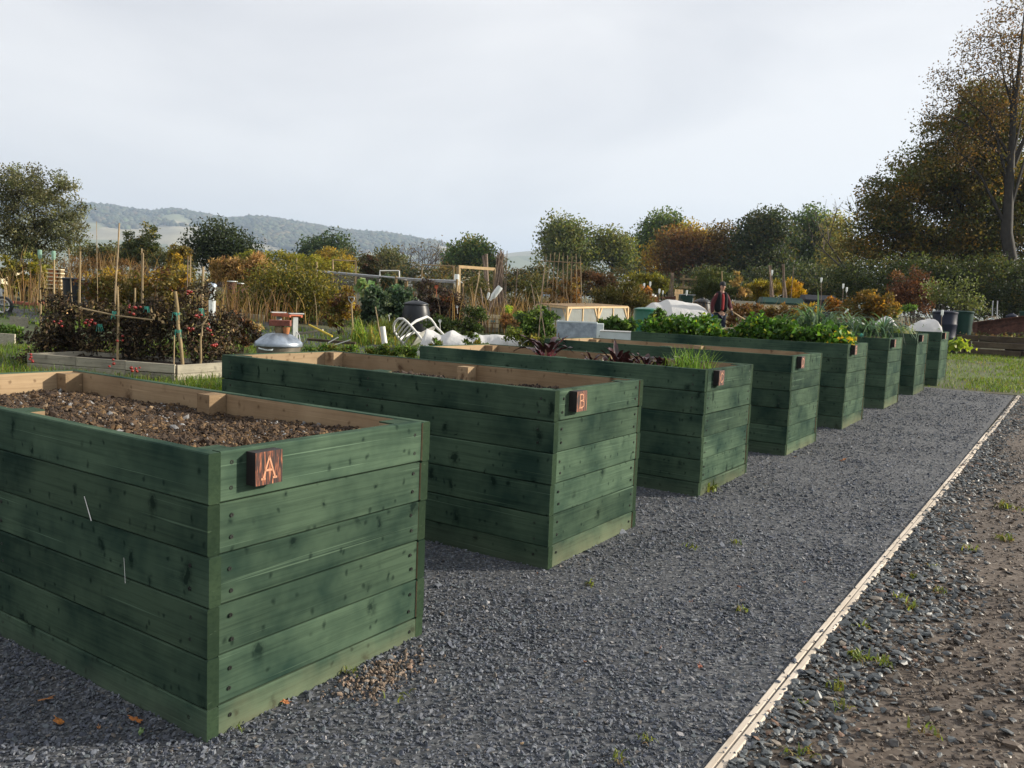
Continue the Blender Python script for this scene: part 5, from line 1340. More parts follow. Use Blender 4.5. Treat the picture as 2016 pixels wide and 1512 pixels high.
# left edge: cream panel, cart, capped posts, slatted bug house, bricks
root = empty('cream_shed', spot(-18, 600, 27)[0], YAW, 'cream panel of a small shed cut by the left edge', 'shed'); s = 27 / F_PX; h = spot(0, 534, 27)[1]
MB().box((-20 * s, 0.6, h / 2), (84 * s, 1.2, h), ch=0.01).build('wall', MT['cream'], root); MB().box((-20 * s, 0.6, h + 0.03), (90 * s, 1.4, 0.06)).build('roof', MT['pine_grey'], root)
c = at(6, 612, 17.5); root = empty('garden_cart', (c[0], c[1], gz(c[0], c[1])), YAW + 0.2, 'garden cart with a black-tyred spoked wheel at the left edge', 'cart')
R0 = c[2] - gz(c[0], c[1]); R0 = max(R0, 0.2); RX = Matrix.Rotation(math.pi / 2, 3, 'X')
wh = MB().lathe([(R0 * 0.72, -0.045), (R0 * 0.95, -0.045), (R0, -0.02), (R0, 0.02), (R0 * 0.95, 0.045), (R0 * 0.72, 0.045), (R0 * 0.72, -0.045)], (0, 0, R0), 32, R=RX, capb=False, capt=False).build('tyre', MT['rubber'], root, 40)
MB().lathe([(R0 * 0.60, -0.035), (R0 * 0.73, -0.05), (R0 * 0.73, 0.05), (R0 * 0.60, 0.035), (R0 * 0.60, -0.035)], (0, 0, R0), 32, R=RX, capb=False, capt=False).build('rim', MT['white'], root, 40)
spk = MB()
for k in range(8): a = k * math.pi / 4; spk.tube([(R0 * 0.08 * math.cos(a), 0, R0 + R0 * 0.08 * math.sin(a)), (R0 * 0.64 * math.cos(a), 0, R0 + R0 * 0.64 * math.sin(a))], 0.012, 6)
spk.lathe([(0.03, -0.07), (0.03, 0.07)], (0, 0, R0), 10, R=RX); spk.build('spokes', MT['pipe'], root, 50)
MB().tube([(0.33, -0.08, R0 * 0.95), (0, -0.08, R0), (-0.9, -0.08, R0 * 1.2)], 0.014, 6).build('frame_bar', MT['dkgreen'], root, 50)
MB().box((-0.55, 0.15, R0 * 1.9), (0.8, 0.5, 0.35), ch=0.02).build('tray', MT['zinc'], root)
for (x, y0, y1, lab) in ((79, 495, 640, 'post capped with a cut green bottle, left of the pair'), (106, 497, 650, 'post capped with a cut green bottle, right of the pair')):
    stick('post', lab, (x, y0 + 6), (x + 2, y1), 15.5, 4.4, 'post', 'post', 'green-capped posts at the left')
    bottle(x - 0.5, y0 + 8, 15.5, 'pale green bottle on the ' + lab.split(',')[1].strip().replace('left of the pair', 'left post').replace('right of the pair', 'right post'), 22, True, group='green bottles on the pair of posts')
root = empty('bug_house', spot(110, 560, 19)[0], YAW + 0.15, 'stack of pale boards like a bug house behind the capped posts', 'bug house'); s = 19 / F_PX; h = spot(110, 527, 19)[1]
for k in range(6): MB().box((0, 0, h - 0.04 - 0.085 * k), (26 * s, 0.25, 0.022)).build('shelf', MT['cream'], root)
for a in (-1, 1): MB().box((a * 10 * s, 0.02, (h - 0.02) / 2), (0.04, 0.2, h - 0.06)).build('side', MT['post'], root)
for k in range(4): MB().box((-3 * s + 2 * s * (k % 2), 0.0, h - 0.085 - 0.085 * k), (14 * s, 0.2, 0.055)).build('filling', MT['terracotta'], root)
for k in range(9):
    c, _ = spot(8 + 9.5 * k + rng.normal() * 2, 592 + rng.normal() * 2.5, 20.5 + rng.normal() * 0.5)
    tag(MB().box((0, 0, 0.035), (0.215, 0.10, 0.065), ch=0.004).build('brick', MT['brick'], None, 0, c + np.array([0, 0, 0.01]), (0, 0, rng.uniform(-0.4, 0.4) + YAW)), ('first', 'second', 'third', 'fourth', 'fifth', 'sixth', 'seventh', 'eighth', 'ninth')[k] + ' orange-red edging brick from the left below the yellow bush', 'brick', 'edging bricks at the left')
# polytunnels and a far roof
for (x0, x1, yt, yb, d, lab) in ((1232, 1300, 545, 560, 62, 'long pale polytunnel behind the yellow-green feathery plants'),):
    p, h = spot((x0 + x1) / 2, yt, d); w = (x1 - x0) * d / F_PX; m = MB(); k = 12; ww = max(1.2, h * 0.9)
    V = [(sx * w / 2, ww * math.cos(math.pi * j / (k - 1)), h * math.sin(math.pi * j / (k - 1)) ** 0.7) for sx in (-1, 1) for j in range(k)]
    m.add(V, [(j, j + 1, k + j + 1, k + j) for j in range(k - 1)] + [tuple(range(k - 1, -1, -1)), tuple(range(k, 2 * k))]); tag(m.build('polytunnel', MT['fleece'], None, 60, p, (0, 0, YAW)), lab, 'polytunnel')
p, h = spot(925, 549, 40); root = empty('sheeted_shelter', p, YAW, 'low open shelter roofed with a white sheet behind the hazel poles', 'shelter'); w = 44 * 40 / F_PX
MB().add([(-w / 2, -0.5, h - 0.16), (0, -0.55, h - 0.02), (w / 2, -0.5, h - 0.14), (-w / 2, 0.5, h - 0.12), (0, 0.5, h), (w / 2, 0.5, h - 0.12)], [(0, 1, 4, 3), (1, 2, 5, 4)]).build('sheet_roof', MT['fleece'], root, 60)
for a in (-1, 1):
    for b in (-0.45, 0.45): MB().tube([(a * w * 0.47, b, -0.1), (a * w * 0.47, b, h - 0.15)], 0.03, 6).build('post', MT['hazel'], root, 60)
p, h = spot(905, 505, 150); root = empty('far_house', p, YAW + 0.4, 'far house with an orange tiled roof among bare trees', 'house'); w = 60 * 150 / F_PX
MB().box((0, 0, (h - 2.4) / 2), (w, 6, h - 2.4)).build('wall', MT['cream'], root)
MB().add([(-w * 0.52, -3.4, h - 2.6), (w * 0.52, -3.4, h - 2.6), (w * 0.52, 3.4, h - 2.6), (-w * 0.52, 3.4, h - 2.6), (-w * 0.52, 0, h), (w * 0.52, 0, h)], [(0, 1, 5, 4), (2, 3, 4, 5), (0, 4, 3), (1, 2, 5), (0, 3, 2, 1)]).build('roof', MT['roof'], root)

# ------------------------------------------------------------------ the man
def skin_obj(name, verts, edges, mat, parent, levels=2, root=0):
    me = bpy.data.meshes.new(name); me.from_pydata([v[0] for v in verts], edges, [])
    o = link(name, me, parent); me.materials.append(mat)
    m = o.modifiers.new('skin', 'SKIN'); m.use_smooth_shade = True; m.branch_smoothing = 0.6
    sv = me.skin_vertices[0].data if me.skin_vertices else None
    if sv is None:
        bm = bmesh.new(); bm.from_mesh(me); bm.verts.layers.skin.verify(); bm.to_mesh(me); bm.free(); sv = me.skin_vertices[0].data
    for i, v in enumerate(verts):
        r = v[1]; sv[i].radius = (r, r) if not isinstance(r, tuple) else r
        sv[i].use_root = (i == root)
    s = o.modifiers.new('smooth', 'SUBSURF'); s.levels = s.render_levels = levels
    return o


MD = 22.0
c = at(1420, 590, MD); pm = np.array([c[0], c[1], gz(c[0], c[1])]); head_z = at(1420, 554, MD)[2] - pm[2]; KS = head_z / 1.79
man = empty('person', pm, YAW + 0.30, 'man in cap, maroon fleece and dark body warmer holding a long tool', 'person'); man.scale = (KS * 0.88, KS * 0.88, KS)
bv = [((0, 0, 0.95), (0.15, 0.11)), ((0, 0.01, 1.12), (0.145, 0.10)), ((0, 0.0, 1.32), (0.165, 0.11)), ((0, 0.0, 1.44), (0.12, 0.085)), ((0.0, -0.02, 1.53), 0.055), ((0.0, -0.045, 1.59), 0.068), ((0.0, -0.04, 1.66), 0.083), ((0.0, -0.02, 1.72), 0.070),
      ((-0.19, 0.0, 1.42), 0.062), ((-0.27, 0.03, 1.14), 0.048), ((-0.29, -0.05, 0.90), 0.033), ((0.19, 0.0, 1.42), 0.062), ((0.28, -0.02, 1.15), 0.048), ((0.24, -0.24, 1.02), 0.033),
      ((-0.095, 0.0, 0.90), 0.095), ((-0.11, -0.03, 0.50), 0.062), ((-0.12, 0.02, 0.10), 0.040), ((-0.13, -0.12, 0.04), 0.035), ((0.095, 0.0, 0.90), 0.095), ((0.10, 0.0, 0.50), 0.062), ((0.10, 0.04, 0.10), 0.040), ((0.11, -0.10, 0.04), 0.035),
      ((0.0, -0.135, 1.635), 0.014), ((-0.085, -0.035, 1.64), 0.016), ((0.085, -0.035, 1.64), 0.016)]
be = [(0, 1), (1, 2), (2, 3), (3, 4), (4, 5), (5, 6), (6, 7), (3, 8), (8, 9), (9, 10), (3, 11), (11, 12), (12, 13), (0, 14), (14, 15), (15, 16), (16, 17), (0, 18), (18, 19), (19, 20), (20, 21), (6, 22), (6, 23), (6, 24)]
skin_obj('body', bv, be, MT['skin'], man)
skin_obj('trousers', [((0, 0, 0.98), (0.17, 0.125)), ((-0.10, 0.0, 0.86), 0.115), ((-0.112, -0.03, 0.50), 0.088), ((-0.122, 0.02, 0.09), 0.075), ((0.10, 0.0, 0.86), 0.115), ((0.10, 0.0, 0.50), 0.088), ((0.10, 0.04, 0.09), 0.075)],
         [(0, 1), (1, 2), (2, 3), (0, 4), (4, 5), (5, 6)], MT['jeans'], man)
jk = [((0, 0.01, 0.98), (0.178, 0.135)), ((0, 0.01, 1.14), (0.172, 0.13)), ((0, 0.0, 1.32), (0.185, 0.132)), ((0, 0.0, 1.43), (0.14, 0.105)), ((0, -0.015, 1.545), 0.074), ((-0.20, 0.0, 1.41), 0.088), ((-0.285, 0.03, 1.14), 0.070), ((-0.30, -0.04, 0.92), 0.050), ((0.20, 0.0, 1.41), 0.088), ((0.29, -0.02, 1.15), 0.070), ((0.25, -0.22, 1.03), 0.050)]
skin_obj('fleece_jacket', jk, [(0, 1), (1, 2), (2, 3), (3, 4), (3, 5), (5, 6), (6, 7), (3, 8), (8, 9), (9, 10)], MT['jacket'], man, root=0)
for s in (-1, 1):
    skin_obj('body_warmer_panel', [((s * 0.10, -0.005, 0.93), (0.105, 0.155)), ((s * 0.10, 0.0, 1.14), (0.10, 0.15)), ((s * 0.105, 0.0, 1.32), (0.115, 0.155)), ((s * 0.10, 0.0, 1.45), (0.10, 0.125)), ((s * 0.075, 0.0, 1.52), (0.05, 0.08))], [(0, 1), (1, 2), (2, 3), (3, 4)], MT['vest'], man)
skin_obj('shirt_front', [((0.0, -0.095, 0.99), (0.055, 0.05)), ((0.0, -0.10, 1.15), (0.055, 0.05)), ((0.0, -0.098, 1.32), (0.055, 0.05)), ((0.0, -0.07, 1.46), (0.05, 0.045))], [(0, 1), (1, 2), (2, 3)], MT['shirt'], man)
capm_ = MB(); capm_.lathe([(0.094, 0.0), (0.097, 0.02), (0.092, 0.055), (0.066, 0.092), (0.02, 0.106)], (0, -0.03, 1.685), 18)
pk = [(-0.075 + 0.15 * k / 6, -0.09 - 0.11 * math.sin(math.pi * k / 6), 1.69 - 0.012 * math.sin(math.pi * k / 6)) for k in range(7)]; bk_ = [(-0.08 + 0.16 * k / 6, -0.08, 1.70) for k in range(7)]
capm_.add(pk + bk_ + [(x, y, z - 0.01) for x, y, z in pk + bk_], [(k, k + 1, 7 + k + 1, 7 + k) for k in range(6)] + [(14 + k, 21 + k, 21 + k + 1, 14 + k + 1) for k in range(6)] + [(k, 14 + k, 14 + k + 1, k + 1) for k in range(6)]); capm_.build('cap', MT['cap'], man, 50)
for s in (-1, 1):
    MB().lathe([(0.001, -0.012), (0.011, 0), (0.001, 0.012)], (s * 0.033, -0.113, 1.668), 8).build('eye', MT['cap'], man, 60)
    skin_obj('shoe', [((s * 0.11, 0.07, 0.045), (0.045, 0.04)), ((s * 0.115, -0.04, 0.045), (0.05, 0.04)), ((s * 0.12, -0.16, 0.035), (0.042, 0.03))], [(0, 1), (1, 2)], MT['shoe'], man)
MB().box((0, -0.117, 1.588), (0.05, 0.012, 0.008)).build('mouth', MT['terracotta'], man)


def glove(w, d, side, curl):
    w, d = Vector(w), Vector(d).normalized(); sd = Vector(side).normalized(); nrm = d.cross(sd)
    V = [(tuple(w), 0.030), (tuple(w + d * 0.05), (0.036, 0.020))]; E = [(0, 1)]
    for k in range(4):
        L = (0.075, 0.085, 0.08, 0.062)[k]; b = w + d * 0.09 + sd * (0.027 - 0.018 * k); i = len(V)
        V += [(tuple(b), 0.011), (tuple(b + d * L * 0.5 + nrm * curl * 0.3), 0.010), (tuple(b + d * L * (1 - 0.3 * curl * 10) + nrm * curl), 0.008)]; E += [(1, i), (i, i + 1), (i + 1, i + 2)]
    i = len(V); b = w + d * 0.03 + sd * 0.035; V += [(tuple(b), 0.012), (tuple(b + d * 0.035 + sd * 0.025), 0.010), (tuple(b + d * 0.07 + sd * 0.022 + nrm * curl * 0.5), 0.008)]; E += [(1, i), (i, i + 1), (i + 1, i + 2)]
    return skin_obj('glove', V, E, MT['glove'], man, 1)


glove((-0.292, -0.055, 0.89), (-0.02, -0.08, -1), (0.3, -1, 0), 0.02); glove((0.235, -0.255, 1.015), (-0.1, -0.6, -0.6), (-1, 0, 0.2), 0.035)
h0 = Vector(man.location) + Matrix.Rotation(man.rotation_euler[2], 3, 'Z') @ (Vector((0.225, -0.30, 0.965)) * KS)
e0 = Vector(at(1471, 632, 20.8)); dv = (e0 - h0).normalized()
root = empty('long_tool', h0, 0, 'long pale-handled tool held slantwise by the man', 'tool')
MB().tube([dv * -0.35, dv * 1.25], 0.016, 8).build('handle', MT['new_wood'], root, 60); MB().tube([dv * 1.22, dv * 1.34], [0.02, 0.03], 8).build('head', MT['grey'], root, 60)
a, b = Vector(at(1396, 646, 20.4)), Vector(at(1444, 648, 20.4)); tag(MB().bar((0, 0, 0), b - a, 0.16, 0.06, ch=0.004).bar(Vector((0, 0, -0.3)), b - a + Vector((0, 0, -0.3)), 0.05, 0.55).build('bed_edge', MT['pine_grey'], None, 0, a), 'pale board edge of a bed just in front of the man', 'board')
p, h = spot(1391, 634, 21.2); root = empty('blue_tub', p, YAW + 0.3, 'bright blue tub tipped over near the man', 'tub'); RB = Matrix.Rotation(1.1, 3, 'Y')
MB().lathe([(0.09, 0), (0.12, 0.2), (0.135, 0.21)], (0, 0, h), 20, R=RB, capt=False).build('body', plain('blue_plastic', (0.01, 0.09, 0.30), 0.4), root, 40); MB().box((0, 0, (h - 0.1) / 2), (0.4, 0.3, max(0.1, h - 0.15))).build('stand', MT['dark_wood'], root)
ORD = ('first', 'second', 'third', 'fourth', 'fifth', 'sixth', 'seventh', 'eighth', 'ninth', 'tenth', 'eleventh', 'twelfth', 'thirteenth', 'fourteenth', 'fifteenth')

# ================================================================== TREES AND HEDGES (far to near)
OLIVE = [((0.060, 0.070, 0.030), 4), ((0.085, 0.085, 0.035), 2), ((0.040, 0.052, 0.025), 3)]
GREEN_T = [((0.052, 0.092, 0.034), 4), ((0.082, 0.120, 0.038), 3), ((0.034, 0.060, 0.026), 2.5), ((0.12, 0.13, 0.04), 1)]
LIGHT_T = [((0.088, 0.115, 0.042), 4), ((0.13, 0.142, 0.048), 3), ((0.054, 0.080, 0.033), 2)]
DARK_T = [((0.024, 0.038, 0.019), 5), ((0.042, 0.056, 0.025), 3), ((0.070, 0.062, 0.024), 1)]
RUST_T = [((0.120, 0.062, 0.024), 4), ((0.085, 0.050, 0.022), 4), ((0.15, 0.10, 0.025), 1.5), ((0.055, 0.045, 0.022), 2)]
BROWN_T = [((0.090, 0.068, 0.028), 4), ((0.065, 0.055, 0.025), 4), ((0.13, 0.095, 0.03), 2)]
YEL_T = [((0.22, 0.17, 0.030), 4), ((0.16, 0.14, 0.03), 3), ((0.30, 0.21, 0.03), 1.5), ((0.09, 0.09, 0.03), 2)]
GT = 'trees beyond the plots'


def tree(label, x, d, blobs, n, leaf, palette, r, stems=26, spread=None, name='tree', y=560, cl=None, shell=0.45, **kw):
    return plant(name, label, 'tree', x, y, d, blobs, int(n * 1.5), leaf * 0.98, palette, cl=cl or n // 60, spread=spread or leaf * 2.1, group=GT, stems=stems, stem_r=r, trunk=True, part='crown', shell=shell, poke=0.16, **kw)


tree('round dark green tree in front of the far hill', 640, 115, [(640, 490, 40, 30), (620, 505, 22, 25), (665, 500, 25, 25), (640, 515, 45, 22)], 5200, 0.42, [((0.030, 0.055, 0.030), 4), ((0.050, 0.070, 0.030), 2)], 0.3)
tree('olive bush-like tree left of the bare trees', 765, 105, [(765, 512, 28, 20), (780, 525, 25, 18), (745, 525, 20, 15)], 3200, 0.36, OLIVE, 0.25)
tree('broad green tree behind the hazel bundle', 940, 112, [(932, 492, 28, 20), (950, 512, 38, 22), (902, 512, 22, 22), (915, 495, 18, 16), (975, 525, 20, 16)], 5200, 0.40, GREEN_T, 0.3)
tree('tall two-lobed yellow-green tree behind the bean frame', 1118, 112, [(1106, 456, 28, 26), (1128, 472, 26, 34), (1098, 485, 25, 30), (1120, 505, 40, 30), (1140, 500, 20, 28)], 7800, 0.42, LIGHT_T, 0.35, spread=1.0, shell=0.6)
tree('open-crowned pale green tree right of the two-lobed one', 1202, 114, [(1200, 470, 26, 17), (1220, 490, 22, 24), (1182, 490, 20, 20), (1205, 505, 34, 22), (1228, 515, 15, 18)], 4600, 0.38, LIGHT_T, 0.35, stems=40, spread=0.9, shell=0.65)
tree('tall green tree behind the rust-coloured ones', 1295, 122, [(1300, 440, 34, 22), (1285, 465, 28, 30), (1325, 455, 22, 20), (1262, 495, 28, 32), (1300, 495, 40, 35), (1245, 515, 20, 25)], 8200, 0.42, GREEN_T, 0.4, shell=0.55)
tree('rust-red broad tree with a yellow crest', 1340, 92, [(1340, 485, 48, 34), (1318, 520, 48, 36), (1365, 500, 40, 42), (1345, 535, 60, 25)], 9000, 0.32, RUST_T, 0.3)
tree('yellow-leaved tree peeping over the rust-red one', 1372, 98, [(1368, 462, 30, 16), (1385, 475, 22, 20), (1290, 520, 22, 35)], 2800, 0.32, YEL_T, 0.3)
tree('brown feathery tree between rust and dark ones', 1425, 92, [(1420, 465, 30, 28), (1430, 495, 40, 35), (1415, 530, 48, 30), (1395, 505, 22, 30)], 7000, 0.30, BROWN_T, 0.3)
tree('darkest tall tree of the row', 1506, 88, [(1503, 432, 32, 26), (1520, 460, 38, 35), (1480, 470, 34, 32), (1505, 505, 58, 38), (1470, 525, 36, 34), (1530, 530, 40, 30)], 11000, 0.34, DARK_T, 0.4)
tree('bright green rounded tree right of the darkest one', 1592, 94, [(1590, 440, 36, 30), (1612, 465, 40, 38), (1572, 475, 32, 36), (1600, 505, 55, 38), (1565, 525, 36, 30), (1630, 525, 38, 32)], 11000, 0.33, [((0.050, 0.085, 0.040), 4), ((0.075, 0.115, 0.045), 3), ((0.030, 0.050, 0.025), 3)], 0.4, shell=0.55)
tree('pale yellowing tree beside the big brown one', 1652, 78, [(1650, 458, 16, 30), (1660, 495, 20, 34), (1645, 525, 22, 30)], 2400, 0.28, [((0.17, 0.16, 0.06), 4), ((0.11, 0.12, 0.045), 3)], 0.22, stems=30, spread=0.8, shell=0.6)


def bare_tree(label, x, d, top, wid, n0=7, lf=0.3):
    p, _ = spot(x, 560, d); s = d / F_PX; H = at(x, top, d)[2] - p[2]; root = empty('tree', p, 0, label, 'tree', GT); m = MB(); tw = MB(); tips = []

    def grow(b, dr, L, r, lv):
        e = b + dr * L; k = b + dr * L * 0.5 + Vector(rng.normal(size=3)) * L * 0.05
        (m if lv < 3 else tw).tube([b, k, e], [r, r * 0.8, r * 0.62], 5 if lv < 3 else 3, cap=False)
        if lv >= 5: tips.append(e); return
        for _ in range(3 if lv < 4 else 2):
            nd = (dr + Vector(rng.normal(size=3)) * 0.42 + Vector((0, 0, 0.12))).normalized(); grow(e, nd, L * rng.uniform(0.62, 0.85), r * 0.58, lv + 1)
    for q in range(n0):
        a = 6.28 * q / n0; dr = Vector((math.cos(a) * wid, math.sin(a) * wid, 1)).normalized(); grow(Vector((0.15 * math.cos(a), 0.15 * math.sin(a), H * 0.12)), dr, H * 0.27, 0.11 * H / 9, 1)
    m.tube([(0, 0, -0.3), (0, 0, H * 0.16)], [0.28 * H / 9, 0.2 * H / 9], 8); m.build('trunk', MT['bark'], root, 60); tw.build('twigs', MT['twig'], root)
    T = np.array(tips)[rng.random(len(tips)) < 0.5]; T = T + rng.normal(size=T.shape) * 0.25; leaves_obj('crown', T, lf, pal(len(T), BROWN_T), root)


bare_tree('nearly bare grey tree right of the far hill crest, left one', 818, 118, 462, 0.55, 5)
bare_tree('nearly bare grey tree right of the far hill crest, right one', 858, 122, 464, 0.55, 5)
bare_tree('thin bare tree behind the orange roof', 895, 125, 482, 0.5, 4)
bare_tree('small leafless tree before the misty hill', 705, 100, 484, 0.5, 4)

# the two big trees at the right
tree('huge dense chestnut-brown tree at the right edge, nearer one', 1900, 46, [(1940, 210, 62, 48), (1900, 275, 85, 62), (1975, 260, 70, 70), (1820, 345, 80, 58), (1900, 370, 110, 80), (1990, 370, 80, 90), (1765, 400, 68, 50), (1722, 450, 50, 42), (1700, 490, 40, 30), (1790, 470, 85, 50), (1880, 480, 110, 55), (1980, 490, 80, 60), (2040, 420, 60, 90), (1850, 525, 90, 28), (1950, 535, 70, 28)], 70000, 0.17,
     [((0.078, 0.074, 0.024), 4), ((0.115, 0.090, 0.026), 3), ((0.066, 0.080, 0.028), 5), ((0.21, 0.130, 0.024), 1.2), ((0.042, 0.052, 0.020), 2)], 0.42, stems=260, spread=0.36, cl=1050, y=610, shell=0.4)
tree('tallest thin-topped tree with sparse russet leaves at the right edge', 1992, 42.5, [(1985, 40, 42, 60), (1930, 110, 58, 60), (1990, 130, 60, 80), (1870, 175, 48, 45), (1960, 220, 80, 80), (1838, 225, 30, 34), (2040, 120, 60, 100), (1900, 290, 60, 50)], 6000, 0.125,
     [((0.095, 0.060, 0.025), 4), ((0.070, 0.055, 0.022), 3), ((0.14, 0.09, 0.03), 1)], 0.33, stems=500, spread=0.30, cl=500, y=612, shell=0.4)
bare_tree('sapling twigs rising out of the side of the big brown tree', 1722, 50, 330, 0.75, 4, 0.14)

tree('grey-green willow-like tree at the left edge', 72, 36, [(62, 375, 70, 52), (118, 395, 48, 50), (18, 385, 40, 55), (85, 440, 75, 55), (140, 445, 30, 40), (20, 460, 45, 45), (60, 490, 70, 40)], 15000, 0.105,
     [((0.075, 0.085, 0.050), 4), ((0.10, 0.11, 0.065), 2), ((0.045, 0.052, 0.030), 3), ((0.16, 0.165, 0.11), 0.7)], 0.10, stems=200, spread=0.17, cl=330, y=575, shell=0.4)

HEDGE = 'hedges and bushes round the plots'


def bush(label, x, y, d, blobs, n, leaf, palette, name='bush', cat='bush', group=HEDGE, **kw):
    return plant(name, label, cat, x, y, d, blobs, n, leaf, palette, group=group, **kw)


bush('long olive hedge at the far left under the hill', 230, 560, 62, [(180, 505, 45, 26), (235, 500, 45, 24), (300, 505, 45, 22), (350, 512, 45, 22)], 8000, 0.20, OLIVE, name='hedge', cat='hedge', stems=20, stem_r=0.03)
bush('dark pointed shrub with a yellowed top below the hill', 278, 570, 46, [(270, 490, 32, 32), (290, 465, 20, 26), (280, 505, 36, 24), (258, 480, 16, 20)], 5500, 0.14, [((0.030, 0.045, 0.022), 5), ((0.055, 0.065, 0.026), 2), ((0.15, 0.13, 0.04), 0.8)], stems=24, stem_r=0.03)
bush('big blackish-green shrub below the hill crest', 435, 570, 45, [(425, 470, 48, 30), (465, 488, 40, 28), (395, 492, 30, 26), (440, 510, 65, 24)], 8500, 0.15, [((0.018, 0.030, 0.018), 5), ((0.032, 0.046, 0.022), 2)], stems=50, stem_r=0.03, spread=0.35)
bush('small yellow tree-like bush on the left plots', 350, 575, 30, [(362, 492, 28, 10), (340, 500, 18, 10), (352, 515, 24, 20)], 1800, 0.10, YEL_T + BROWN_T, stems=20, stem_r=0.02)
bush('orange and yellow tree-like bush in front of the round dark tree', 655, 570, 62, [(655, 505, 34, 20), (640, 520, 26, 20), (690, 515, 20, 22)], 3800, 0.17, YEL_T, stems=20, stem_r=0.03)
bush('dark round bush beyond the fruit cage', 728, 560, 52, [(728, 522, 24, 20), (735, 535, 26, 16), (715, 540, 16, 12)], 3600, 0.14, [((0.030, 0.034, 0.018), 4), ((0.060, 0.030, 0.022), 1)], stems=16, stem_r=0.03)
bush('row of yellow-green vines across the middle of the plots', 590, 575, 38, [(500, 512, 32, 18), (545, 518, 40, 20), (600, 522, 40, 22), (640, 530, 34, 22), (520, 535, 40, 18), (680, 530, 24, 18)], 7500, 0.11, [((0.17, 0.17, 0.024), 4), ((0.12, 0.13, 0.025), 3), ((0.24, 0.20, 0.03), 1), ((0.07, 0.085, 0.025), 2)], name='vine_row', cat='vines', stems=24, stem_r=0.02)
bush('far dull hedge behind the fruit cage', 800, 565, 95, [(720, 545, 60, 14), (820, 540, 60, 16), (900, 542, 60, 16), (990, 545, 60, 16), (1060, 545, 50, 16), (1150, 545, 60, 18), (1240, 545, 50, 20)], 9000, 0.30, OLIVE + BROWN_T + DARK_T, name='hedge', cat='hedge', stems=20, stem_r=0.04)
bush('dark undergrowth below the tall trees at right', 1500, 575, 74, [(1290, 555, 60, 18), (1400, 555, 70, 22), (1500, 555, 80, 26), (1600, 555, 80, 28), (1690, 555, 60, 32)], 14000, 0.24, DARK_T, name='hedge', cat='hedge', stems=20, stem_r=0.04)
bush('dark green hedge below the big brown tree', 1850, 625, 41, [(1690, 555, 50, 42), (1760, 545, 55, 45), (1850, 550, 70, 50), (1950, 555, 70, 55), (2040, 560, 60, 60), (1900, 590, 80, 30), (1990, 600, 70, 25)], 26000, 0.13, [((0.022, 0.036, 0.016), 5), ((0.040, 0.055, 0.020), 3), ((0.065, 0.065, 0.022), 1)], name='hedge', cat='hedge', stems=30, stem_r=0.03)
bush('second dark hedge layer behind the right-hand bushes', 1870, 620, 56, [(1660, 570, 50, 40), (1750, 570, 60, 45), (1850, 575, 70, 50), (1950, 580, 70, 50), (2050, 585, 60, 50), (1900, 545, 120, 30)], 16000, 0.19, DARK_T, name='hedge', cat='hedge', stems=20, stem_r=0.03)
bush('reddish-brown rounded bush below the big brown tree', 1798, 625, 36, [(1795, 565, 42, 38), (1805, 590, 40, 28), (1770, 590, 25, 25)], 7500, 0.09, [((0.070, 0.030, 0.018), 5), ((0.045, 0.024, 0.016), 3), ((0.10, 0.05, 0.02), 1)], stems=20, stem_r=0.02)
bush('loose leafy saplings behind the blue water butt', 1870, 640, 29, [(1850, 580, 22, 30), (1880, 590, 22, 22), (1900, 575, 16, 30), (1920, 600, 22, 18)], 1500, 0.10, [((0.09, 0.11, 0.045), 4), ((0.055, 0.08, 0.03), 3)], stems=26, stem_r=0.015, spread=0.2)

bush('continuous low dark hedge filling behind the middle plots', 900, 580, 64, [(560, 555, 60, 16), (660, 560, 60, 16), (760, 562, 60, 16), (860, 562, 60, 18), (960, 565, 60, 20), (1060, 562, 60, 20), (1160, 568, 60, 20), (1240, 568, 50, 20)], 15000, 0.22, OLIVE + DARK_T + BROWN_T, name='hedge', cat='hedge', stems=20, stem_r=0.03)
bush('dark low hedge directly behind the far plots at right', 1480, 590, 52, [(1300, 572, 50, 16), (1390, 575, 50, 18), (1480, 572, 60, 20), (1570, 572, 60, 22), (1660, 575, 50, 24), (1740, 590, 50, 20)], 13000, 0.17, OLIVE + DARK_T + DARK_T, name='hedge', cat='hedge', stems=20, stem_r=0.03)
bush('low mixed growth under the hedges at left', 300, 590, 48, [(40, 560, 60, 18), (140, 560, 60, 18), (240, 555, 60, 18), (340, 555, 60, 18), (440, 560, 60, 18), (520, 560, 50, 16)], 10000, 0.16, OLIVE + BROWN_T, name='hedge', cat='hedge', stems=20, stem_r=0.03)
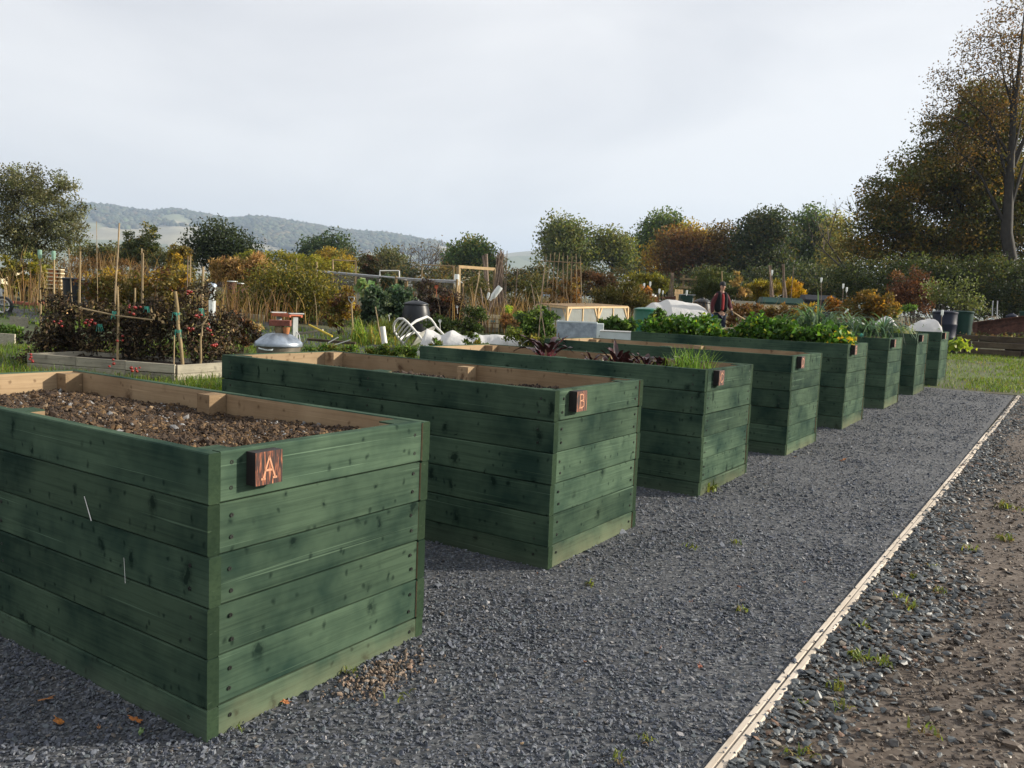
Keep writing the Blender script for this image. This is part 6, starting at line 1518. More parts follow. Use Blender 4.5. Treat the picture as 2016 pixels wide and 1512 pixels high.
# ------------------------------------------------------------------ plot plants, left to centre
bush('yellow-green currant bush at the left edge', 50, 595, 22, [(50, 530, 42, 34), (62, 560, 34, 28), (28, 550, 24, 30), (75, 545, 20, 30), (6, 520, 16, 22)], 3600, 0.085, [((0.15, 0.15, 0.025), 4), ((0.085, 0.095, 0.025), 3), ((0.25, 0.20, 0.03), 1), ((0.05, 0.045, 0.02), 2)], stems=40, stem_r=0.01)
bush('tall reddish-brown weeds behind the left canes', 230, 590, 28, [(170, 525, 34, 18), (215, 520, 34, 22), (258, 528, 34, 16), (130, 530, 26, 16)], 4500, 0.07, [((0.12, 0.07, 0.035), 4), ((0.17, 0.11, 0.05), 2), ((0.075, 0.05, 0.025), 3)], stems=60, stem_r=0.008, up=0.8, aspect=0.3, name='weeds', cat='weeds')
bush('raspberry canes with yellow and brown leaves behind the dead tomatoes', 250, 620, 17.5, [(195, 560, 34, 34), (245, 565, 44, 34), (300, 568, 44, 36), (345, 560, 40, 34), (320, 590, 50, 26), (225, 590, 50, 26)], 8000, 0.075, [((0.085, 0.075, 0.025), 4), ((0.13, 0.10, 0.028), 2), ((0.06, 0.06, 0.022), 3), ((0.24, 0.16, 0.025), 0.8), ((0.09, 0.045, 0.02), 1.5)], stems=60, stem_r=0.008)
bush('yellow-leaved bush beside the domed bin', 330, 590, 24, [(330, 545, 24, 14), (360, 540, 26, 16), (312, 535, 14, 10)], 1500, 0.08, YEL_T, stems=18, stem_r=0.01)
bush('dry straw-coloured sweetcorn and grass behind the chimney pots', 470, 575, 26, [(435, 530, 22, 22), (470, 530, 34, 24), (510, 525, 28, 22), (460, 550, 50, 16), (530, 540, 26, 16)], 5200, 0.16, [((0.26, 0.19, 0.10), 4), ((0.17, 0.12, 0.06), 4), ((0.36, 0.28, 0.16), 1)], stems=60, stem_r=0.01, up=0.9, aspect=0.14, name='sweetcorn', cat='dry plants')
bush('large loose green-yellow bush in the middle of the plots', 565, 630, 21, [(545, 550, 44, 34), (590, 560, 50, 36), (620, 590, 40, 34), (555, 595, 55, 32), (500, 590, 35, 32), (640, 570, 24, 24)], 9500, 0.075, [((0.085, 0.092, 0.022), 4), ((0.13, 0.125, 0.026), 3), ((0.055, 0.062, 0.020), 3), ((0.20, 0.16, 0.03), 0.7)], stems=70, stem_r=0.010, spread=0.22, shell=0.4)
bush('small brown-leaved currant beside the digging fork', 672, 640, 18, [(672, 605, 32, 30), (690, 590, 24, 24), (660, 625, 22, 16)], 2200, 0.07, [((0.10, 0.075, 0.02), 4), ((0.19, 0.14, 0.025), 1.5), ((0.07, 0.035, 0.02), 3), ((0.06, 0.07, 0.02), 2)], stems=24, stem_r=0.008)
KALE = [((0.040, 0.075, 0.055), 4), ((0.065, 0.105, 0.080), 2), ((0.022, 0.045, 0.035), 4), ((0.12, 0.16, 0.125), 0.8)]
for (x, y, d, bl, lab) in ((735, 640, 21, [(735, 590, 30, 26), (728, 612, 26, 22)], 'blue-green curly kale plants, left clump'), (780, 640, 21.5, [(785, 592, 34, 28), (792, 615, 28, 20)], 'blue-green curly kale plants, right clump by the large black bin'), (660, 615, 24, [(662, 580, 18, 18)], 'dark kale plant behind the brown currant'), (752, 590, 27, [(765, 560, 32, 14), (745, 570, 20, 12)], 'dark purple-green kale under the netting')):
    bush(lab, x, y, d, bl, 2600 if d < 22 else 1300, 0.085, KALE, name='kale', cat='kale', group='kale clumps', stems=16, stem_r=0.02, aspect=0.8, fold=0.4)
for (x, y, r_, lab) in ((720, 565, 13, 'pale green cabbage head in front of the netting'),):
    c, h = spot(x, y, 24); m = MB()
    root = empty('cabbage', c, 0, lab, 'cabbage'); 
    P = rng.normal(size=(70, 3)); P /= np.linalg.norm(P, axis=1, keepdims=True); P = P * 0.13 + [0, 0, h]
    leaves_obj('leaves', P, 0.22, pal(70, [((0.15, 0.24, 0.14), 1), ((0.10, 0.18, 0.10), 1)]), root, aspect=1.0, fold=0.5); MB().tube([(0, 0, 0), (0, 0, h)], 0.03, 6).build('stem', MT['stalk'], root)
bush('purple-black dahlia bush right of the large black bin', 865, 640, 22.5, [(850, 590, 38, 32), (880, 600, 32, 28), (835, 565, 22, 16), (862, 620, 40, 20), (898, 610, 14, 22)], 6500, 0.065, [((0.022, 0.016, 0.018), 5), ((0.040, 0.028, 0.028), 3), ((0.050, 0.060, 0.028), 1), ((0.10, 0.035, 0.02), 0.5)], stems=40, stem_r=0.008)
GF_ = 'flowers on the middle plots'
for (x, y, d, s_, cc, lab) in ((859, 565, 21.5, 9, 'orange', 'orange flower on the purple-black dahlia bush'), (900, 604, 20, 6, 'white', 'white flower beside the hanging bottle post'), (866, 632, 17.5, 8, 'white', 'white flower right of the large black bin'), (766, 621, 18, 5, 'white', 'white flower left of the large black bin')):
    c = at(x, y, d); m = MB(); r = s_ / 2 * d / F_PX
    for k in range(7):
        a = 6.28 * k / 7; u = Vector(RH) * math.cos(a) + Vector((0, 0, 1)) * math.sin(a); w = Vector(RH) * -math.sin(a) + Vector((0, 0, 1)) * math.cos(a); f = Vector(FH) * -0.2 * r
        m.add([Vector(), u * r * 0.6 + w * r * 0.3 + f, u * r + f * 0.5, u * r * 0.6 - w * r * 0.3 + f], [(0, 1, 2, 3)])
    m.tube([Vector((0, 0, -r * 0.4)), Vector((0.02, 0.0, -r * 4.5))], 0.006, 5)
    tag(m.build('flower', MT['orange' if cc == 'orange' else 'white'], None, 0, c), lab, 'flower', GF_)
LUSH = [((0.055, 0.115, 0.022), 4), ((0.085, 0.155, 0.030), 2), ((0.030, 0.065, 0.018), 3)]
MIXG = [((0.065, 0.095, 0.022), 4), ((0.10, 0.12, 0.026), 3), ((0.040, 0.055, 0.018), 3), ((0.15, 0.14, 0.03), 1)]
bush('dark leafy flower bed right of the large black bin', 900, 660, 18.5, [(880, 640, 34, 18), (920, 645, 30, 20), (935, 620, 24, 20), (855, 645, 22, 16)], 3600, 0.06, [((0.035, 0.065, 0.020), 4), ((0.060, 0.095, 0.028), 2), ((0.022, 0.035, 0.015), 3)], stems=24, stem_r=0.007)
bush('dim mixed growth behind the timber arch', 930, 620, 27, [(930, 575, 40, 24), (960, 592, 30, 24), (1020, 590, 30, 30), (1050, 575, 34, 32), (1040, 610, 40, 18)], 4800, 0.08, [((0.055, 0.062, 0.022), 4), ((0.085, 0.075, 0.028), 3), ((0.035, 0.042, 0.018), 3)], stems=40, stem_r=0.008)
bush('bright lime sprig above the slatted box', 1003, 640, 20.5, [(1003, 612, 13, 10), (1022, 620, 12, 8)], 420, 0.07, [((0.16, 0.24, 0.03), 3), ((0.30, 0.28, 0.05), 1)], stems=12, stem_r=0.006)
bush('rusty dead bedding right of the slatted box', 1005, 660, 19.5, [(1005, 632, 20, 14), (1010, 645, 18, 10)], 900, 0.06, [((0.14, 0.075, 0.035), 4), ((0.09, 0.06, 0.03), 3)], stems=16, stem_r=0.006)
bush('tall lush green bean plants left of the cold frame', 1055, 680, 17.5, [(1050, 625, 34, 22), (1075, 640, 26, 24), (1035, 640, 24, 20), (1060, 655, 36, 14)], 3000, 0.075, [((0.050, 0.10, 0.026), 4), ((0.085, 0.145, 0.035), 2), ((0.028, 0.055, 0.018), 3)], stems=24, stem_r=0.008, aspect=0.7)
bush('wild flowering weeds behind planter C, right of the fleece', 1040, 700, 15, [(1010, 660, 26, 16), (1045, 672, 30, 14), (1070, 680, 24, 10)], 1900, 0.05, MIXG + [((0.36, 0.30, 0.05), 0.4)], stems=30, stem_r=0.005, up=0.5, name='weeds', cat='weeds')
bush('dried beans and brown leaves on the bean frame', 1108, 612, 25.2, [(1105, 575, 34, 34), (1130, 580, 18, 34), (1085, 585, 16, 28), (1110, 600, 36, 16)], 3600, 0.075, [((0.14, 0.080, 0.030), 4), ((0.10, 0.065, 0.028), 3), ((0.17, 0.12, 0.05), 1.5), ((0.05, 0.05, 0.02), 1)], stems=40, stem_r=0.006)
bush('reddish shrubs behind the bean frame', 1180, 590, 42, [(1165, 548, 26, 18), (1195, 555, 24, 14), (1140, 545, 14, 14)], 2400, 0.12, [((0.09, 0.05, 0.028), 4), ((0.06, 0.045, 0.025), 3), ((0.14, 0.08, 0.05), 1)], stems=20, stem_r=0.015)
bush('olive-brown asparagus ferns behind the cold frame', 1225, 625, 24, [(1200, 590, 34, 24), (1235, 585, 34, 28), (1260, 600, 26, 22)], 7000, 0.10, [((0.085, 0.080, 0.026), 4), ((0.060, 0.066, 0.022), 4), ((0.13, 0.10, 0.035), 1)], stems=50, stem_r=0.006, up=1.0, aspect=0.08, name='asparagus', cat='asparagus')
bush('yellow-green feathery asparagus left of the pole wigwam', 1280, 590, 39, [(1250, 560, 28, 16), (1285, 556, 34, 14), (1300, 565, 20, 12)], 6500, 0.16, [((0.15, 0.15, 0.022), 4), ((0.095, 0.105, 0.022), 3)], stems=30, stem_r=0.01, up=0.9, aspect=0.1, name='asparagus', cat='asparagus')
bush('orange-brown leafy bush with white bottles over it', 1262, 610, 26, [(1262, 572, 22, 12), (1250, 580, 18, 12), (1275, 580, 12, 8)], 900, 0.09, [((0.20, 0.10, 0.025), 4), ((0.12, 0.07, 0.025), 3)], stems=16, stem_r=0.008)
bush('dark feathery green bush behind the man', 1400, 610, 32, [(1400, 555, 34, 26), (1385, 575, 28, 18), (1425, 570, 26, 22)], 7000, 0.12, [((0.038, 0.060, 0.024), 4), ((0.060, 0.080, 0.028), 3)], stems=30, stem_r=0.01, up=0.5, aspect=0.14)
bush('golden-yellow feathery asparagus right of the leaning poles', 1562, 600, 31, [(1560, 570, 22, 17), (1575, 578, 14, 10)], 4200, 0.12, [((0.32, 0.22, 0.016), 4), ((0.22, 0.17, 0.02), 2)], stems=20, stem_r=0.008, up=0.7, aspect=0.12, name='asparagus', cat='asparagus')
bush('yellow-green feathery asparagus left of the leaning poles', 1495, 605, 32, [(1500, 572, 32, 18), (1475, 578, 20, 14), (1520, 565, 16, 14)], 6200, 0.12, [((0.17, 0.15, 0.022), 4), ((0.11, 0.11, 0.024), 3), ((0.24, 0.19, 0.02), 1)], stems=30, stem_r=0.008, up=0.7, aspect=0.12, name='asparagus', cat='asparagus')
bush('straw-coloured seed heads right of the man', 1462, 605, 29, [(1465, 578, 14, 12), (1475, 590, 20, 8), (1448, 560, 10, 22)], 900, 0.10, [((0.28, 0.22, 0.12), 3), ((0.16, 0.12, 0.06), 3)], stems=40, stem_r=0.006, aspect=0.3, up=0.5)
AUT = [((0.14, 0.085, 0.022), 4), ((0.095, 0.070, 0.022), 3), ((0.20, 0.13, 0.024), 1.5), ((0.065, 0.060, 0.02), 2)]
for (x, y, d, bl, n, lab, pl_) in ((1460, 640, 22.5, [(1460, 615, 24, 20), (1490, 615, 28, 16), (1440, 635, 18, 12)], 2200, 'brown autumn raspberry leaves beside the man', [((0.10, 0.055, 0.024), 4), ((0.075, 0.05, 0.022), 3), ((0.14, 0.09, 0.03), 1)]),
                                   (1530, 640, 22, [(1525, 615, 34, 16), (1560, 618, 26, 14), (1495, 625, 20, 12)], 2400, 'brown autumn bushes below the green-lidded box', [((0.11, 0.065, 0.026), 4), ((0.085, 0.06, 0.022), 3), ((0.16, 0.11, 0.03), 1)]),
                                   (1592, 635, 21.5, [(1590, 612, 22, 14), (1575, 625, 20, 10)], 1300, 'yellowing bush left of the tall leek tops', YEL_T), (1648, 635, 21, [(1645, 600, 18, 16), (1655, 618, 18, 12)], 1300, 'orange-leaved bush behind the leeks', [((0.19, 0.095, 0.022), 4), ((0.12, 0.07, 0.022), 3)]),
                                   (1705, 640, 20.5, [(1700, 595, 34, 22), (1740, 600, 28, 20), (1675, 605, 18, 16), (1720, 618, 44, 14)], 4600, 'wide yellow-brown autumn bush behind the white fleece humps', AUT), (1755, 640, 21, [(1752, 615, 20, 16)], 1300, 'green bush at the right end of the autumn bush', MIXG),
                                   (1780, 625, 27, [(1788, 608, 18, 8)], 500, 'low green clump left of the blue water butt', LUSH)):
    bush(lab, x, y, d, bl, n, 0.07, pl_, stems=26, stem_r=0.007)
for (x, y, d, bl, n, lab) in ((1215, 655, 15.8, [(1200, 643, 20, 12), (1230, 638, 20, 14), (1245, 648, 14, 10)], 900, 'dark broad-leaved plants right of the zinc tank'), (1290, 650, 17, [(1300, 625, 16, 14), (1285, 640, 14, 10)], 700, 'dark leafy plant beside the green barrel')):
    bush(lab, x, y, d, bl, n, 0.11, [((0.040, 0.085, 0.024), 4), ((0.075, 0.13, 0.04), 2), ((0.024, 0.048, 0.016), 3)], stems=16, stem_r=0.008, aspect=0.75)
# strappy plants and weeds behind planters B and C
def straps(name, label, cat, x, y, d, n, L, wid, palette, spread_px, lean=0.5, group=None):
    """clump of narrow arching leaves, each a tapering folded ribbon"""
    p, _ = spot(x, y, d); s = d / F_PX; root = empty(name, p, 0, label, cat, group)
    ribbons(root, 'leaves', np.zeros((n, 3)) + rng.normal(size=(n, 3)) * np.array([spread_px * s, spread_px * s, 0]), L, wid, palette, lean); return root


def ribbons(root, name, B, L, wid, palette, lean=0.5, seg=5, mat='leaf', bend=1.0):
    n = len(B); a = rng.uniform(0, 6.28, n); ln = L * rng.uniform(0.6, 1.15, n); le = lean * rng.uniform(0.2, 1.2, n); V = np.empty((n, seg, 2, 3)); dx, dy = np.cos(a), np.sin(a)
    for k in range(seg):
        t = k / (seg - 1); th = le * (0.25 + bend * 1.5 * t * t); out = ln * t * np.sin(th); up = ln * t * np.cos(th); w = wid * (1 - t) ** 0.6 * rng.uniform(0.8, 1.2, n) * 0.5 + 0.0005
        c = B + np.stack([dx * out, dy * out, up], 1); sd = np.stack([-dy * w, dx * w, w * 0.2], 1); V[:, k, 0] = c + sd; V[:, k, 1] = c - sd
    idx = np.arange(n)[:, None] * seg * 2; F = []
    for k in range(seg - 1): F.append(idx + np.array([[2 * k, 2 * k + 1, 2 * k + 3, 2 * k + 2]]))
    C = np.repeat(pal(n, palette), seg * 2, axis=0)
    return link(name, np_mesh(name, V.reshape(-1, 3), np.concatenate(F), MT[mat], C, smooth=True), root)


straps('iris_clump', 'light green strappy iris clump beside the digging fork', 'iris', 712, 665, 17, 70, 0.55, 0.035, [((0.10, 0.17, 0.035), 3), ((0.17, 0.20, 0.05), 1)], 12, 0.6)
straps('iris_clump', 'strappy leaves left of the leaning white tube', 'iris', 742, 668, 16.5, 50, 0.5, 0.035, [((0.13, 0.17, 0.04), 3), ((0.22, 0.19, 0.05), 1)], 14, 0.7)
straps('grass_clump', 'tall green grass between the digging fork and the large black bin', 'grass', 765, 655, 18.5, 160, 0.5, 0.02, MIXG, 18, 0.5)
for (x, y, d, bl, n, lab) in ((790, 712, 11.8, [(770, 690, 26, 10), (805, 690, 26, 12), (838, 690, 16, 9), (740, 694, 22, 6)], 1800, 'leafy green weeds behind planter B, left of planter C'), (860, 700, 12.5, [(848, 682, 12, 14), (862, 678, 10, 10)], 520, 'yellow-green seedling weeds in front of the fleece, left'), (933, 695, 13, [(930, 672, 17, 15), (945, 680, 12, 8)], 800, 'soft grey-green herb clump in front of the fleece'), (640, 700, 11.5, [(620, 690, 22, 8), (660, 690, 26, 9), (690, 692, 20, 7)], 1200, 'low weeds behind the left end of planter B'),
                              (478, 690, 12.2, [(462, 640, 26, 26), (490, 655, 24, 22), (470, 672, 34, 14)], 2600, 'dry reddish weeds left of the dustbin')):
    bush(lab, x, y, d, bl, n, 0.05, (LUSH + MIXG) if 'reddish' not in lab else DEAD + [((0.14, 0.07, 0.04), 4)], stems=40, stem_r=0.004, up=0.6, aspect=0.35, name='weeds', cat='weeds')
bush('leafy potato-like plants at the left edge before the grey board', 18, 690, 13.2, [(10, 650, 22, 14), (30, 660, 20, 10), (20, 690, 26, 10)], 1100, 0.07, LUSH + [((0.14, 0.17, 0.08), 2)], stems=16, stem_r=0.006)


DRY = [((0.13, 0.085, 0.045), 4), ((0.19, 0.135, 0.075), 2.5), ((0.075, 0.05, 0.03), 3), ((0.27, 0.21, 0.13), 1)]
for (x, y, d, n, L, sp_, lab) in ((150, 620, 19, 160, 1.0, 60, 'stand of dry brown stalks behind the left canes'), (215, 600, 24, 220, 1.5, 70, 'tall reddish dead stalks under the hill'), (310, 620, 18.5, 170, 1.0, 60, 'dry stalks among the raspberry canes'), (430, 610, 21, 200, 1.0, 55, 'dry stalks in front of the chimney pots'), (505, 620, 20, 200, 0.9, 60, 'straw stalks at the left of the big green-yellow bush'),
                                    (640, 620, 23, 150, 1.1, 50, 'dry stalks behind the digging fork'), (840, 600, 25, 140, 1.3, 60, 'dead stalks behind the dahlia bush'), (940, 640, 23, 170, 1.0, 50, 'dry stems below the timber arch'), (1035, 640, 22, 190, 1.2, 55, 'thin dead stems left of the bean frame'), (1165, 620, 26, 220, 1.3, 60, 'brown dead stems right of the bean frame'), (1330, 600, 30, 150, 1.0, 60, 'dry stems round the picket panel'), (1440, 620, 26, 150, 1.3, 50, 'tall straw stems right of the man'), (1640, 620, 24, 150, 1.1, 60, 'dry stems behind the tall leeks'), (1760, 620, 26, 130, 1.0, 40, 'dry stems left of the blue water butt'), (60, 600, 21, 120, 1.0, 50, 'dead stems under the yellow-green currant bush')):
    straps('dry_stalks', lab, 'dry stalks', x, y, d, n, L, 0.022, DRY, sp_, 0.35)
# ------------------------------------------------------------------ grass
def grass(name, label, n, xr, yr, L, palette, keep=None, wid=0.006):
    x = rng.uniform(*xr, n * 3); y = rng.uniform(*yr, n * 3); ok = np.ones(n * 3, bool) if keep is None else keep(x, y); P = np.column_stack([x[ok], y[ok], np.zeros(ok.sum())])[:n]; P[:, 2] = gzv(P) + 0.0
    o = ribbons(None, name, P, L, wid, palette, 0.7, seg=3); return tag(o, label, kind='stuff')


GRS = [((0.065, 0.120, 0.018), 4), ((0.10, 0.155, 0.022), 3), ((0.040, 0.075, 0.016), 2), ((0.15, 0.14, 0.05), 1)]
nzk = lambda x, y, s, t: np.array([mnoise.noise(Vector((a * s, b * s, 2.0))) for a, b in zip(x, y)]) > t
grass('lawn_grass', 'short worn grass of the lawn beyond the gravel', 34000, (-7, 2.5), (15.9, 27), 0.085, GRS, lambda x, y: nzk(x, y, 0.75, -0.06 + 0.0) | (rng.random(len(x)) < 0.25), 0.011)
grass('left_grass', 'longer green grass between the dead tomato bed and the planters', 30000, (-13.5, -5.2), (3.2, 10.5), 0.13, GRS, None, 0.009)
grass('far_grass', 'green grass about the middle plots', 26000, (-26, -8), (8, 20), 0.16, GRS, lambda x, y: nzk(x, y, 0.3, -0.1), 0.014)
for (x, y, d, n, L, lab) in ((408, 762, 9.6, 90, 0.26, 'tall grass tuft between planters A and B'), (425, 752, 10, 70, 0.24, 'grass tuft against the left end of planter B'), (388, 755, 10.2, 60, 0.2, 'grass tuft at the corner of the grey-board bed')):
    straps('grass_tuft', lab, 'grass', x, y, d, n, L, 0.010, GRS, 14, 0.6, 'grass tufts by the planters')

# ------------------------------------------------------------------ crops in the planters
def inplanter(i, a, b, dz=0.0):
    x, y, zb, th = PL[i]; c, s = math.cos(th), math.sin(th); return np.array([x + a * c - b * s, y + a * s + b * c, PLR[i][1] - SOIL_Z[i] + dz])


def broad_leaf(m, base, d, L, w, curl, mi=0):
    """one blade on a stalk: 2 x 4 quads with a sunk midrib"""
    d = Vector(d).normalized(); sd = d.cross(Vector((0, 0, 1))); sd = sd.normalized() if sd.length > 0.05 else Vector((1, 0, 0)); b = Vector(base); V = []; up = sd.cross(d).normalized()
    if up.z < 0: up = -up
    for k in range(6):
        t = k / 5; ww = w * math.sin(math.pi * min(1, 0.12 + 0.88 * t) ** 0.8) * 0.5 + 0.002; c = b + d * L * t - Vector((0, 0, 1)) * curl * L * t * t + up * 0.0
        wv = w * 0.10 * math.sin(k * 2.4 + L * 50)
        V += [c - sd * ww + up * (ww * 0.4 + wv), c, c + sd * ww + up * (ww * 0.4 - wv)]
    m.add(V, [(3 * k + j, 3 * k + j + 1, 3 * k + j + 4, 3 * k + j + 3) for k in range(5) for j in range(2)], mi)


beet_l = plain('beet_leaf', (0.060, 0.018, 0.022), 0.35, var=0.5, scale=14, col2=(0.018, 0.014, 0.012)); beet_s = plain('beet_stalk', (0.22, 0.020, 0.045), 0.5, var=0.3)


def beet(i, a, b, n, L, w, label, group):
    root = empty('beet_plant', inplanter(i, a, b), rng.uniform(0, 6), label, 'beet', group)
    for k in range(n):
        an = 6.28 * k / n + rng.normal() * 0.3; el = rng.uniform(0.85, 1.45) if n < 14 or i != 2 or L < 0.3 else rng.uniform(0.6, 1.25); d = Vector((math.cos(an) * math.cos(el), math.sin(an) * math.cos(el), math.sin(el))); st = L * rng.uniform(0.35, 0.55)
        m = MB(); m.tube([(0, 0, -0.02), d * st * 0.5, d * st], [0.006, 0.005, 0.004], 5, 1); broad_leaf(m, d * st, d + Vector((math.cos(an), math.sin(an), 0)) * 0.25, L * rng.uniform(0.6, 0.9), w * rng.uniform(0.8, 1.1), rng.uniform(0.15, 0.75)); m.build('leaf', [beet_l, beet_s], root, 60)


beet(2, -1.72, 0.62, 15, 0.33, 0.075, 'largest dark red beet plant with broad drooping leaves in planter C', None)
beet(2, -2.02, 0.60, 4, 0.10, 0.05, 'tiny red beet seedling left of the largest beet plant', None)
BG = 'small red beet plants in planter C'
for k, (a, b, n, L) in enumerate(((-1.12, 0.36, 8, 0.14), (-1.02, 0.40, 7, 0.12), (-0.90, 0.38, 10, 0.22), (-0.80, 0.36, 9, 0.17), (-0.62, 0.34, 10, 0.20), (-0.52, 0.40, 9, 0.16), (-0.44, 0.32, 8, 0.15), (-0.40, 0.62, 8, 0.21))):
    beet(2, a, b, n + 6, L * 1.1, 0.045, 'small dark red beet plant, ' + ORD[k] + ' from the left after the largest', BG)
CH = [((0.075, 0.150, 0.030), 4), ((0.11, 0.20, 0.045), 2), ((0.045, 0.095, 0.025), 2)]
for k, (a, b, n, L, sp_) in enumerate(((-0.29, 0.30, 60, 0.25, 0.05), (-0.20, 0.26, 70, 0.27, 0.05), (-0.38, 0.26, 30, 0.2, 0.05), (-0.13, 0.36, 30, 0.24, 0.03), (-0.55, 0.22, 14, 0.14, 0.06), (-0.92, 0.22, 10, 0.13, 0.05))):
    root = empty('chive_clump', inplanter(2, a, b), 0, ('wide', 'tallest', 'shorter left', 'thin rear')[k] + ' clump of upright chives at the near end of planter C' if k < 4 else ('sparse chive shoots among the small beets, nearer ones' if k == 4 else 'sparse chive shoots among the small beets, farther ones'), 'chives', 'chive clumps in planter C')
    ribbons(root, 'leaves', rng.normal(size=(n, 3)) * np.array([sp_, sp_ * 0.8, 0]), L, 0.007, CH, 0.33, seg=5)
CEL = [((0.040, 0.105, 0.016), 4), ((0.070, 0.155, 0.024), 2.2), ((0.020, 0.055, 0.012), 3.5), ((0.14, 0.18, 0.02), 0.5)]


def celery(i, a, b, n, h, r, label, group, palette=CEL):
    root = empty('celery_plant', inplanter(i, a, b), rng.uniform(0, 6), label, 'celery', group); m = MB(); P = []; k = max(10, n // 26)
    for q in range(k):
        an = rng.uniform(0, 6.28); rr = r * math.sqrt(rng.random()); t = Vector((rr * math.cos(an), rr * math.sin(an), h * rng.uniform(0.5, 1.0) * (1 - 0.35 * (rr / r) ** 2))); m.tube([(rr * 0.1 * math.cos(an), rr * 0.1 * math.sin(an), -0.02), t * 0.55 + Vector((0, 0, h * 0.12)), t], [0.006, 0.005, 0.003], 5)
        P.append(np.array(t) + rng.normal(size=(n // k, 3)) * np.array([0.05, 0.05, 0.035]))
    m.build('stalks', plain('celery_stalk', (0.14, 0.24, 0.06), 0.5) if 'celery_stalk' not in bpy.data.materials else bpy.data.materials['celery_stalk'], root, 60)
    P = np.concatenate(P); P[:, 2] = np.maximum(P[:, 2], 0.02); leaves_obj('foliage', P, 0.060, pal(len(P), palette), root, aspect=0.85, fold=0.25)


GE = 'celery plants crowding planter E'
for k, (a, b, n, h, r) in enumerate(((-2.42, 0.30, 420, 0.20, 0.2), (-2.26, 0.62, 500, 0.25, 0.22), (-2.08, 0.32, 560, 0.27, 0.22), (-1.96, 0.66, 480, 0.27, 0.2), (-1.80, 0.34, 260, 0.15, 0.14), (-1.62, 0.60, 120, 0.06, 0.12), (-1.46, 0.34, 130, 0.07, 0.12), (-1.40, 0.62, 200, 0.10, 0.14), (-1.20, 0.42, 640, 0.33, 0.2), (-1.02, 0.70, 560, 0.29, 0.22), (-0.98, 0.34, 560, 0.25, 0.22), (-0.76, 0.42, 480, 0.22, 0.2), (-0.52, 0.44, 460, 0.23, 0.2), (-0.14, 0.28, 220, 0.12, 0.13), (-0.34, 0.62, 420, 0.22, 0.2))):
    lab = 'bright leafy celery plant, ' + ORD[k] + ' from the left in planter E'
    if k == 8: lab = 'tallest bright celery plant, just right of the man in planter E'
    if k == 6: lab = 'lowest celery plant at the gap in planter E'
    if k == 13: lab = 'small yellowish celery plant at the near right corner of planter E'
    celery(4, a, b, n, h, r, lab, GE, CEL if k != 13 else CEL + [((0.36, 0.30, 0.03), 4)])
LEEK = [((0.055, 0.110, 0.085), 4), ((0.085, 0.150, 0.120), 2.5), ((0.032, 0.066, 0.052), 3)]
GL = 'leeks standing in planter F'
for k in range(26):
    a = -1.32 + 1.2 * (k // 2) / 12 + rng.normal() * 0.03; b = (0.32 if k % 2 else 0.70) + rng.normal() * 0.04
    big = 1.4 if k in (2, 3, 4, 5, 6, 7) else 0.95; lab = f"{'tall ' if big > 1 else ''}blue-green leek in planter F, {ORD[k // 2]} from the left, {'front' if k % 2 else 'back'} row"
    root = empty('leek', inplanter(5, a, b), rng.uniform(0, 6), lab, 'leek', GL if big == 1 else 'tallest leeks in planter F')
    MB().tube([(0, 0, -0.03), (0, 0, 0.12 * big)], [0.016, 0.014], 8).build('shank', bpy.data.materials['celery_stalk'], root, 60)
    ribbons(root, 'leaves', np.array([[0, 0, 0.08 * big]]).repeat(9, 0), 0.44 * big, 0.042, LEEK, 0.75, seg=7, bend=1.5)
bb = MB().lathe([(0.002, -0.03), (0.03, -0.01), (0.03, 0.01), (0.002, 0.03)], n=10).build('teal_ball', MT['twine'], None, 60, inplanter(5, -0.38, 0.12, 0.09)); tag(bb, 'small teal ball at the near rim of planter F', 'ball')
bottle(1666, 613, 12.2, 'white bottle poking above the leek leaves', 11, group=None, tilt=(0.4, 0.6))
GCa = 'carrot rows in planter G'
for k in range(13):
    root = empty('carrot_tops', inplanter(6, -2.4 + 0.17 * k, 0.5 + rng.normal() * 0.05), 0, 'low feathery green carrot tops in planter G, ' + ORD[k] + ' from the left', 'carrots', GCa)
    P = rng.normal(size=(420, 3)) * np.array([0.09, 0.22, 0.035]) + [0, 0, 0.085]; P[:, 2] = np.abs(P[:, 2]); leaves_obj('foliage', P, 0.055, pal(len(P), [((0.065, 0.105, 0.025), 4), ((0.040, 0.070, 0.020), 3), ((0.09, 0.14, 0.03), 1)]), root, aspect=0.22, up=0.8)
root = empty('grass_wisps', inplanter(6, -0.15, 0.18), 0, 'pale thin wisps at the near corner of planter G', 'grass'); ribbons(root, 'leaves', rng.normal(size=(40, 3)) * [0.06, 0.06, 0], 0.2, 0.006, [((0.20, 0.22, 0.17), 1)], 0.5)
root = empty('celery_plant', inplanter(7, -0.3, 0.3), 0, 'small green tops at the near corner of the last planter', 'plants'); P = rng.normal(size=(160, 3)) * [0.1, 0.08, 0.03] + [0, 0, 0.12]; leaves_obj('foliage', P, 0.05, pal(160, LUSH), root, aspect=0.3, up=0.8)
c, _ = spot(1885, 672, 21); root = empty('lettuce', c, 0, 'lime-green plant at the end of the sleeper wall', 'plant'); P = rng.normal(size=(120, 3)) * [0.16, 0.12, 0.05] + [0, 0, 0.42]; leaves_obj('foliage', P, 0.14, pal(120, [((0.20, 0.26, 0.03), 3), ((0.10, 0.16, 0.03), 2)]), root, aspect=0.8)
P = np.column_stack([rng.uniform(-4.0, 0.8, 2600), rng.uniform(27.4, 30, 2600), np.zeros(2600)]); P[:, 2] = gzv(P) + 0.5 + rng.normal(size=2600) * 0.05
sheet('sleeper_bed_soil', list(np.linspace(-6, 3, 16)), list(np.linspace(27.25, 32, 10)), 0.42, soil_m[1], 0.12)
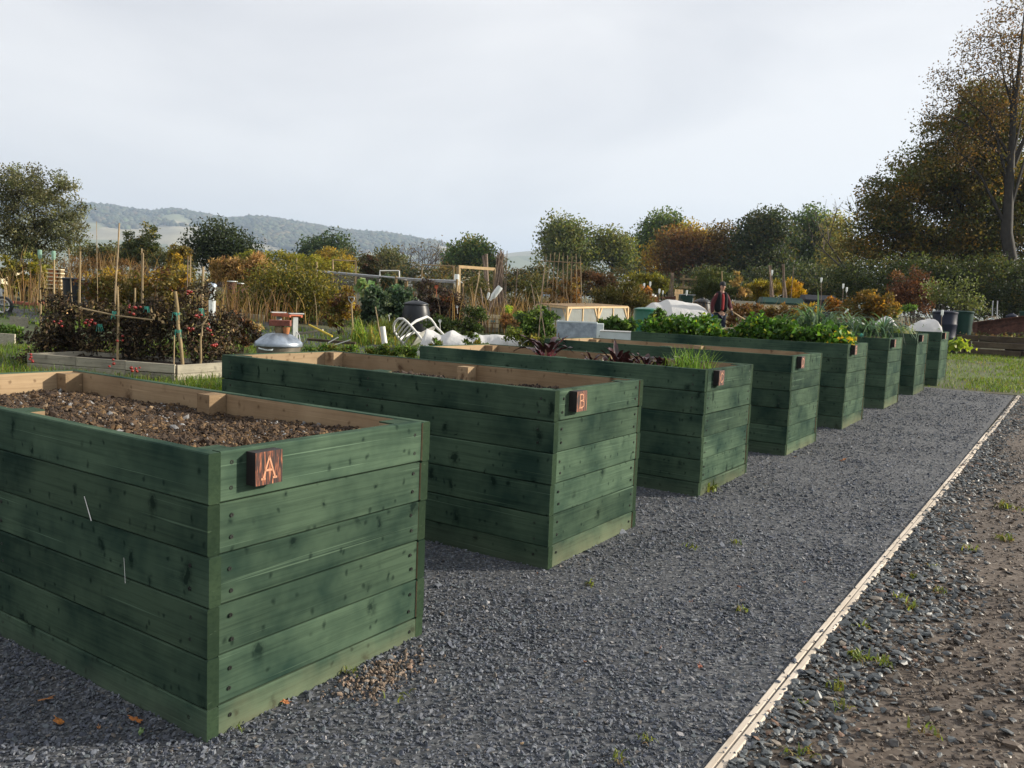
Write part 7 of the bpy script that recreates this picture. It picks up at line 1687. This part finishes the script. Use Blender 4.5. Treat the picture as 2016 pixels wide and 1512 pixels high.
o = leaves_obj('ground_weeds', P, 0.09, pal(2600, [((0.05, 0.07, 0.025), 3), ((0.07, 0.05, 0.03), 3), ((0.16, 0.15, 0.12), 0.4)]), None); tag(o, 'low weeds on the bed above the sleepers', kind='stuff')

# ------------------------------------------------------------------ fallen leaves and weeds on the gravel
def fallen(px, py, size, col, label, group='orange fallen leaves on the gravel', turn=None, z=0.012):
    d = Vector(AF) + Vector(AR) * ((px - CX) / F_PX) - Vector(AU) * ((py - CY) / F_PX); t = 0.5; e = Vector(EYE)
    while t < 60 and (e + d * t).z > gz((e + d * t).x, (e + d * t).y): t += 0.004
    c = e + d * t; m = MB(); n = 18; V = [(0, 0, 0.004)]
    for k in range(n):
        a = 6.28 * k / n; r = size * (0.5 + 0.32 * abs(math.cos(a * 2.5)) ** 0.7 + rng.normal() * 0.03) * (1 if abs(math.cos(a)) > 0.5 else 0.75); V.append((r * math.cos(a) * 1.25, r * math.sin(a) * 0.7, 0.35 * r * abs(math.sin(a)) * rng.uniform(0.3, 0.9) + rng.normal() * 0.002))
    m.add(V, [(0, k + 1, (k + 1) % n + 1) for k in range(n)]); m.tube([(size * 0.4, 0, 0.005), (size * 1.2, size * 0.1, 0.008)], 0.0012, 4)
    key = 'fallen_' + '_'.join(str(int(q * 1000)) for q in col); mt = bpy.data.materials.get(key) or plain(key, col, 0.7, var=0.45, scale=40)
    o = m.build('fallen_leaf', mt, None, 0, c + Vector((0, 0, z)), (rng.normal() * 0.15, rng.normal() * 0.15, turn if turn is not None else rng.uniform(0, 6))); return tag(o, label, 'leaf', group)


OR = (0.34, 0.13, 0.025)
fallen(90, 1384, 0.026, (0.30, 0.12, 0.03), 'spotted orange leaf nearest the left edge on the gravel'); fallen(116, 1428, 0.028, (0.38, 0.14, 0.02), 'bright orange pointed leaf below the spotted one'); fallen(268, 1424, 0.026, (0.34, 0.12, 0.025), 'orange leaf against the foot of planter A')
fallen(194, 1440, 0.013, (0.30, 0.14, 0.05), 'small brown leaf between the orange ones'); fallen(278, 1447, 0.02, (0.14, 0.22, 0.08), 'pale green leaf near the corner of planter A', None); fallen(559, 1388, 0.022, (0.40, 0.15, 0.05), 'orange leaf by the end of planter A')
fallen(1378, 1318, 0.022, (0.26, 0.08, 0.04), 'red-brown leaf on the open gravel'); fallen(1660, 908, 0.035, (0.36, 0.14, 0.05), 'orange leaf on the gravel by planter D'); fallen(1565, 902, 0.03, (0.30, 0.14, 0.06), 'leaf at the foot of planter D')
for k in range(16):
    px, py = rng.uniform(900, 1800), rng.uniform(900, 1480)
    if px > 1400 + (1512 - py) * 0.8 - 40: continue
    fallen(px, py, rng.uniform(0.007, 0.013), ((0.24, 0.10, 0.05), (0.18, 0.12, 0.06), (0.14, 0.06, 0.04))[k % 3], 'tiny brown leaf scrap on the dark gravel', 'leaf scraps on the gravel')


def weed(px, py, n, L, palette, label, group='weeds along the timber edging', lean=1.0):
    d = Vector(AF) + Vector(AR) * ((px - CX) / F_PX) - Vector(AU) * ((py - CY) / F_PX); t = 0.5; e = Vector(EYE)
    while t < 60 and (e + d * t).z > gz((e + d * t).x, (e + d * t).y): t += 0.004
    c = e + d * t; root = empty('weed', c, 0, label, 'weed', group); ribbons(root, 'leaves', rng.normal(size=(n, 3)) * np.array([L * 0.45, L * 0.45, 0]) + [0, 0, 0.008], L, L * 0.2, palette, lean, seg=4)


WP = [((0.075, 0.11, 0.025), 3), ((0.12, 0.15, 0.035), 2), ((0.10, 0.08, 0.04), 1.5)]
WN = 0
for (px, py, n, L, lab) in ((1690, 1300, 26, 0.05, 'largest tuft of grass right of the timber edging'), (1735, 1310, 20, 0.04, 'green weed right of the largest grass tuft'), (1650, 1360, 18, 0.045, 'sprawling weed among slate pieces'), (1660, 1400, 14, 0.04, 'weed below the sprawling one'), (1580, 1390, 10, 0.03, 'small weed close to the edging'), (1575, 1490, 16, 0.04, 'weed at the lower edge of the picture'),
                            (1790, 1200, 20, 0.045, 'weed patch between edging and brown track'), (1770, 1180, 14, 0.04, 'yellowing weed patch beside the edging'), (1845, 1168, 16, 0.04, 'bright green weed on the track side'), (1800, 1140, 14, 0.04, 'thin weed on the slate strip'), (1835, 1120, 10, 0.04, 'small weed on the slate strip'), (1905, 1085, 14, 0.05, 'low tuft on the far slate strip'), (1980, 1002, 30, 0.07, 'broad grass tuft at the right edge of the track'), (1975, 1065, 22, 0.06, 'worn tuft at the right edge, nearer'), (1825, 1450, 10, 0.05, 'dull weed on the brown track'), (1700, 1240, 16, 0.04, 'brownish weed along the edging')):
    weed(px, py, n, L, WP, lab)
for (px, py, n, L, lab) in ((1160, 1155, 14, 0.035, 'tiny green weed alone on the gravel, left'), (1360, 1080, 12, 0.04, 'dark weed on the gravel near planter C'), (1460, 1205, 14, 0.04, 'yellow-green weed in the middle of the gravel'), (1445, 1072, 10, 0.04, 'small weed right of the dark one'), (1272, 1460, 12, 0.03, 'mossy weed low on the gravel'), (1215, 1500, 12, 0.03, 'mossy weed at the bottom of the picture'), (783, 1380, 5, 0.04, 'single green blade on the gravel by planter A'), (690, 1330, 14, 0.035, 'weed under the end of planter A'), (470, 1440, 8, 0.02, 'moss at the near corner of planter A'), (1400, 968, 14, 0.09, 'upright weeds at the foot of planter C')):
    weed(px, py, n, L, WP, lab, 'small weeds on the gravel', 0.9)
